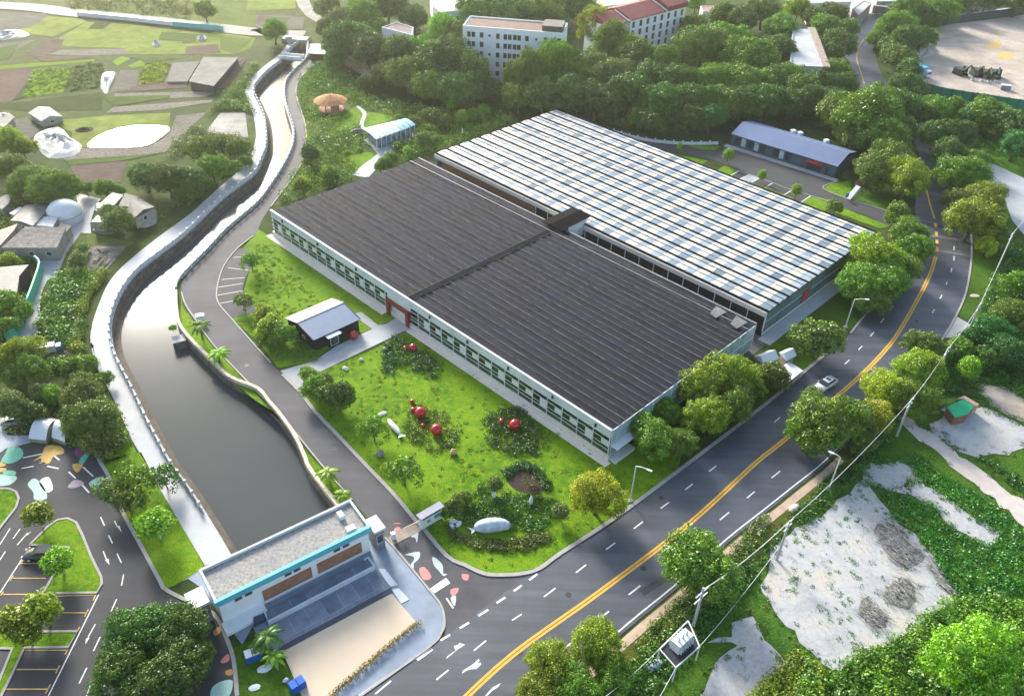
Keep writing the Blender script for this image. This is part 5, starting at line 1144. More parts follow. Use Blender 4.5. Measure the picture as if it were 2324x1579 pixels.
ball('large red ball leaning on the front wall of the black shed', (803, 768), .85)
def rock(label, b, w_, h, rz=0.0, name='white_stone', mat=None, cat='stone'):
    p = W(*b); rg = random.Random(int(b[0])); mb = MB()
    prof = [(.7, 0), (1, .25), (.9, .6), (.5, .9), (.05, 1)]
    mb.lathe((p.x, p.y, 0), [(r * w_ * rg.uniform(.9, 1.1), z * h) for r, z in prof], 9, sx=1.3, sy=.75, rz=rz)
    mb.v = [(x + rg.uniform(-.06, .06), y + rg.uniform(-.06, .06), z) for x, y, z in mb.v]
    return tag(mb.build(name, mat or M['white']), label, cat)
rock('white stone on the lawn just below the shed path, the larger one', (784, 838), .5, .6, -.8); rock('small white cube like stone on the lawn below the shed path', (820, 818), .3, .5)
rock('white stone with a dark side near the shrubs of the upper bed', (873, 795), .35, .8); rock('thin white marker below the upper bed shrubs', (890, 850), .15, .9, .4)
rock('cream stone lantern at the lower edge of the middle bed', (1029, 1030), .4, 1.1, .3, 'stone_lantern', plain('cream_stone', (.55, .42, .22), .8, var=.2), 'lantern')
rock('grey bronze figure on the lawn beside the road kerb', (863, 1035), .5, 1.4, .3, 'grey_figure', plain('grey_stone', (.25, .24, .22), .7, var=.3), 'sculpture')
rock('flat grey stone lying on the lawn left of the white fish', (867, 940), .7, .25, .7, 'flat_stone', plain('flat_grey', (.30, .33, .28), .8), 'stone')
rock('tiny white marker on the lawn near the right hand bed', (1213, 1000), .15, .3)
# white lying sculpture
def sculpt(label, s, r, z, cat='sculpture', name='fish_sculpture', mat=None, fin=True):
    pl = smooth(WP(s), 4); n_ = len(pl); t = thing(name, label, cat, pl[0])
    MB().tube([p + Vector((0, 0, z + r * .3 * sin(pi * i / n_))) for i, p in enumerate(pl)], [r * (.12 + sin(pi * min(1, (i + .6) / n_)) ** .7) for i in range(n_)], 10).build('body', mat or M['white'], t, True)
    if fin:
        e_ = pl[-1]; dv = (pl[-1] - pl[-2]).normalized(); sd2 = Vector((-dv.y, dv.x, 0))
        MB().add([e_ - dv * .2 + Vector((0, 0, z)), e_ + dv * .9 + sd2 * .7 + Vector((0, 0, z + .3)), e_ + dv * .55 + Vector((0, 0, z + .1)), e_ + dv * .9 - sd2 * .7 + Vector((0, 0, z + .3)), e_ - dv * .2 + Vector((0, 0, z - .25))], [(0, 1, 2), (0, 2, 3), (4, 2, 1), (4, 3, 2)]).build('tail', mat or M['white'], t)
    return t
sculpt('long white fish shaped sculpture lying on the middle of the lawn', 't. 882,955 890,968 901,980 908,990', .42, .35)
whm = plain('marbled_bluewhite', (.42, .47, .52), .4, var=.3, scale=1.5)
t = sculpt('big pale blue whale sculpture in the flower bed at the lawn corner', 't. 1158,1200 1140,1198 1115,1200 1090,1203 1078,1207', .95, .5, name='whale_sculpture', mat=whm)
for b, lab in (((1121, 1133), 'slender white bird sculpture left of the dark planting in the corner bed'), ((1204, 1147), 'slender white bird sculpture right of the other in the corner bed')):
    p = W(*b); t = thing('bird_sculpture', lab, 'sculpture', p, 'white birds in the corner bed')
    MB().tube([p + Vector((0, 0, .2)), p + Vector((0, 0, .9)), p + Vector((.1, .15, 1.6)), p + Vector((0, .1, 2.0))], [.16, .34, .18, .05], 8).build('body', M['white'], t, True)
    MB().tube([p, p + Vector((0, 0, .3))], .05, 5).build('leg', M['dark'], t)
for i, (b, lab) in enumerate((((1029, 1185), 'white boulder at the left tip of the corner bed'), ((1041, 1190), 'second white boulder of the cluster by the corner bed tip'), ((1026, 1196), 'low long white boulder below the cluster at the corner bed'))):
    rock(lab, b, .5, .5, i)
# tree props: white painted feet handled with the trees
# entrance sign board
p = W(978, 1188); t = thing('notice_board', 'white notice board with a grey slanted roof at the kerb junction', 'sign', p); a_ = atan2((W(994, 1176) - W(960, 1196)).y, (W(994, 1176) - W(960, 1196)).x)
MB().box(p + Vector((0, 0, 1.3)), (3.6, .5, 2.2), a_).build('panel', M['white'], t); MB().box(p + Vector((0, 0, 2.7)), (4.0, 1.2, .15), a_).build('roof', plain('violet_grey', (.25, .25, .31), .6), t)
nn_ = Vector((sin(a_), -cos(a_), 0)); du_ = Vector((cos(a_), sin(a_), 0))
MB().box(p + nn_ * .28 + Vector((0, 0, 2.15)), (3.0, .04, .4), a_).build('header', plain('maroon', (.20, .07, .06), .6), t)
MB().box(p + nn_ * .28 + du_ * .9 + Vector((0, 0, 1.3)), (.9, .04, .7), a_).build('emblem', plain('teal_print', (.05, .30, .25), .6), t); MB().box(p + nn_ * .28 - du_ * .5 + Vector((0, 0, 1.2)), (.5, .04, .5), a_).build('emblem', bpy.data.materials['teal_print'], t)
# boom gate across the side road
b0, b1 = W(893, 1222), W(955, 1190)
t = thing('boom_gate', 'closed boom gate across the side road beside the notice board', 'gate', b0)
MB().box(b0 + Vector((0, 0, .6)), (.6, .6, 1.2), .5).build('cabinet', M['white'], t); MB().tube([b0 + Vector((0, 0, 1.0)), b1 + Vector((0, 0, 1.0))], .07, 6).build('arm', M['cream'], t)
MB().box(b1 + Vector((0, 0, .5)), (.3, .3, 1.0), .5).build('rest_post', M['white'], t)
struct('speed_bump', MB().strip([b0 - Vector((.3, .5, 0)), b1 - Vector((.3, .5, 0))], 1.6, .02, .1), plain('bump_stone', (.30, .25, .19), .8, var=.2))
p = W(903, 1206); t = thing('red_disc_sign', 'faded red round sign beside the boom gate', 'sign', p); MB().tube([p, p + Vector((0, 0, 1.4))], .05, 6).build('post', M['white'], t); MB().tube([p + Vector((0, -.05, 1.6)), p + Vector((0, .05, 1.7))], .45, 16).build('disc', plain('faded_coral', (.50, .17, .13), .6), t)
p = W(457, 731); t = thing('roadside_cabinet', 'small pale utility cabinet at the river side kerb of the road', 'cabinet', p); MB().box(p + Vector((0, 0, .8)), (1.4, .9, 1.6), .4).build('case', M['white'], t); MB().box(p + Vector((0, 0, 1.64)), (1.55, 1.05, .08), .4).build('lid', M['frame'], t)
p = W(397, 768); t = thing('river_pier', 'small concrete pier jutting into the river beside a bush', 'pier', p); MB().box(p + Vector((.6, 0, -1.1)), (2.2, 2.0, 2.0), .5).build('block', M['stone'], t); MB().box(p + Vector((.6, 0, -.05)), (2.4, 2.2, .14), .5).build('cap', M['concrete'], t)
# bins and boats at the bottom
for b, lab, rz in (((575, 1492), 'blue bin with two white lids on the grass beside the cream pad', .5), ((676, 1560), 'blue bin tipped against the left corner of the cream pad', .7)):
    p = W(*b); t = thing('blue_bin', lab, 'bin', p, None, rz); bm_ = plain('blue_plastic', (.01, .09, .40), .4)
    MB().prism([(-.9, -.6), (.9, -.6), (.9, .6), (-.9, .6)], .1, 1.1, bottom=True).build('body', bm_, t, local=True)
    for sx in (-.45, .45): MB().box((sx, 0, 1.18), (.8, 1.1, .14)).build('lid', M['white'] if 'two' in lab else bm_, t, local=True)
rock('white slab on the grass at the bottom edge left of the cream pad', (578, 1560), .6, .2, .3); rock('white oval stone on the grass beneath the banana plants', (601, 1517), .7, .3, .4)
rock('white plinth stone at the lower left corner of the cream pad', (650, 1545), .3, .6, .4)
rock('cream fallen box on the right verge of the main road', (1802, 1155), .8, .6, .7, 'fallen_box', plain('cream_box', (.55, .48, .38), .8), 'box')
rock('beige board lying on the grass verge inside the road bend', (2212, 672), .9, .2, .2, 'board', plain('beige_board', (.50, .44, .36), .8), 'board')
hut('canopy_tent', 'white pointed canopy tent beside the road tree, the upper left one', 't. 1712,808 1745,795 1768,812 1735,828', 2.6, M['white'], ridge=1.0, cat='tent', win=False)
hut('canopy_tent', 'white tilted canopy roof between the road trees, the upper right one', 't. 1768,800 1790,790 1808,806 1785,818', 2.4, M['white'], ridge=.8, cat='tent', win=False)
hut('canopy_tent', 'pale blue white low roof at the road edge under the small tree', 't. 1750,850 1790,822 1822,842 1775,880', 1.6, M['white'], cat='tent', win=False)
rock('pale rock glinting in the dark grass left of the cable', (1485, 1510), .9, .7, .5, 'pale_rock', whm, 'rock')
# gazebo
p = W(752, 248); t = thing('gazebo', 'round thatched orange gazebo in the garden', 'gazebo', p)
MB().lathe((p.x, p.y, 0), [(4.8, 2.5), (4.9, 2.6), (3.2, 3.4), (1.2, 4.1), (.02, 4.4)], 12).build('roof', plain('thatch', (.42, .20, .08), .9, var=.25, scale=2, bump=.1), t)
for k in range(6): a_ = k * pi / 3 + .3; q = p + Vector((cos(a_), sin(a_), 0)) * 3.6; MB().tube([q, q + Vector((0, 0, 2.7))], .14, 6).build('post', M['white'] if k % 3 == 0 else plain('wood_post', (.2, .1, .06), .8), t)
MB().lathe((p.x, p.y, 0), [(3.9, 0), (3.9, .25), (.01, .26)], 12).build('floor', plain('terracotta_floor', (.40, .20, .14), .8), t)
MB().box(p + Vector((1.6, -2.6, 1.2)), (2.2, .2, 2.2), .4).build('screen', bpy.data.materials['terracotta_floor'], t)
# white winding path and fallen sculpture by the gazebo
struct('garden_path', MB().ribbon(smooth(WP('tJ 780,635 850,690 870,740 845,800 835,850 850,890'), 4), 1.1, .09), M['conc_white'])
struct('garden_path', MB().ribbon(smooth(WP('tJ 1160,1090 1110,1170 1040,1240 930,1320 820,1430'), 4), 4.2, .085), M['conc_white'])
struct('garden_path', MB().ribbon(smooth(WP('tJ 980,1090 1030,1150 1090,1200'), 3), 1.6, .08), M['conc_white'])
# pavilion with blue roof panels
R_ = WP('tJ 840,890 1330,770 1450,845 990,1010', 3.2); a_, b_, c_, d_ = R_; cx = sum(R_, Vector()) / 4
t = thing('pavilion', 'glass sided garden pavilion under a row of sky blue roof panels', 'pavilion', (cx.x, cx.y, 0))
skyb = [plain('sky_blue_panel', (.16, .38, .58), .3, var=.15), plain('pale_blue_panel', (.34, .50, .62), .3, var=.15)]
for k in range(8):
    f0, f1 = k / 8 + .008, (k + 1) / 8 - .008
    q = [a_.lerp(b_, f0), a_.lerp(b_, f1), d_.lerp(c_, f1), d_.lerp(c_, f0)]
    mb = MB(); vs = []
    for j in range(5):
        s_ = j / 4; z_ = .35 * sin(pi * s_); vs += [q[0].lerp(q[3], s_) + Vector((0, 0, z_)), q[1].lerp(q[2], s_) + Vector((0, 0, z_))]
    for j in range(4): mb.add([vs[2 * j], vs[2 * j + 1], vs[2 * j + 3], vs[2 * j + 2]], [(0, 3, 2, 1)])
    mb.build('roof_panel', skyb[k < 5], t)
for k in range(9):
    for e0, e1 in ((a_, b_), (d_, c_)):
        p = e0.lerp(e1, k / 8).lerp(cx, .06); MB().tube([(p.x, p.y, 0), (p.x, p.y, 3.15)], .1, 6).build('post', M['white'], t)
ins = [p.lerp(cx, .18) for p in R_]; MB().prism(ins, .1, 2.6).build('glass_room', glassy('blue_shade_glass', (.05, .08, .14), (.30, .38, .45), .8), t)
struct('pavilion_floor', MB().prism([Vector((p.x, p.y, 0)) for p in R_], 0, .12), M['conc_white'])
rock('black framed planter box left of the blue pavilion', (812, 305), 1.6, 1.6, .3, 'planter', plain('planter_dark', (.10, .10, .09), .8, var=.5), 'planter')
# footbridge and sluice at the river head
p0, p1 = W(646, 134), W(678, 137)
t = thing('footbridge', 'white footbridge with side walls across the narrow head of the river', 'bridge', p0)
dd = (p1 - p0).normalized()
MB().bar(p0 - dd * 1.5 + Vector((0, 0, .3)), p1 + dd * 1.5 + Vector((0, 0, .3)), 3.2, .4).build('deck', M['concrete'], t)
for s_ in (-1, 1):
    o_ = Vector((-dd.y, dd.x, 0)) * 1.5 * s_; MB().bar(p0 - dd * 1.5 + o_ + Vector((0, 0, 1.0)), p1 + dd * 1.5 + o_ + Vector((0, 0, 1.0)), .2, 1.1).build('side_wall', M['white'], t)
sheet('bridge_apron', 't10 350,300 440,300 470,345 410,390 360,385', .06, M['conc_white'])
t = thing('pump_house', 'small brown walled pump house with a white roof by the footbridge', 'hut', W(720, 128)); p = W(722, 134)
MB().box(p + Vector((0, 0, 1.1)), (5, 2.4, 2.2), -.1).build('wall', plain('maroon_wall', (.09, .04, .035), .8), t); MB().box(p + Vector((0, 0, 2.3)), (6.5, 4, .2), -.1).build('roof', M['white'], t)
t = thing('culvert_house', 'white concrete block at the far end of the river channel', 'culvert', W(690, 88)); p = W(672, 94)
MB().box(p + Vector((0, 0, .6)), (9, 4, 1.2), -.1).build('block', M['concrete'], t); MB().box(p + Vector((-2, -1.5, 1.0)), (2, 1.5, 2.0), .5).build('buttress', M['concrete'], t)
# rough stone wall under the far banyans
pl = smooth(WP('t10 480,430 600,440 730,520 790,600'), 3)
t = thing('garden_wall', 'pale stone wall curving below the dark trees beyond the garden', 'wall', pl[0]); MB().strip(pl, .5, 0, 3.5).build('face', fld('pale_stone_wall', (.22, .17, .13), (.42, .36, .30), 1.0), t)
pl = WP('t20 560,745 640,765 700,770 860,740')
t = thing('garden_wall', 'broken pale wall behind the white greenhouse under the trees', 'wall', pl[0]); MB().strip(pl, .5, 0, 2.2).build('face', bpy.data.materials['pale_stone_wall'], t)
pl = smooth(WP('t20 690,905 900,960 1150,985 1400,985'), 3)
t = thing('balustrade', 'low grey balustrade along the curving yard road behind the white greenhouse', 'balustrade', pl[0]); MB().strip(pl, .3, .05, .8).build('panel', M['frame'], t)
for p in resample(pl, 2.5): MB().box(p + Vector((0, 0, .6)), (.35, .35, 1.2)).build('post', M['frame'], t)
# gate sculpture by the yard
t = thing('entrance_marker', 'white slanted entrance marker with a blue sign beside the shed lawn', 'sign', W(1925, 448)); p = W(1925, 452)
MB().bar(p, p + Vector((2.4, 1.8, 2.6)), 1.2, .5).build('slab', M['white'], t); MB().box(p + Vector((-.6, -.3, 1.2)), (.8, .3, 1.1), .6).build('plate', plain('blue_plate', (.06, .13, .28), .5), t)
sheet('yard_apron', 't30 500,1380 590,1370 840,1450 850,1520 700,1480 520,1420', .08, M['asphalt3'])
t = thing('signpost', 'thin white topped post near the left corner of the white greenhouse', 'post', W(1049, 315)); p = W(1049, 315); MB().tube([p, p + Vector((0, 0, 1.6))], .1, 6).build('shaft', M['dark'], t); MB().tube([p + Vector((0, 0, 1.6)), p + Vector((0, 0, 3.0))], .11, 6).build('tip', M['white'], t)
# person on the walkway
def person(label, b, rz, shirt, trous, h=1.72):
    t = thing('person', label, 'person', W(*b), None, rz)
    J = {'pel': (0, 0, .95), 'ch': (0.02, 0, 1.28), 'nk': (.03, 0, 1.47), 'hd': (.05, 0, 1.60), 'hl': (0, .1, .9), 'kl': (.14, .1, .5), 'al': (.02, .1, .08), 'fl': (.18, .1, .03), 'hr': (0, -.1, .9), 'kr': (-.02, -.1, .48), 'ar': (-.2, -.1, .1), 'fr': (-.04, -.1, .03),
         'sl': (.02, .19, 1.40), 'el': (-.08, .25, 1.15), 'wl': (.02, .25, .90), 'sr': (.02, -.19, 1.40), 'er': (.08, -.25, 1.15), 'wr': (.2, -.22, .95)}
    E_ = [('pel', 'ch'), ('ch', 'nk'), ('nk', 'hd'), ('pel', 'hl'), ('hl', 'kl'), ('kl', 'al'), ('al', 'fl'), ('pel', 'hr'), ('hr', 'kr'), ('kr', 'ar'), ('ar', 'fr'), ('ch', 'sl'), ('sl', 'el'), ('el', 'wl'), ('ch', 'sr'), ('sr', 'er'), ('er', 'wr')]
    Rr = dict(pel=.15, ch=.16, nk=.06, hd=.11, hl=.1, kl=.06, al=.04, fl=.04, hr=.1, kr=.06, ar=.04, fr=.04, sl=.07, el=.05, wl=.035, sr=.07, er=.05, wr=.035)
    ks_ = list(J); me = bpy.data.meshes.new('body'); me.from_pydata([J[k] for k in ks_], [(ks_.index(a_), ks_.index(b_)) for a_, b_ in E_], [])
    o = bpy.data.objects.new('body', me); COL.objects.link(o); o.parent = t; me.materials.append(shirt)
    md = o.modifiers.new('s', 'SKIN'); o.modifiers.new('u', 'SUBSURF').levels = 1
    for i, k in enumerate(ks_): me.skin_vertices[0].data[i].radius = (Rr[k], Rr[k])
    me.skin_vertices[0].data[0].use_root = True
    MB().lathe((.05, 0, 1.62), [(.1, -.02), (.125, .04), (.09, .12), (.01, .15)], 10).build('hair', M['dark'], t, True, True)
    MB().tube([(0, 0, .98), (.0, 0, .70)], [.17, .18], 8).build('trousers', trous, t, local=True)
person('person in dark clothes walking along the white riverside walkway', (213, 796), 1.2, plain('dark_cloth', (.02, .02, .025), .9), plain('black_cloth', (.015, .015, .018), .9))
# ------------------------------------------------------------ vegetation
import numpy as np
def quads_mesh(name, P4, mats, nmat=None):
    """P4: (n,4,3) array of quads"""
    n = len(P4); me = bpy.data.meshes.new(name)
    me.vertices.add(n * 4); me.vertices.foreach_set('co', P4.reshape(-1).astype(np.float32))
    me.loops.add(n * 4); me.loops.foreach_set('vertex_index', np.arange(n * 4, dtype=np.int32))
    me.polygons.add(n); me.polygons.foreach_set('loop_start', np.arange(0, n * 4, 4, dtype=np.int32))
    me.update(calc_edges=True)
    for m in mats: me.materials.append(m)
    return me
def leaves(cent, nrm, size, rg, jit=.45):
    """square-ish leaf clusters at cent facing about nrm"""
    n = len(cent); nn = nrm + rg.normal(0, jit, (n, 3)); nn /= np.linalg.norm(nn, axis=1)[:, None] + 1e-9
    r = rg.normal(0, 1, (n, 3)); a = np.cross(nn, r); a /= np.linalg.norm(a, axis=1)[:, None] + 1e-9; b = np.cross(nn, a)
    s = (size * rg.uniform(.6, 1.35, n))[:, None]; el = rg.uniform(.55, 1.0, n)[:, None]
    bend = nn * s * rg.uniform(-.35, .35, n)[:, None]
    return np.stack([cent - a * s, cent - b * s * el * .8 + bend * .3, cent + a * s, cent + b * s * el + bend], axis=1)
def clump(c, r, n, size, rg, up=.35, fl=.8, inner=.25):
    d = rg.normal(0, 1, (n, 3)); d[:, 2] += up; d /= np.linalg.norm(d, axis=1)[:, None]
    rad = r * np.where(rg.random(n) < inner, rg.uniform(.3, .8, n), rg.uniform(.82, 1.12, n))
    p = d * rad[:, None]; p[:, 2] *= fl
    return leaves(np.array(c) + p, d, size, rg)
def leafmat(name, dark, light, trans=.28, hue=.0):
    mat = bpy.data.materials.new(name); mat.use_nodes = True; t = mat.node_tree; t.nodes.clear()
    o = t.nodes.new('ShaderNodeOutputMaterial'); df = t.nodes.new('ShaderNodeBsdfDiffuse'); tl = t.nodes.new('ShaderNodeBsdfTranslucent'); gl = t.nodes.new('ShaderNodeBsdfGlossy'); gl.inputs['Roughness'].default_value = .45
    m1 = t.nodes.new('ShaderNodeMixShader'); m2 = t.nodes.new('ShaderNodeMixShader'); m1.inputs[0].default_value = trans; m2.inputs[0].default_value = .05
    g = t.nodes.new('ShaderNodeNewGeometry'); r = t.nodes.new('ShaderNodeValToRGB'); e_ = r.color_ramp.elements
    e_[0].position = .0; e_[0].color = (*dark, 1); e_[1].position = 1.0; e_[1].color = (*light, 1)
    tc = t.nodes.new('ShaderNodeTexCoord'); nz = t.nodes.new('ShaderNodeTexNoise'); nz.inputs['Scale'].default_value = 3.4 if 'under' not in name else .25; nz.inputs['Detail'].default_value = 3
    ad = t.nodes.new('ShaderNodeMath'); ad.operation = 'MULTIPLY_ADD'; ad.inputs[1].default_value = .34
    mr = t.nodes.new('ShaderNodeMapRange'); mr.inputs[1].default_value = .3; mr.inputs[2].default_value = .7; mr.inputs[3].default_value = .02; mr.inputs[4].default_value = .66
    t.links.new(tc.outputs['Object'], nz.inputs['Vector']); t.links.new(nz.outputs['Fac'], mr.inputs[0])
    t.links.new(g.outputs['Random Per Island'], ad.inputs[0]); t.links.new(mr.outputs[0], ad.inputs[2]); t.links.new(ad.outputs[0], r.inputs[0])
    oi = t.nodes.new('ShaderNodeObjectInfo'); hs = t.nodes.new('ShaderNodeHueSaturation')
    a1 = t.nodes.new('ShaderNodeMapRange'); a1.inputs[3].default_value = .485; a1.inputs[4].default_value = .515; t.links.new(oi.outputs['Random'], a1.inputs[0]); t.links.new(a1.outputs[0], hs.inputs['Hue'])
    a2 = t.nodes.new('ShaderNodeMapRange'); a2.inputs[3].default_value = .8; a2.inputs[4].default_value = 1.2; t.links.new(oi.outputs['Random'], a2.inputs[0]); t.links.new(a2.outputs[0], hs.inputs['Value'])
    t.links.new(r.outputs[0], hs.inputs['Color'])
    for s_ in (df, tl): t.links.new(hs.outputs[0], s_.inputs['Color'])
    t.links.new(df.outputs[0], m1.inputs[1]); t.links.new(tl.outputs[0], m1.inputs[2]); t.links.new(m1.outputs[0], m2.inputs[1]); t.links.new(gl.outputs[0], m2.inputs[2]); t.links.new(m2.outputs[0], o.inputs[0])
    return mat
LM = {'dark': leafmat('leaf_dark', (.010, .042, .005), (.125, .265, .018)), 'mid': leafmat('leaf_mid', (.016, .068, .005), (.230, .410, .012)),
      'yel': leafmat('leaf_yellow_green', (.032, .082, .004), (.400, .530, .008), .40), 'olive': leafmat('leaf_olive', (.026, .060, .008), (.220, .320, .026)),
      'gold': leafmat('leaf_golden', (.130, .170, .004), (.540, .620, .008), .38), 'lime': leafmat('leaf_lime', (.050, .150, .004), (.330, .580, .008), .38),
      'pale': leafmat('leaf_pale', (.050, .100, .022), (.270, .390, .080)), 'brown': leafmat('leaf_brown', (.05, .035, .018), (.20, .14, .05)), 'jade': leafmat('leaf_jade', (.007, .065, .010), (.065, .290, .03))}
LOOK = {'dark': 'dark green', 'mid': 'mid green', 'yel': 'yellow green', 'olive': 'olive green', 'gold': 'golden yellow', 'lime': 'bright lime green', 'pale': 'pale green', 'brown': 'dry brown', 'jade': 'deep jade green'}
bark = plain('bark', (.13, .10, .075), .9, var=.3, scale=3); wbark = plain('whitewashed_bark', (.42, .42, .40), .8, var=.2, scale=3)
def crown_mesh(name, seed, ncl, nl, ls, flat=.72, spread=.74, cr=(.26, .40), irr=.34, core=.35):
    rg = np.random.default_rng(seed); out = []
    ph = rg.uniform(0, 6.28, 4)
    for i in range(ncl):
        # fibonacci like directions over the upper 3/4 sphere
        z = 1 - (i + .5) / ncl * 1.45; a = i * 2.39996 + rg.uniform(-.25, .25); s = math.sqrt(max(0, 1 - z * z))
        k = 1 + irr * (math.sin(2 * a + ph[0]) * .6 + math.sin(3 * a + ph[1]) * .5) * s + rg.uniform(-.2, .16)
        c = np.array([math.cos(a) * s, math.sin(a) * s, z * flat]) * spread * k
        r = rg.uniform(*cr); out.append(clump(c, r, nl, ls, rg))
    out.append(clump((0, 0, 0), .55, int(ncl * nl * core * .3), ls * 1.6, rg, 0, flat))
    return quads_mesh(name, np.concatenate(out), [LM['mid']])
def trunk_mesh(name, seed, h, r, limbs=6, flare=1.6, spread=.6):
    """h from ground to crown centre in crown radii"""
    rg = random.Random(seed); mb = MB(); bx_, by_ = rg.uniform(-.08, .08), rg.uniform(-.08, .08)
    mb.tube([(0, 0, -.02), (0, 0, .12 * h), (bx_, by_, .5 * h), (bx_ * 1.5, by_ * 1.5, h)], [r * flare, r, r * .8, r * .5], 8)
    for k in range(limbs):
        a = k * 2.4 + rg.uniform(-.3, .3); z0 = h * rg.uniform(.45, .8); L_ = spread * rg.uniform(.7, 1.1)
        mb.tube([(bx_, by_, z0), (cos(a) * L_ * .5, sin(a) * L_ * .5, z0 + .25), (cos(a) * L_, sin(a) * L_, z0 + .6)], [r * .5, r * .33, r * .12], 5)
    me = bpy.data.meshes.new(name); me.from_pydata(mb.v, [], mb.f); me.materials.append(bark); me.polygons.foreach_set('use_smooth', [True] * len(me.polygons)); return me
CR_ = {'big': [crown_mesh('crown', 10 + i, 120, 130, .031, .78, spread=.82, cr=(.15, .26), core=.5) for i in range(4)], 'med': [crown_mesh('crown', 30 + i, 64, 84, .055, .82, spread=.78, cr=(.20, .31), core=.45) for i in range(4)],
       'small': [crown_mesh('crown', 50 + i, 26, 60, .095, .85, cr=(.30, .46), irr=.15) for i in range(3)], 'thin': [crown_mesh('crown', 60 + i, 32, 42, .07, .7, cr=(.20, .34), irr=.45, core=.1) for i in range(3)],
       'tall': [crown_mesh('crown', 70 + i, 40, 80, .065, 1.5, spread=.66, cr=(.26, .38), irr=.1) for i in range(2)]}
TR_ = {'big': trunk_mesh('trunk', 1, 1.0, .07, 8), 'med': trunk_mesh('trunk', 2, 1.05, .06, 6), 'small': trunk_mesh('trunk', 3, 1.35, .07, 5, 1.2), 'thin': trunk_mesh('trunk', 4, 1.1, .05, 9, 1.4, .75), 'tall': trunk_mesh('trunk', 5, 1.7, .06, 4, 1.3, .3)}
ZC = {'big': .95, 'med': 1.0, 'small': 1.35, 'thin': 1.05, 'tall': 1.6}
PROTO = {}
def proto(kind, i, col):
    """one tree of each kind with its trunk and crown, made once and then copied"""
    key = (kind, i, col)
    if key in PROTO: return PROTO[key], False
    e_ = bpy.data.objects.new('tree', None); COL.objects.link(e_)
    tr = bpy.data.objects.new('trunk', TR_[kind]); COL.objects.link(tr); tr.parent = e_
    cm = CR_[kind][i]; c = bpy.data.objects.new('crown', cm); COL.objects.link(c); c.parent = e_; c.location = (0, 0, ZC[kind])
    c.material_slots[0].link = 'OBJECT'; c.material_slots[0].material = LM[col]
    if kind == 'small': tr.material_slots[0].link = 'OBJECT'; tr.material_slots[0].material = wbark
    PROTO[key] = e_; return e_, True
trg = random.Random(11); TREES = []; NAMES = {'big': 'broad_tree', 'med': 'round_tree', 'small': 'street_tree', 'thin': 'sparse_tree', 'tall': 'young_tree'}
def tree(px, py, r, kind, col, base=None, sz=1.0, rot=None):
    """crown centre and radius as they look in the picture"""
    z = 4.0
    for _ in range(4):
        c = W(px, py, z); R_ = r * (c - Vector((0, 0, HC))).length / FOC * (1.06 if px > 640 else .90); z = ZC[kind] * R_
    if base:   # stands nearer than its height alone would tell: foot seen at this row of the picture
        b_ = W(px + (px - 1162) * (py - base) / 4000, base); z = min((abs((W(px, py, q / 5).xy - b_.xy).length), q / 5) for q in range(5, 120))[1]
        c = W(px, py, z); R_ = r * (c - Vector((0, 0, HC))).length / FOC; sz = max(.8, min(2.0, z / (ZC[kind] * R_)))
    pr, fresh = proto(kind, trg.randrange(len(CR_[kind])), col)
    o = pr if fresh else copy_tree(pr)
    o.name = NAMES[kind]; o.location = (c.x, c.y, 0); o.rotation_euler = (0, 0, trg.uniform(0, 6.28) if rot is None else rot); q = R_ * trg.uniform(.96, 1.05); qa = trg.uniform(.86, 1.12); o.scale = (q * qa, q / qa, q * sz * trg.uniform(.92, 1.1))
    return o
ORD = ['first', 'second', 'third', 'fourth', 'fifth', 'sixth', 'seventh', 'eighth', 'ninth', 'tenth', 'eleventh', 'twelfth', 'thirteenth', 'fourteenth']
SZN = {'big': 'broad', 'med': 'round', 'small': 'small', 'thin': 'open', 'tall': 'narrow'}
def wood(where, group, rows, cat='tree'):
    """rows: 'x,y,r,kind,colour' ; labels are told apart by look, then by row and order from the left"""
    it = []
    for q in rows.split():
        x, y, r, k, c, *bb = q.split(','); it.append((float(x), float(y), float(r), k, c, float(bb[0]) if bb else None))
    by = {}
    for q in it: by.setdefault((q[3], q[4]), []).append(q)
    for (k, c), qs in by.items():
        look = '%s %s %s' % (SZN[k], LOOK[c], cat)
        qs.sort(key=lambda q: q[1])
        nr = 1 if len(qs) <= 6 else (2 if len(qs) <= 14 else 3)
        per = -(-len(qs) // nr)
        for ri in range(nr):
            row = sorted(qs[ri * per:(ri + 1) * per], key=lambda q: q[0])
            rn = '' if nr == 1 else ((', back row', ', front row') if nr == 2 else (', back row', ', middle row', ', front row'))[ri]
            for j, q in enumerate(row):
                n_ = len(row)
                pos = '' if n_ == 1 and nr == 1 else (('the left', 'the right')[j] if n_ == 2 else (ORD[j] + ' from left' if n_ > 1 else 'alone'))
                assert len(q) == 6; lab = look + ' ' + where + ((', ' + pos + rn) if pos or rn else '')
                tag(tree(*q), lab, cat, group if len(it) > 1 else None)
wood('left of the white apartment block', 'trees in the wood left of the apartment block', '790,95,46,big,dark 838,120,42,big,dark 770,48,34,big,olive 822,32,36,big,mid 880,18,38,big,dark 905,128,44,big,dark 958,120,48,big,mid 1012,146,58,big,dark 1062,168,48,big,dark 925,168,42,big,olive 878,168,30,big,olive 985,196,42,big,mid 1042,208,42,big,dark 1092,196,34,big,dark 1001,62,30,med,lime 1036,74,26,med,olive 735,68,20,med,olive 850,62,24,med,mid 940,40,30,big,dark 745,22,26,med,olive 828,185,18,med,olive 760,135,26,med,dark')
wood('behind the apartment block roof', 'trees behind the apartment block', '1110,44,48,big,dark 1070,22,34,big,dark 1160,34,44,big,dark 1210,28,42,big,mid 1135,2,40,big,dark 1256,42,32,big,dark 1292,18,38,big,dark 1332,30,28,med,dark 1190,-8,40,big,dark 1250,-5,34,big,mid')
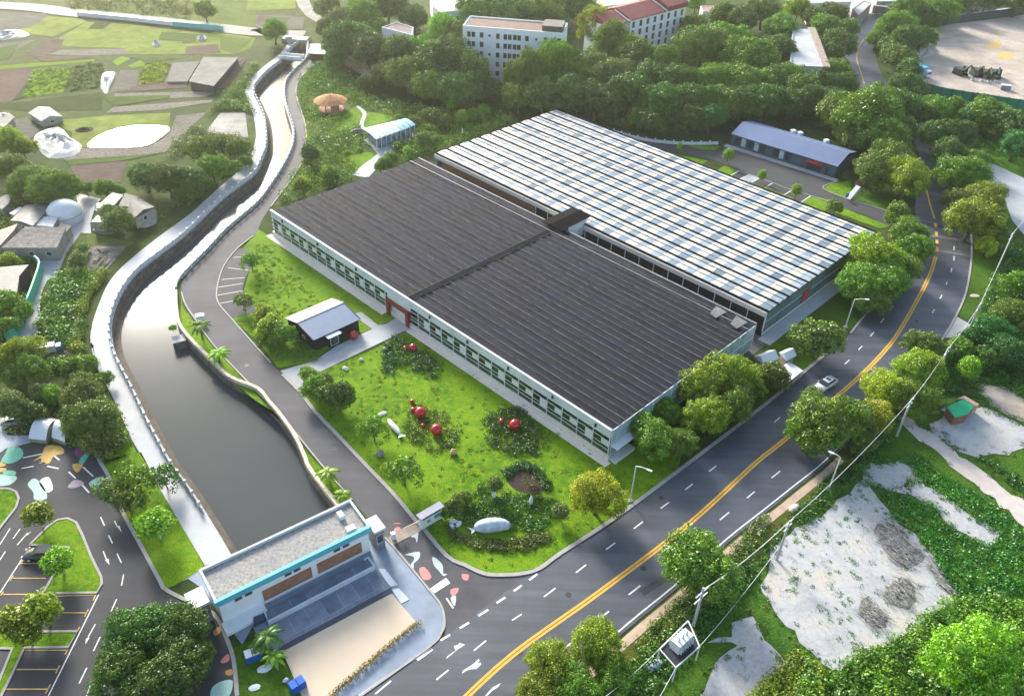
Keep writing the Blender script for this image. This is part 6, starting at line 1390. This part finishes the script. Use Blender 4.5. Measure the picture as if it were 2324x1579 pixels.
wood('between the two apartment buildings', 'trees between the apartment buildings', '1348,66,32,big,yel,120 1386,96,36,big,olive,150 1420,118,36,big,yel 1446,136,38,big,olive 1392,172,42,big,pale 1342,150,38,big,olive 1292,140,36,big,dark 1246,134,34,big,mid,215 1200,152,38,big,olive,235 1270,160,34,big,mid,225 1168,190,26,big,olive,240 1366,118,26,med,mid 1470,160,30,big,olive')
wood('behind the white greenhouse', 'trees in the wood behind the white greenhouse', '1202,196,38,big,olive 1176,222,34,big,mid 1232,222,42,big,dark 1292,218,44,big,dark 1352,226,46,big,dark 1422,218,46,big,dark 1474,190,40,big,dark 1504,142,36,big,mid 1534,190,42,big,dark 1574,232,42,big,dark 1622,182,46,big,mid 1592,112,46,big,mid 1642,92,46,big,mid 1702,132,50,big,mid 1692,190,46,big,mid 1744,192,38,big,dark 1576,70,28,med,mid 1632,232,40,big,mid 1682,234,40,big,dark 1734,232,40,big,dark 1502,244,42,big,dark 1482,278,28,med,dark 1562,268,34,big,dark 1612,270,30,big,jade 1450,262,26,med,mid 1260,190,36,big,mid 1320,186,36,big,olive')
wood('around the flat roofed hall', 'trees around the flat roofed hall', '1580,8,20,med,lime 1682,42,36,big,dark 1732,28,34,big,olive 1772,62,34,big,mid 1762,114,36,big,dark 1902,100,30,big,dark 1872,62,26,big,mid 1892,30,26,big,olive 1924,66,20,med,mid 1810,22,24,med,yel 1844,36,22,med,olive 1782,186,36,big,mid 1812,204,38,big,mid 1852,192,38,big,dark 1892,160,28,big,mid 1912,198,28,big,dark 1842,232,34,big,dark 1790,236,34,big,dark 1886,124,22,med,dark 1640,40,26,med,mid')
wood('right of the long blue shed', 'trees at the right end of the long shed', '1976,256,66,big,mid 1906,254,46,big,mid 2040,240,42,big,dark 2002,314,44,big,mid 1950,314,34,big,dark 2022,364,46,big,mid 1990,388,38,big,olive 2058,410,42,big,yel 1890,222,30,big,dark 2046,296,30,big,dark 1982,410,22,med,mid 1920,300,26,med,dark')
wood('between far road and sandy yard', 'trees between the far road and the sandy yard', '1990,88,22,big,mid 2030,62,32,big,mid 2052,92,30,big,dark 2014,106,20,med,dark 2062,32,30,big,mid 2102,42,28,big,dark 2132,26,30,big,mid 2092,88,26,big,dark 2042,134,26,big,mid 2022,118,20,med,dark 2062,162,28,big,dark 2056,192,28,big,dark 2068,214,18,med,dark 2124,252,30,big,mid 2094,16,26,big,dark 2170,8,26,big,dark 2310,4,26,med,olive 2240,2,26,big,dark')
wood('below the green mesh fence', 'trees below the green mesh fence', '2162,242,24,med,mid 2202,268,26,big,jade 2236,262,34,big,mid 2292,284,36,big,dark 2270,260,24,med,mid 2164,306,34,big,dark 2122,308,30,big,dark 2150,352,34,big,dark 2188,402,42,big,mid 2146,388,26,med,dark 2204,366,28,big,mid 2304,332,30,big,jade 2092,268,24,med,dark')
wood('outside the road bend', 'trees on the outer side of the road bend', '2236,452,40,big,yel 2206,500,46,big,yel 2250,528,28,big,olive 2180,460,28,big,olive 2238,560,20,med,gold')
wood('inside the road bend', 'trees on the inner side of the road bend', '2036,490,26,med,mid 2062,530,36,big,mid 2080,566,30,big,mid 1984,592,48,big,yel 1950,642,46,big,mid 1934,566,20,tall,lime 2012,646,40,big,mid 1974,682,34,big,mid 2040,606,36,big,mid 1916,606,24,med,yel')
wood('standing alone on the dark verge below the street lamp', 'x', '1856,768,46,med,olive')
wood('at the black greenhouse right corner', 'trees at the near right corner of the black roofed greenhouse', '1586,872,54,big,yel 1652,852,56,big,yel 1604,944,46,big,yel 1672,918,42,big,mid 1478,988,52,big,mid 1500,936,34,big,mid 1536,1010,36,big,mid 1752,856,32,med,olive 1708,880,26,med,mid')
wood('overhanging the kerb between lawn and main road', 'x', '1355,1126,56,big,gold'); wood('low at the left foot of the golden tree', 'x', '1272,1162,18,small,pale')
wood('on the right verge below the bend', 'trees on the right verge at the road bend', '2096,786,36,big,olive 2078,846,48,big,yel 2014,884,44,big,gold 2064,904,42,big,mid 1984,944,38,big,gold 1880,962,68,big,mid 1832,988,42,big,mid 1944,962,42,big,olive 1846,920,34,big,olive 1960,1004,26,med,olive 2124,800,24,med,mid')
wood('on the right verge beside the lower end of the big slab', 'x', '1586,1282,76,big,mid')
wood('at the bottom edge right of the road', 'trees at the bottom edge right of the road', '1250,1506,50,big,yel 1226,1566,46,big,yel 1354,1462,54,big,yel 1390,1526,46,big,mid 1310,1566,48,big,mid')
wood('in the bottom right corner', 'x', '2206,1502,76,big,lime')
wood('in the right edge thicket', 'bushes in the thicket on the right', '2182,792,24,med,mid 2214,768,26,med,jade 2252,748,32,big,jade 2292,796,36,big,jade 2302,716,36,big,mid 2236,812,24,med,dark 2200,836,22,tall,lime 2160,806,18,med,dark 2320,650,30,med,mid', 'bush')
wood('over the bottom left asphalt', 'trees over the asphalt at the bottom left', '326,1438,70,big,dark 402,1438,62,big,dark 276,1522,62,big,dark 386,1532,74,big,dark 440,1480,42,big,mid')
wood('leaning over the fork road and the walkway', 'trees leaning over the fork road', '258,1118,40,thin,olive 312,1090,48,thin,mid 372,1082,38,thin,dark 290,1140,34,thin,olive')
wood('on the grass between the fork road and the walkway', 'x', '352,1188,40,small,lime')
wood('at the tip of the kerbed island', 'x', '85,1168,30,small,yel'); wood('beside the parked black car', 'x', '132,1274,32,small,lime')
wood('over the lower bays of the parking lot', 'trees over the parking lot', '30,1412,32,small,yel 96,1384,38,small,yel 62,1440,26,small,yel')
wood('in the grove left of the walkway', 'trees in the grove left of the walkway', '44,806,44,big,yel 70,838,36,big,mid 28,848,32,big,mid 96,890,26,med,pale 116,896,24,med,lime 190,902,48,big,olive 212,948,54,big,olive 176,962,38,big,olive 26,922,34,tall,pale 68,938,30,med,dark 196,830,28,med,mid 160,836,26,med,mid 236,862,20,med,mid 216,1000,34,thin,olive')
wood('in the clump above the river bend', 'trees in the clump above the river bend', '330,402,40,big,dark 382,412,44,big,dark 438,408,40,big,dark 482,384,36,big,mid 424,440,30,big,dark 452,334,34,thin,olive 500,322,30,thin,pale 540,336,26,med,mid 556,366,18,med,mid 520,380,24,med,mid')
wood('in the clump above the village roofs', 'trees above the village roofs', '60,412,40,big,olive 112,424,48,big,mid 152,432,34,big,mid 28,384,36,big,olive 18,322,34,big,yel 52,336,26,med,yel 196,428,16,med,mid 238,430,22,med,mid 262,432,18,med,mid')
wood('between the dark hipped roof and the pale lane', 'trees by the dark hipped roof', '270,502,34,med,olive 246,486,22,med,pale ')
wood('beside the grey rubble heap', 'shrubs beside the rubble heap', '176,592,22,med,pale 188,566,14,med,pale', 'shrub')
wood('left of the teal wall', 'bushes left of the teal wall', '20,592,24,med,yel 22,692,32,med,mid 50,712,24,med,mid 14,742,26,med,mid ', 'bush')
wood('standing by the head of the river channel', 'x', '622,72,30,big,mid'); wood('above the far country road', 'x', '466,26,24,med,mid')
wood('in the gazebo garden', 'shrubs and young trees in the garden', '789,349,8,small,lime 904,266,7,small,yel 1024,236,13,tall,lime 1048,268,13,tall,lime 924,342,9,small,lime 704,352,20,med,dark 697,371,9,small,yel 747,397,20,med,mid 688,422,20,med,yel 874,368,16,med,mid 888,358,14,med,mid 862,378,12,med,mid 960,316,20,med,mid 992,322,14,med,mid 940,280,16,med,olive 985,262,20,med,olive 1010,276,16,med,olive 1078,262,16,med,mid 960,262,12,med,olive 1060,236,18,thin,olive 1095,250,16,med,mid 900,330,10,med,lime', 'shrub')
wood('on the grass right of the riverside parking bays', 'trees by the riverside parking bays', '570,594,26,thin,mid 552,682,26,thin,mid')
wood('beside the black shed', 'bushes beside the black shed', '612,742,36,med,yel 640,760,30,med,mid 600,716,26,med,yel', 'bush')
wood('between the lower lawn and the road kerb', 'bushes on the lower lawn by the kerb', '700,850,20,med,lime 714,878,30,med,mid 768,902,34,med,dark 738,900,26,med,mid 736,868,20,med,olive', 'bush')
wood('on the lower lawn', 'trees on the lower lawn', '848,974,32,thin,mid 916,1066,42,thin,mid')
wood('in the corner flower bed', 'x', '1124,1098,20,tall,olive'); wood('at the edge of the dark planting pit', 'x', '1212,1108,16,thin,brown', 'shrub')
wood('in the corner bed by the notice board', 'bushes by the notice board', '1030,1150,22,med,olive 1008,1164,14,med,olive 1056,1130,16,med,mid', 'bush')
wood('in the bays of the shed yard', 'young trees in the shed yard', '1654,352,12,tall,lime 1730,398,10,tall,lime 1808,434,11,tall,lime 1542,334,7,tall,lime')
wood('by the entrance marker of the shed yard', 'x', '1962,420,14,thin,brown', 'shrub'); wood('at the corner of the shed yard lawn', 'x', '1896,470,16,med,mid', 'bush')
wood('on the concrete pier in the river', 'x', '392,744,9,small,lime', 'bush')
# banana and palm like plants
def palm_mesh(seed, nf=11, L_=1.0):
    rg = random.Random(seed); mb = MB()
    for k in range(nf):
        a = k * 2.4 + rg.uniform(-.2, .2); el = rg.uniform(.2, 1.1); pts = []
        for j in range(6):
            s = j / 5 * L_; pts.append(Vector((cos(a) * s * cos(el * (1 - .7 * j / 5)), sin(a) * s * cos(el * (1 - .7 * j / 5)), .9 * s * sin(el) - .75 * s * s + 0)))
        sd = Vector((-sin(a), cos(a), 0))
        for j in range(5):
            w0, w1 = .16 * sin(pi * (j + .25) / 5.6), .16 * sin(pi * (j + 1.25) / 5.6)
            dz = Vector((0, 0, .05))
            mb.add([pts[j] - sd * w0 - dz, pts[j + 1] - sd * w1 - dz, pts[j + 1], pts[j]], [(0, 1, 2, 3)]); mb.add([pts[j], pts[j + 1], pts[j + 1] + sd * w1 - dz, pts[j] + sd * w0 - dz], [(0, 1, 2, 3)])
    me = bpy.data.meshes.new('fronds'); me.from_pydata(mb.v, [], mb.f); me.materials.append(LM['lime']); return me
for i, (x, y, r, h, col, lab) in enumerate(((452, 738, 26, 1.3, 'mid', 'palm with drooping fronds on the grass strip between river and road'), (493, 800, 30, .9, 'lime', 'bright banana plant on the riverside strip below the palm'),
    (744, 1072, 30, .9, 'lime', 'banana plant behind the river wall near the gatehouse'), (776, 1122, 24, .8, 'lime', 'low banana plant touching the right end of the gatehouse parapet'),
    (606, 1442, 36, 1.2, 'dark', 'dark palm at the left end of the terrace'), (620, 1488, 28, .9, 'lime', 'bright banana plant on the grass left of the cream pad'), (586, 1465, 24, .9, 'mid', 'green palm behind the blue bin'))):
    z = 2.0
    for _ in range(3): c = W(x, y, z); R_ = r * (c - Vector((0, 0, HC))).length / FOC; z = h * R_
    t = thing('palm', lab, 'palm', (c.x, c.y, 0)); t.scale = (R_, R_, R_)
    MB().tube([(0, 0, 0), (.03, 0, h * .5), (0, .02, h)], [.09, .07, .05], 7).build('trunk', bark, t, local=True)
    f_ = bpy.data.objects.new('fronds', palm_mesh(i)); COL.objects.link(f_); f_.parent = t; f_.location = (0, 0, h); f_.material_slots[0].link = 'OBJECT'; f_.material_slots[0].material = LM[col]
# ---- undergrowth that nobody could count
def inside(x, y, poly):
    c = False; n = len(poly); j = n - 1
    for i in range(n):
        if (poly[i][1] > y) != (poly[j][1] > y) and x < (poly[j][0] - poly[i][0]) * (y - poly[i][1]) / (poly[j][1] - poly[i][1]) + poly[i][0]: c = not c
        j = i
    return c
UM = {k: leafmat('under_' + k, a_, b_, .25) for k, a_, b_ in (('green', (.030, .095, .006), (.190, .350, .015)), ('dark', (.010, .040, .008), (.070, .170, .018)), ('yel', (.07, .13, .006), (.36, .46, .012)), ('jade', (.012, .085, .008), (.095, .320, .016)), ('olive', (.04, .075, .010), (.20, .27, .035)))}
def scrub(label, s, n, size, col, seed=1, h=.8, nl=46, ls=.2, holes=(), px=True):
    """ground cover: n leafy tufts spread over the outline"""
    P_ = P(s) if px else s; rg = np.random.default_rng(seed); hp = [P(q) for q in holes]
    WW = [W(*p) for p in P_]; x0, x1 = min(p.x for p in WW), max(p.x for p in WW); y0, y1 = min(p.y for p in WW), max(p.y for p in WW)
    poly = [(p.x, p.y) for p in WW]; hw = [[(W(*p).x, W(*p).y) for p in q] for q in hp]; out = []; k = 0; tries = 0
    while k < n and tries < n * 30:
        tries += 1; x, y = rg.uniform(x0, x1), rg.uniform(y0, y1)
        if not inside(x, y, poly) or any(inside(x, y, q) for q in hw): continue
        k += 1; sz = size * rg.uniform(.5, 1.4)
        out.append(clump((x, y, sz * h * .35), sz, int(nl * max(.4, (sz / size) ** 1.3)), ls, rg, .5, h))
    me = quads_mesh('undergrowth', np.concatenate(out), [UM[col]]); o = bpy.data.objects.new('undergrowth', me); COL.objects.link(o)
    tag(o, label, 'undergrowth', None, 'stuff'); return o
GHOLES = ('t10 690,720 760,760 940,800 800,860 740,870 700,860 580,900 540,850 600,790', 't10 600,1080 730,1040 850,1050 800,1110 700,1170 640,1120', 'tJ 740,900 1330,750 1480,850 1000,1100', 'tJ 980,1090 1150,1060 1200,1130 1000,1400 780,1440', 't10 410,670 600,670 600,780 430,780')
GARD = 't10 400,440 470,430 700,560 760,680 1100,730 1560,780 1742,800 1742,840 1230,1030 1100,1075 900,1135 210,1385 125,1400 300,1150 350,1000 345,850 312,740 285,620 310,535'
scrub('shrubs and tall plants filling the garden beside the asphalt road', GARD, 620, 1.5, 'green', 1, .8, 44, .20, GHOLES)
scrub('yellow green plants dotted through the garden', GARD, 230, 1.2, 'yel', 2, .8, 40, .18, GHOLES)
scrub('green leafy plants at the top of the garden below the footbridge', 't10 400,450 470,435 680,560 620,620 480,640 330,560', 170, 1.3, 'jade', 3, .6, 40, .2)
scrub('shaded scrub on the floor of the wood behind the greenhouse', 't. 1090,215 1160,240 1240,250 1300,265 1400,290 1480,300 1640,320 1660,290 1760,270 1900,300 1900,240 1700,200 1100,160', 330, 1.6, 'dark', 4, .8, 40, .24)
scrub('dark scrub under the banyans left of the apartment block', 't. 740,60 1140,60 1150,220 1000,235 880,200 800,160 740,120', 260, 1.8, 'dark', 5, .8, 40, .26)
scrub('dense greenery between the pale lane and the river walkway', 'tB 640,1180 1080,1160 1000,1300 900,1460 860,1579 t01 560,700 500,780 350,770 250,740 260,600 300,480', 360, 1.2, 'green', 6, .8, 44, .19)
scrub('yellow climbing hedge along the outer foot of the river walkway', 't01 725,280 660,380 610,440 560,560 540,700 560,830 500,800 500,700 520,560 570,440 640,340 700,270', 170, .9, 'yel', 7, .9, 44, .16)
scrub('green bank beside the walkway below the dark roof', 'tB 1460,800 1632,640 t00 1180,1420 1300,1380 1500,1230 1700,1060 1690,1040 1480,1230 1250,1340', 130, .9, 'green', 8, .6, 40, .17)
scrub('scrub between the crop fields and the white walkway', 't00 1742,430 1600,600 1480,720 1420,790 1500,760 1660,750 1740,800 1690,700 1665,620 1742,500', 170, 1.3, 'green', 9, .8, 40, .2)
scrub('scrub around the lower fields above the clump of dark trees', 't00 1200,960 1300,880 1420,900 1690,940 1740,960 1700,1060 1560,1180 1300,1050 1150,1080', 200, 1.3, 'olive', 10, .8, 42, .2)
scrub('bushes around the village roofs at the left edge', 't. 0,460 60,450 60,520 0,520', 40, 1.1, 'yel', 11)
scrub('hedge and weeds left of the pale lane above the teal wall', 't01 0,130 150,150 215,200 200,240 0,240', 90, 1.0, 'green', 12)
scrub('dark thicket left of the teal wall', 't01 0,400 120,400 180,450 150,600 40,720 0,740', 190, 1.0, 'green', 13)
scrub('grass and low shrubs in the grove left of the walkway', 't01 40,1340 60,1260 150,1250 500,1000 640,960 900,1450 700,1560 560,1470 240,1370', 260, 1.1, 'olive', 14, .6, 40, .19)
scrub('clipped dark hedge above the grove left of the walkway', 't01 330,920 340,880 520,850 640,880 650,940 480,950', 110, .9, 'green', 15, .8)
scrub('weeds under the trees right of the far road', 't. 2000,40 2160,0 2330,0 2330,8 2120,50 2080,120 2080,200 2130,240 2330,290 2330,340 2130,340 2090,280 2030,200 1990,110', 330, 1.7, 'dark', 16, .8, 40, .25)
scrub('green weeds in the open ground right of the road bend', 't. 2130,240 2330,300 2330,370 2230,370 2180,330 2130,330', 150, 1.3, 'jade', 17, .6, 40, .2)
scrub('weeds and thicket along the right edge below the pale yard', 't31 1590,120 1800,60 1800,980 1500,1000 1300,900 1180,1000 1150,860 1430,640 1500,400', 480, 1.2, 'jade', 18, .7, 42, .18)
SLH = ('t32 0,590 160,450 400,330 560,180 650,110 750,220 830,350 1000,480 1150,640 1150,780 1250,880 1280,930 1090,1030 900,1180 740,1270 600,1300 440,1425 380,1400 240,1250 30,1000 -40,850', 't32 680,0 960,-10 1010,90 900,200 720,150 640,60', 't32 1020,95 1160,200 1380,350 1580,500 1500,560 1290,460 1140,300 900,200',
       't32 -400,1220 -250,1150 -150,1010 0,1240 140,1360 0,1460 -200,1700 -500,1600 -350,1350 -200,1250', 'tX 1400,650 1560,600 1460,540 1500,400 1750,400 1850,500 2247,690 2500,800 2330,850 2100,930 1940,950 1800,970 1600,880 1380,720', 't. 2034,940 2060,945 2130,985 2230,1060 2330,1130 2600,1330 2600,1450 2324,1200 2200,1100 2090,1010', 'tX 1820,370 1900,300 2130,350 2247,450 2500,700 2247,640 2000,540 1900,450')
scrub('weeds on the ground between the cracked slabs and the dirt track', 't32 600,20 1000,-60 1700,400 1742,900 1300,960 1280,900 1100,640 830,350 700,180', 560, .8, 'jade', 19, .45, 34, .14, SLH)
scrub('green weeds between the road verge and the big cracked slab', 't. 2060,900 2020,1000 1900,1130 1760,1260 1600,1450 1500,1579 1400,1640 1440,1500 1560,1400 1760,1210 1900,1070 2010,960', 520, .8, 'jade', 20, .6, 36, .15, SLH)
scrub('weeds above and around the white slab with the green hut', 't. 2080,880 2200,860 2330,860 2330,960 2230,930 2180,890 2120,900 2110,960 2250,1060 2330,1130 2330,1100 2120,970', 260, .8, 'jade', 21, .5, 36, .15, SLH)
scrub('dense scrub along the bottom right edge of the big slab', 't32 400,1450 640,1300 900,1190 1100,1040 1300,940 1500,900 1800,1000 1800,1650 200,1650 240,1300', 620, 1.0, 'green', 22, .8, 46, .17, SLH)
scrub('scrub at the bottom edge below the small lower slab', 't32 -500,1500 -300,1650 300,1650 380,1450 200,1300 0,1480 -150,1640', 200, .9, 'yel', 23, .7, 42, .16, SLH)
scrub('rough shrubs on the right verge of the main road', 't22 1742,330 1742,440 1500,760 1250,1050 1000,1250 800,1380 860,1200 1160,900 1500,580', 240, .7, 'olive', 24, .6, 36, .14)
scrub('dark low shrubs of the bed nearest the greenhouse door', 't11 860,800 960,700 1100,800 1240,860 1270,980 1180,1010 1060,950 840,960', 150, .75, 'dark', 25, .6, 44, .13)
scrub('wiry low shrubs of the middle bed with the red balls', 't11 1020,1200 1100,1180 1280,1230 1390,1380 1360,1470 1200,1490 1060,1440 1010,1330', 150, .6, 'olive', 26, .5, 40, .11)
scrub('leafy shrubs of the right hand bed with a red ball', 't11 1560,1230 1742,1180 t21 50,1200 240,1400 200,1520 t11 1742,1530 1600,1450', 160, .8, 'dark', 27, .6, 44, .13)
scrub('bright ground cover of the corner flower bed', 'tS 840,560 1000,440 1200,520 1560,520 1750,620 1650,780 1500,880 1250,850 900,860 700,700', 300, .6, 'jade', 28, .5, 40, .12)
scrub('dark planted ring around the pit of the corner bed', 'tS 1190,310 1340,240 1500,270 1640,440 1600,520 1480,300 1330,290 1210,380', 90, .6, 'dark', 29, .7, 44, .12)
scrub('shrubby lower rim of the corner flower bed around the whale', 'tS 680,780 760,900 1000,960 1300,960 1600,880 1650,940 1400,1060 1000,1040 720,950', 190, .6, 'olive', 30, .5, 40, .12)
struct('planting_pit', MB().poly(smooth(WP('tS 1220,350 1350,300 1480,320 1560,440 1540,520 1400,520 1270,460'), 3, True), .06), fm['soil'] if False else plain('dark_soil', (.035, .025, .018), .95, var=.4, scale=2))
scrub('shrubs on the lawn left of the black shed', 't11 0,560 140,520 200,640 330,760 440,860 400,900 150,880 0,740', 170, .8, 'green', 31, .5, 42, .13)
scrub('tufts of longer grass all over the front lawn between road and greenhouse', 't11 460,945 800,800 1055,670 t21 -20,1110 650,1545 t22 1100,60 700,360 330,600 190,690 0,730 t12 1640,735 1540,725 1420,670 1300,610 1130,410 1080,360 940,190 t11 600,1400 400,1200 310,1085', 260, .36, 'yel', 50, .22, 26, .10)
scrub('darker grass patches on the front lawn between road and greenhouse', 't11 460,945 800,800 1055,670 t21 -20,1110 650,1545 t22 1100,60 700,360 330,600 190,690 0,730 t12 1640,735 1540,725 1420,670 1300,610 1130,410 1080,360 940,190 t11 600,1400 400,1200 310,1085', 110, .4, 'green', 51, .2, 26, .10)
scrub('tufts of longer grass on the lawn around the black shed', 't11 40,600 700,560 500,500 300,300 0,30 t01 1742,160 1720,480 1742,600 t11 60,780 180,910', 240, .4, 'yel', 52, .22, 26, .11)
scrub('weeds sprouting from the cracked slabs at the lower right', 't32 0,590 400,330 650,110 1150,640 1280,930 900,1180 440,1425 240,1250', 130, .45, 'jade', 53, .3, 24, .10)
scrub('dry tufts in the meadow beyond the fields', 't00 480,0 1300,0 1300,140 900,100 480,70', 130, 1.6, 'olive', 32, .6, 36, .26)
scrub('reed tufts of the lime crop rows in the left fields', 't00 225,480 480,460 430,630 160,665', 150, .7, 'yel', 33, .5, 30, .18)
scrub('yellow crop tufts beside the grey net beds', 't00 990,440 1165,430 1100,560 945,580', 120, .7, 'yel', 34, .5, 30, .18)
scrub('olive crop rows in the left fields', 't00 490,458 650,428 700,440 680,600 440,630', 150, .6, 'olive', 35, .5, 30, .18)
out = []; rg = np.random.default_rng(61)
for s_ in SLH:
    q = WP(s_); q = resample(q + [q[0]], .8)
    for p in q:
        if rg.random() < .75 and len(s_) < 4000:
            sz = rg.uniform(.2, .75); out.append(clump((p.x + rg.uniform(-.9, .9), p.y + rg.uniform(-.9, .9), sz * .15), sz, int(40 * sz + 10), .11, rg, .5, .4))
me = quads_mesh('undergrowth', np.concatenate(out), [UM['green']]); o = bpy.data.objects.new('undergrowth', me); COL.objects.link(o)
tag(o, 'ragged weeds creeping over the edges of the pale slabs and the track', 'undergrowth', None, 'stuff')
# yellow hedge of the cream pad
out = []; rg = np.random.default_rng(40)
for p in resample(HEDGE, .42): out.append(clump((p.x, p.y, .35), .42, 46, .10, rg, .4, 1.0))
me = quads_mesh('hedge', np.concatenate(out), [leafmat('under_hedge', (.12, .09, .01), (.38, .28, .03), .2)]); o = bpy.data.objects.new('hedge', me); COL.objects.link(o)
tag(o, 'low clipped yellow hedge along the outer edge of the cream pad', 'hedge')
out = []
for s, c_ in (('tO 100,890 300,980 600,1060 900,1180 1090,1270', .5), ):
    for p in resample(WP(s), .6): out.append(clump((p.x, p.y, .4), .8, 44, .14, rg, .4, .8))
me = quads_mesh('hedge', np.concatenate(out), [UM['yel']]); o = bpy.data.objects.new('hedge', me); COL.objects.link(o)
tag(o, 'light green hedge between the white greenhouse and the shed yard bays', 'hedge')
# haze
hz = MB().box((0, 230, 48.5), (900, 700, 101)).build('haze', bpy.data.materials.new('haze')); hz['kind'] = 'stuff'
hm = hz.data.materials[0]; hm.use_nodes = True; tt_ = hm.node_tree; tt_.nodes.clear(); oo = tt_.nodes.new('ShaderNodeOutputMaterial'); pv = tt_.nodes.new('ShaderNodeVolumePrincipled')
pv.inputs['Color'].default_value = (.98, .97, .92, 1); pv.inputs['Density'].default_value = .00019; pv.inputs['Anisotropy'].default_value = .82
tt_.links.new(pv.outputs[0], oo.inputs['Volume']); tag(hz, 'thin bright haze in the air', 'haze', None, 'stuff')
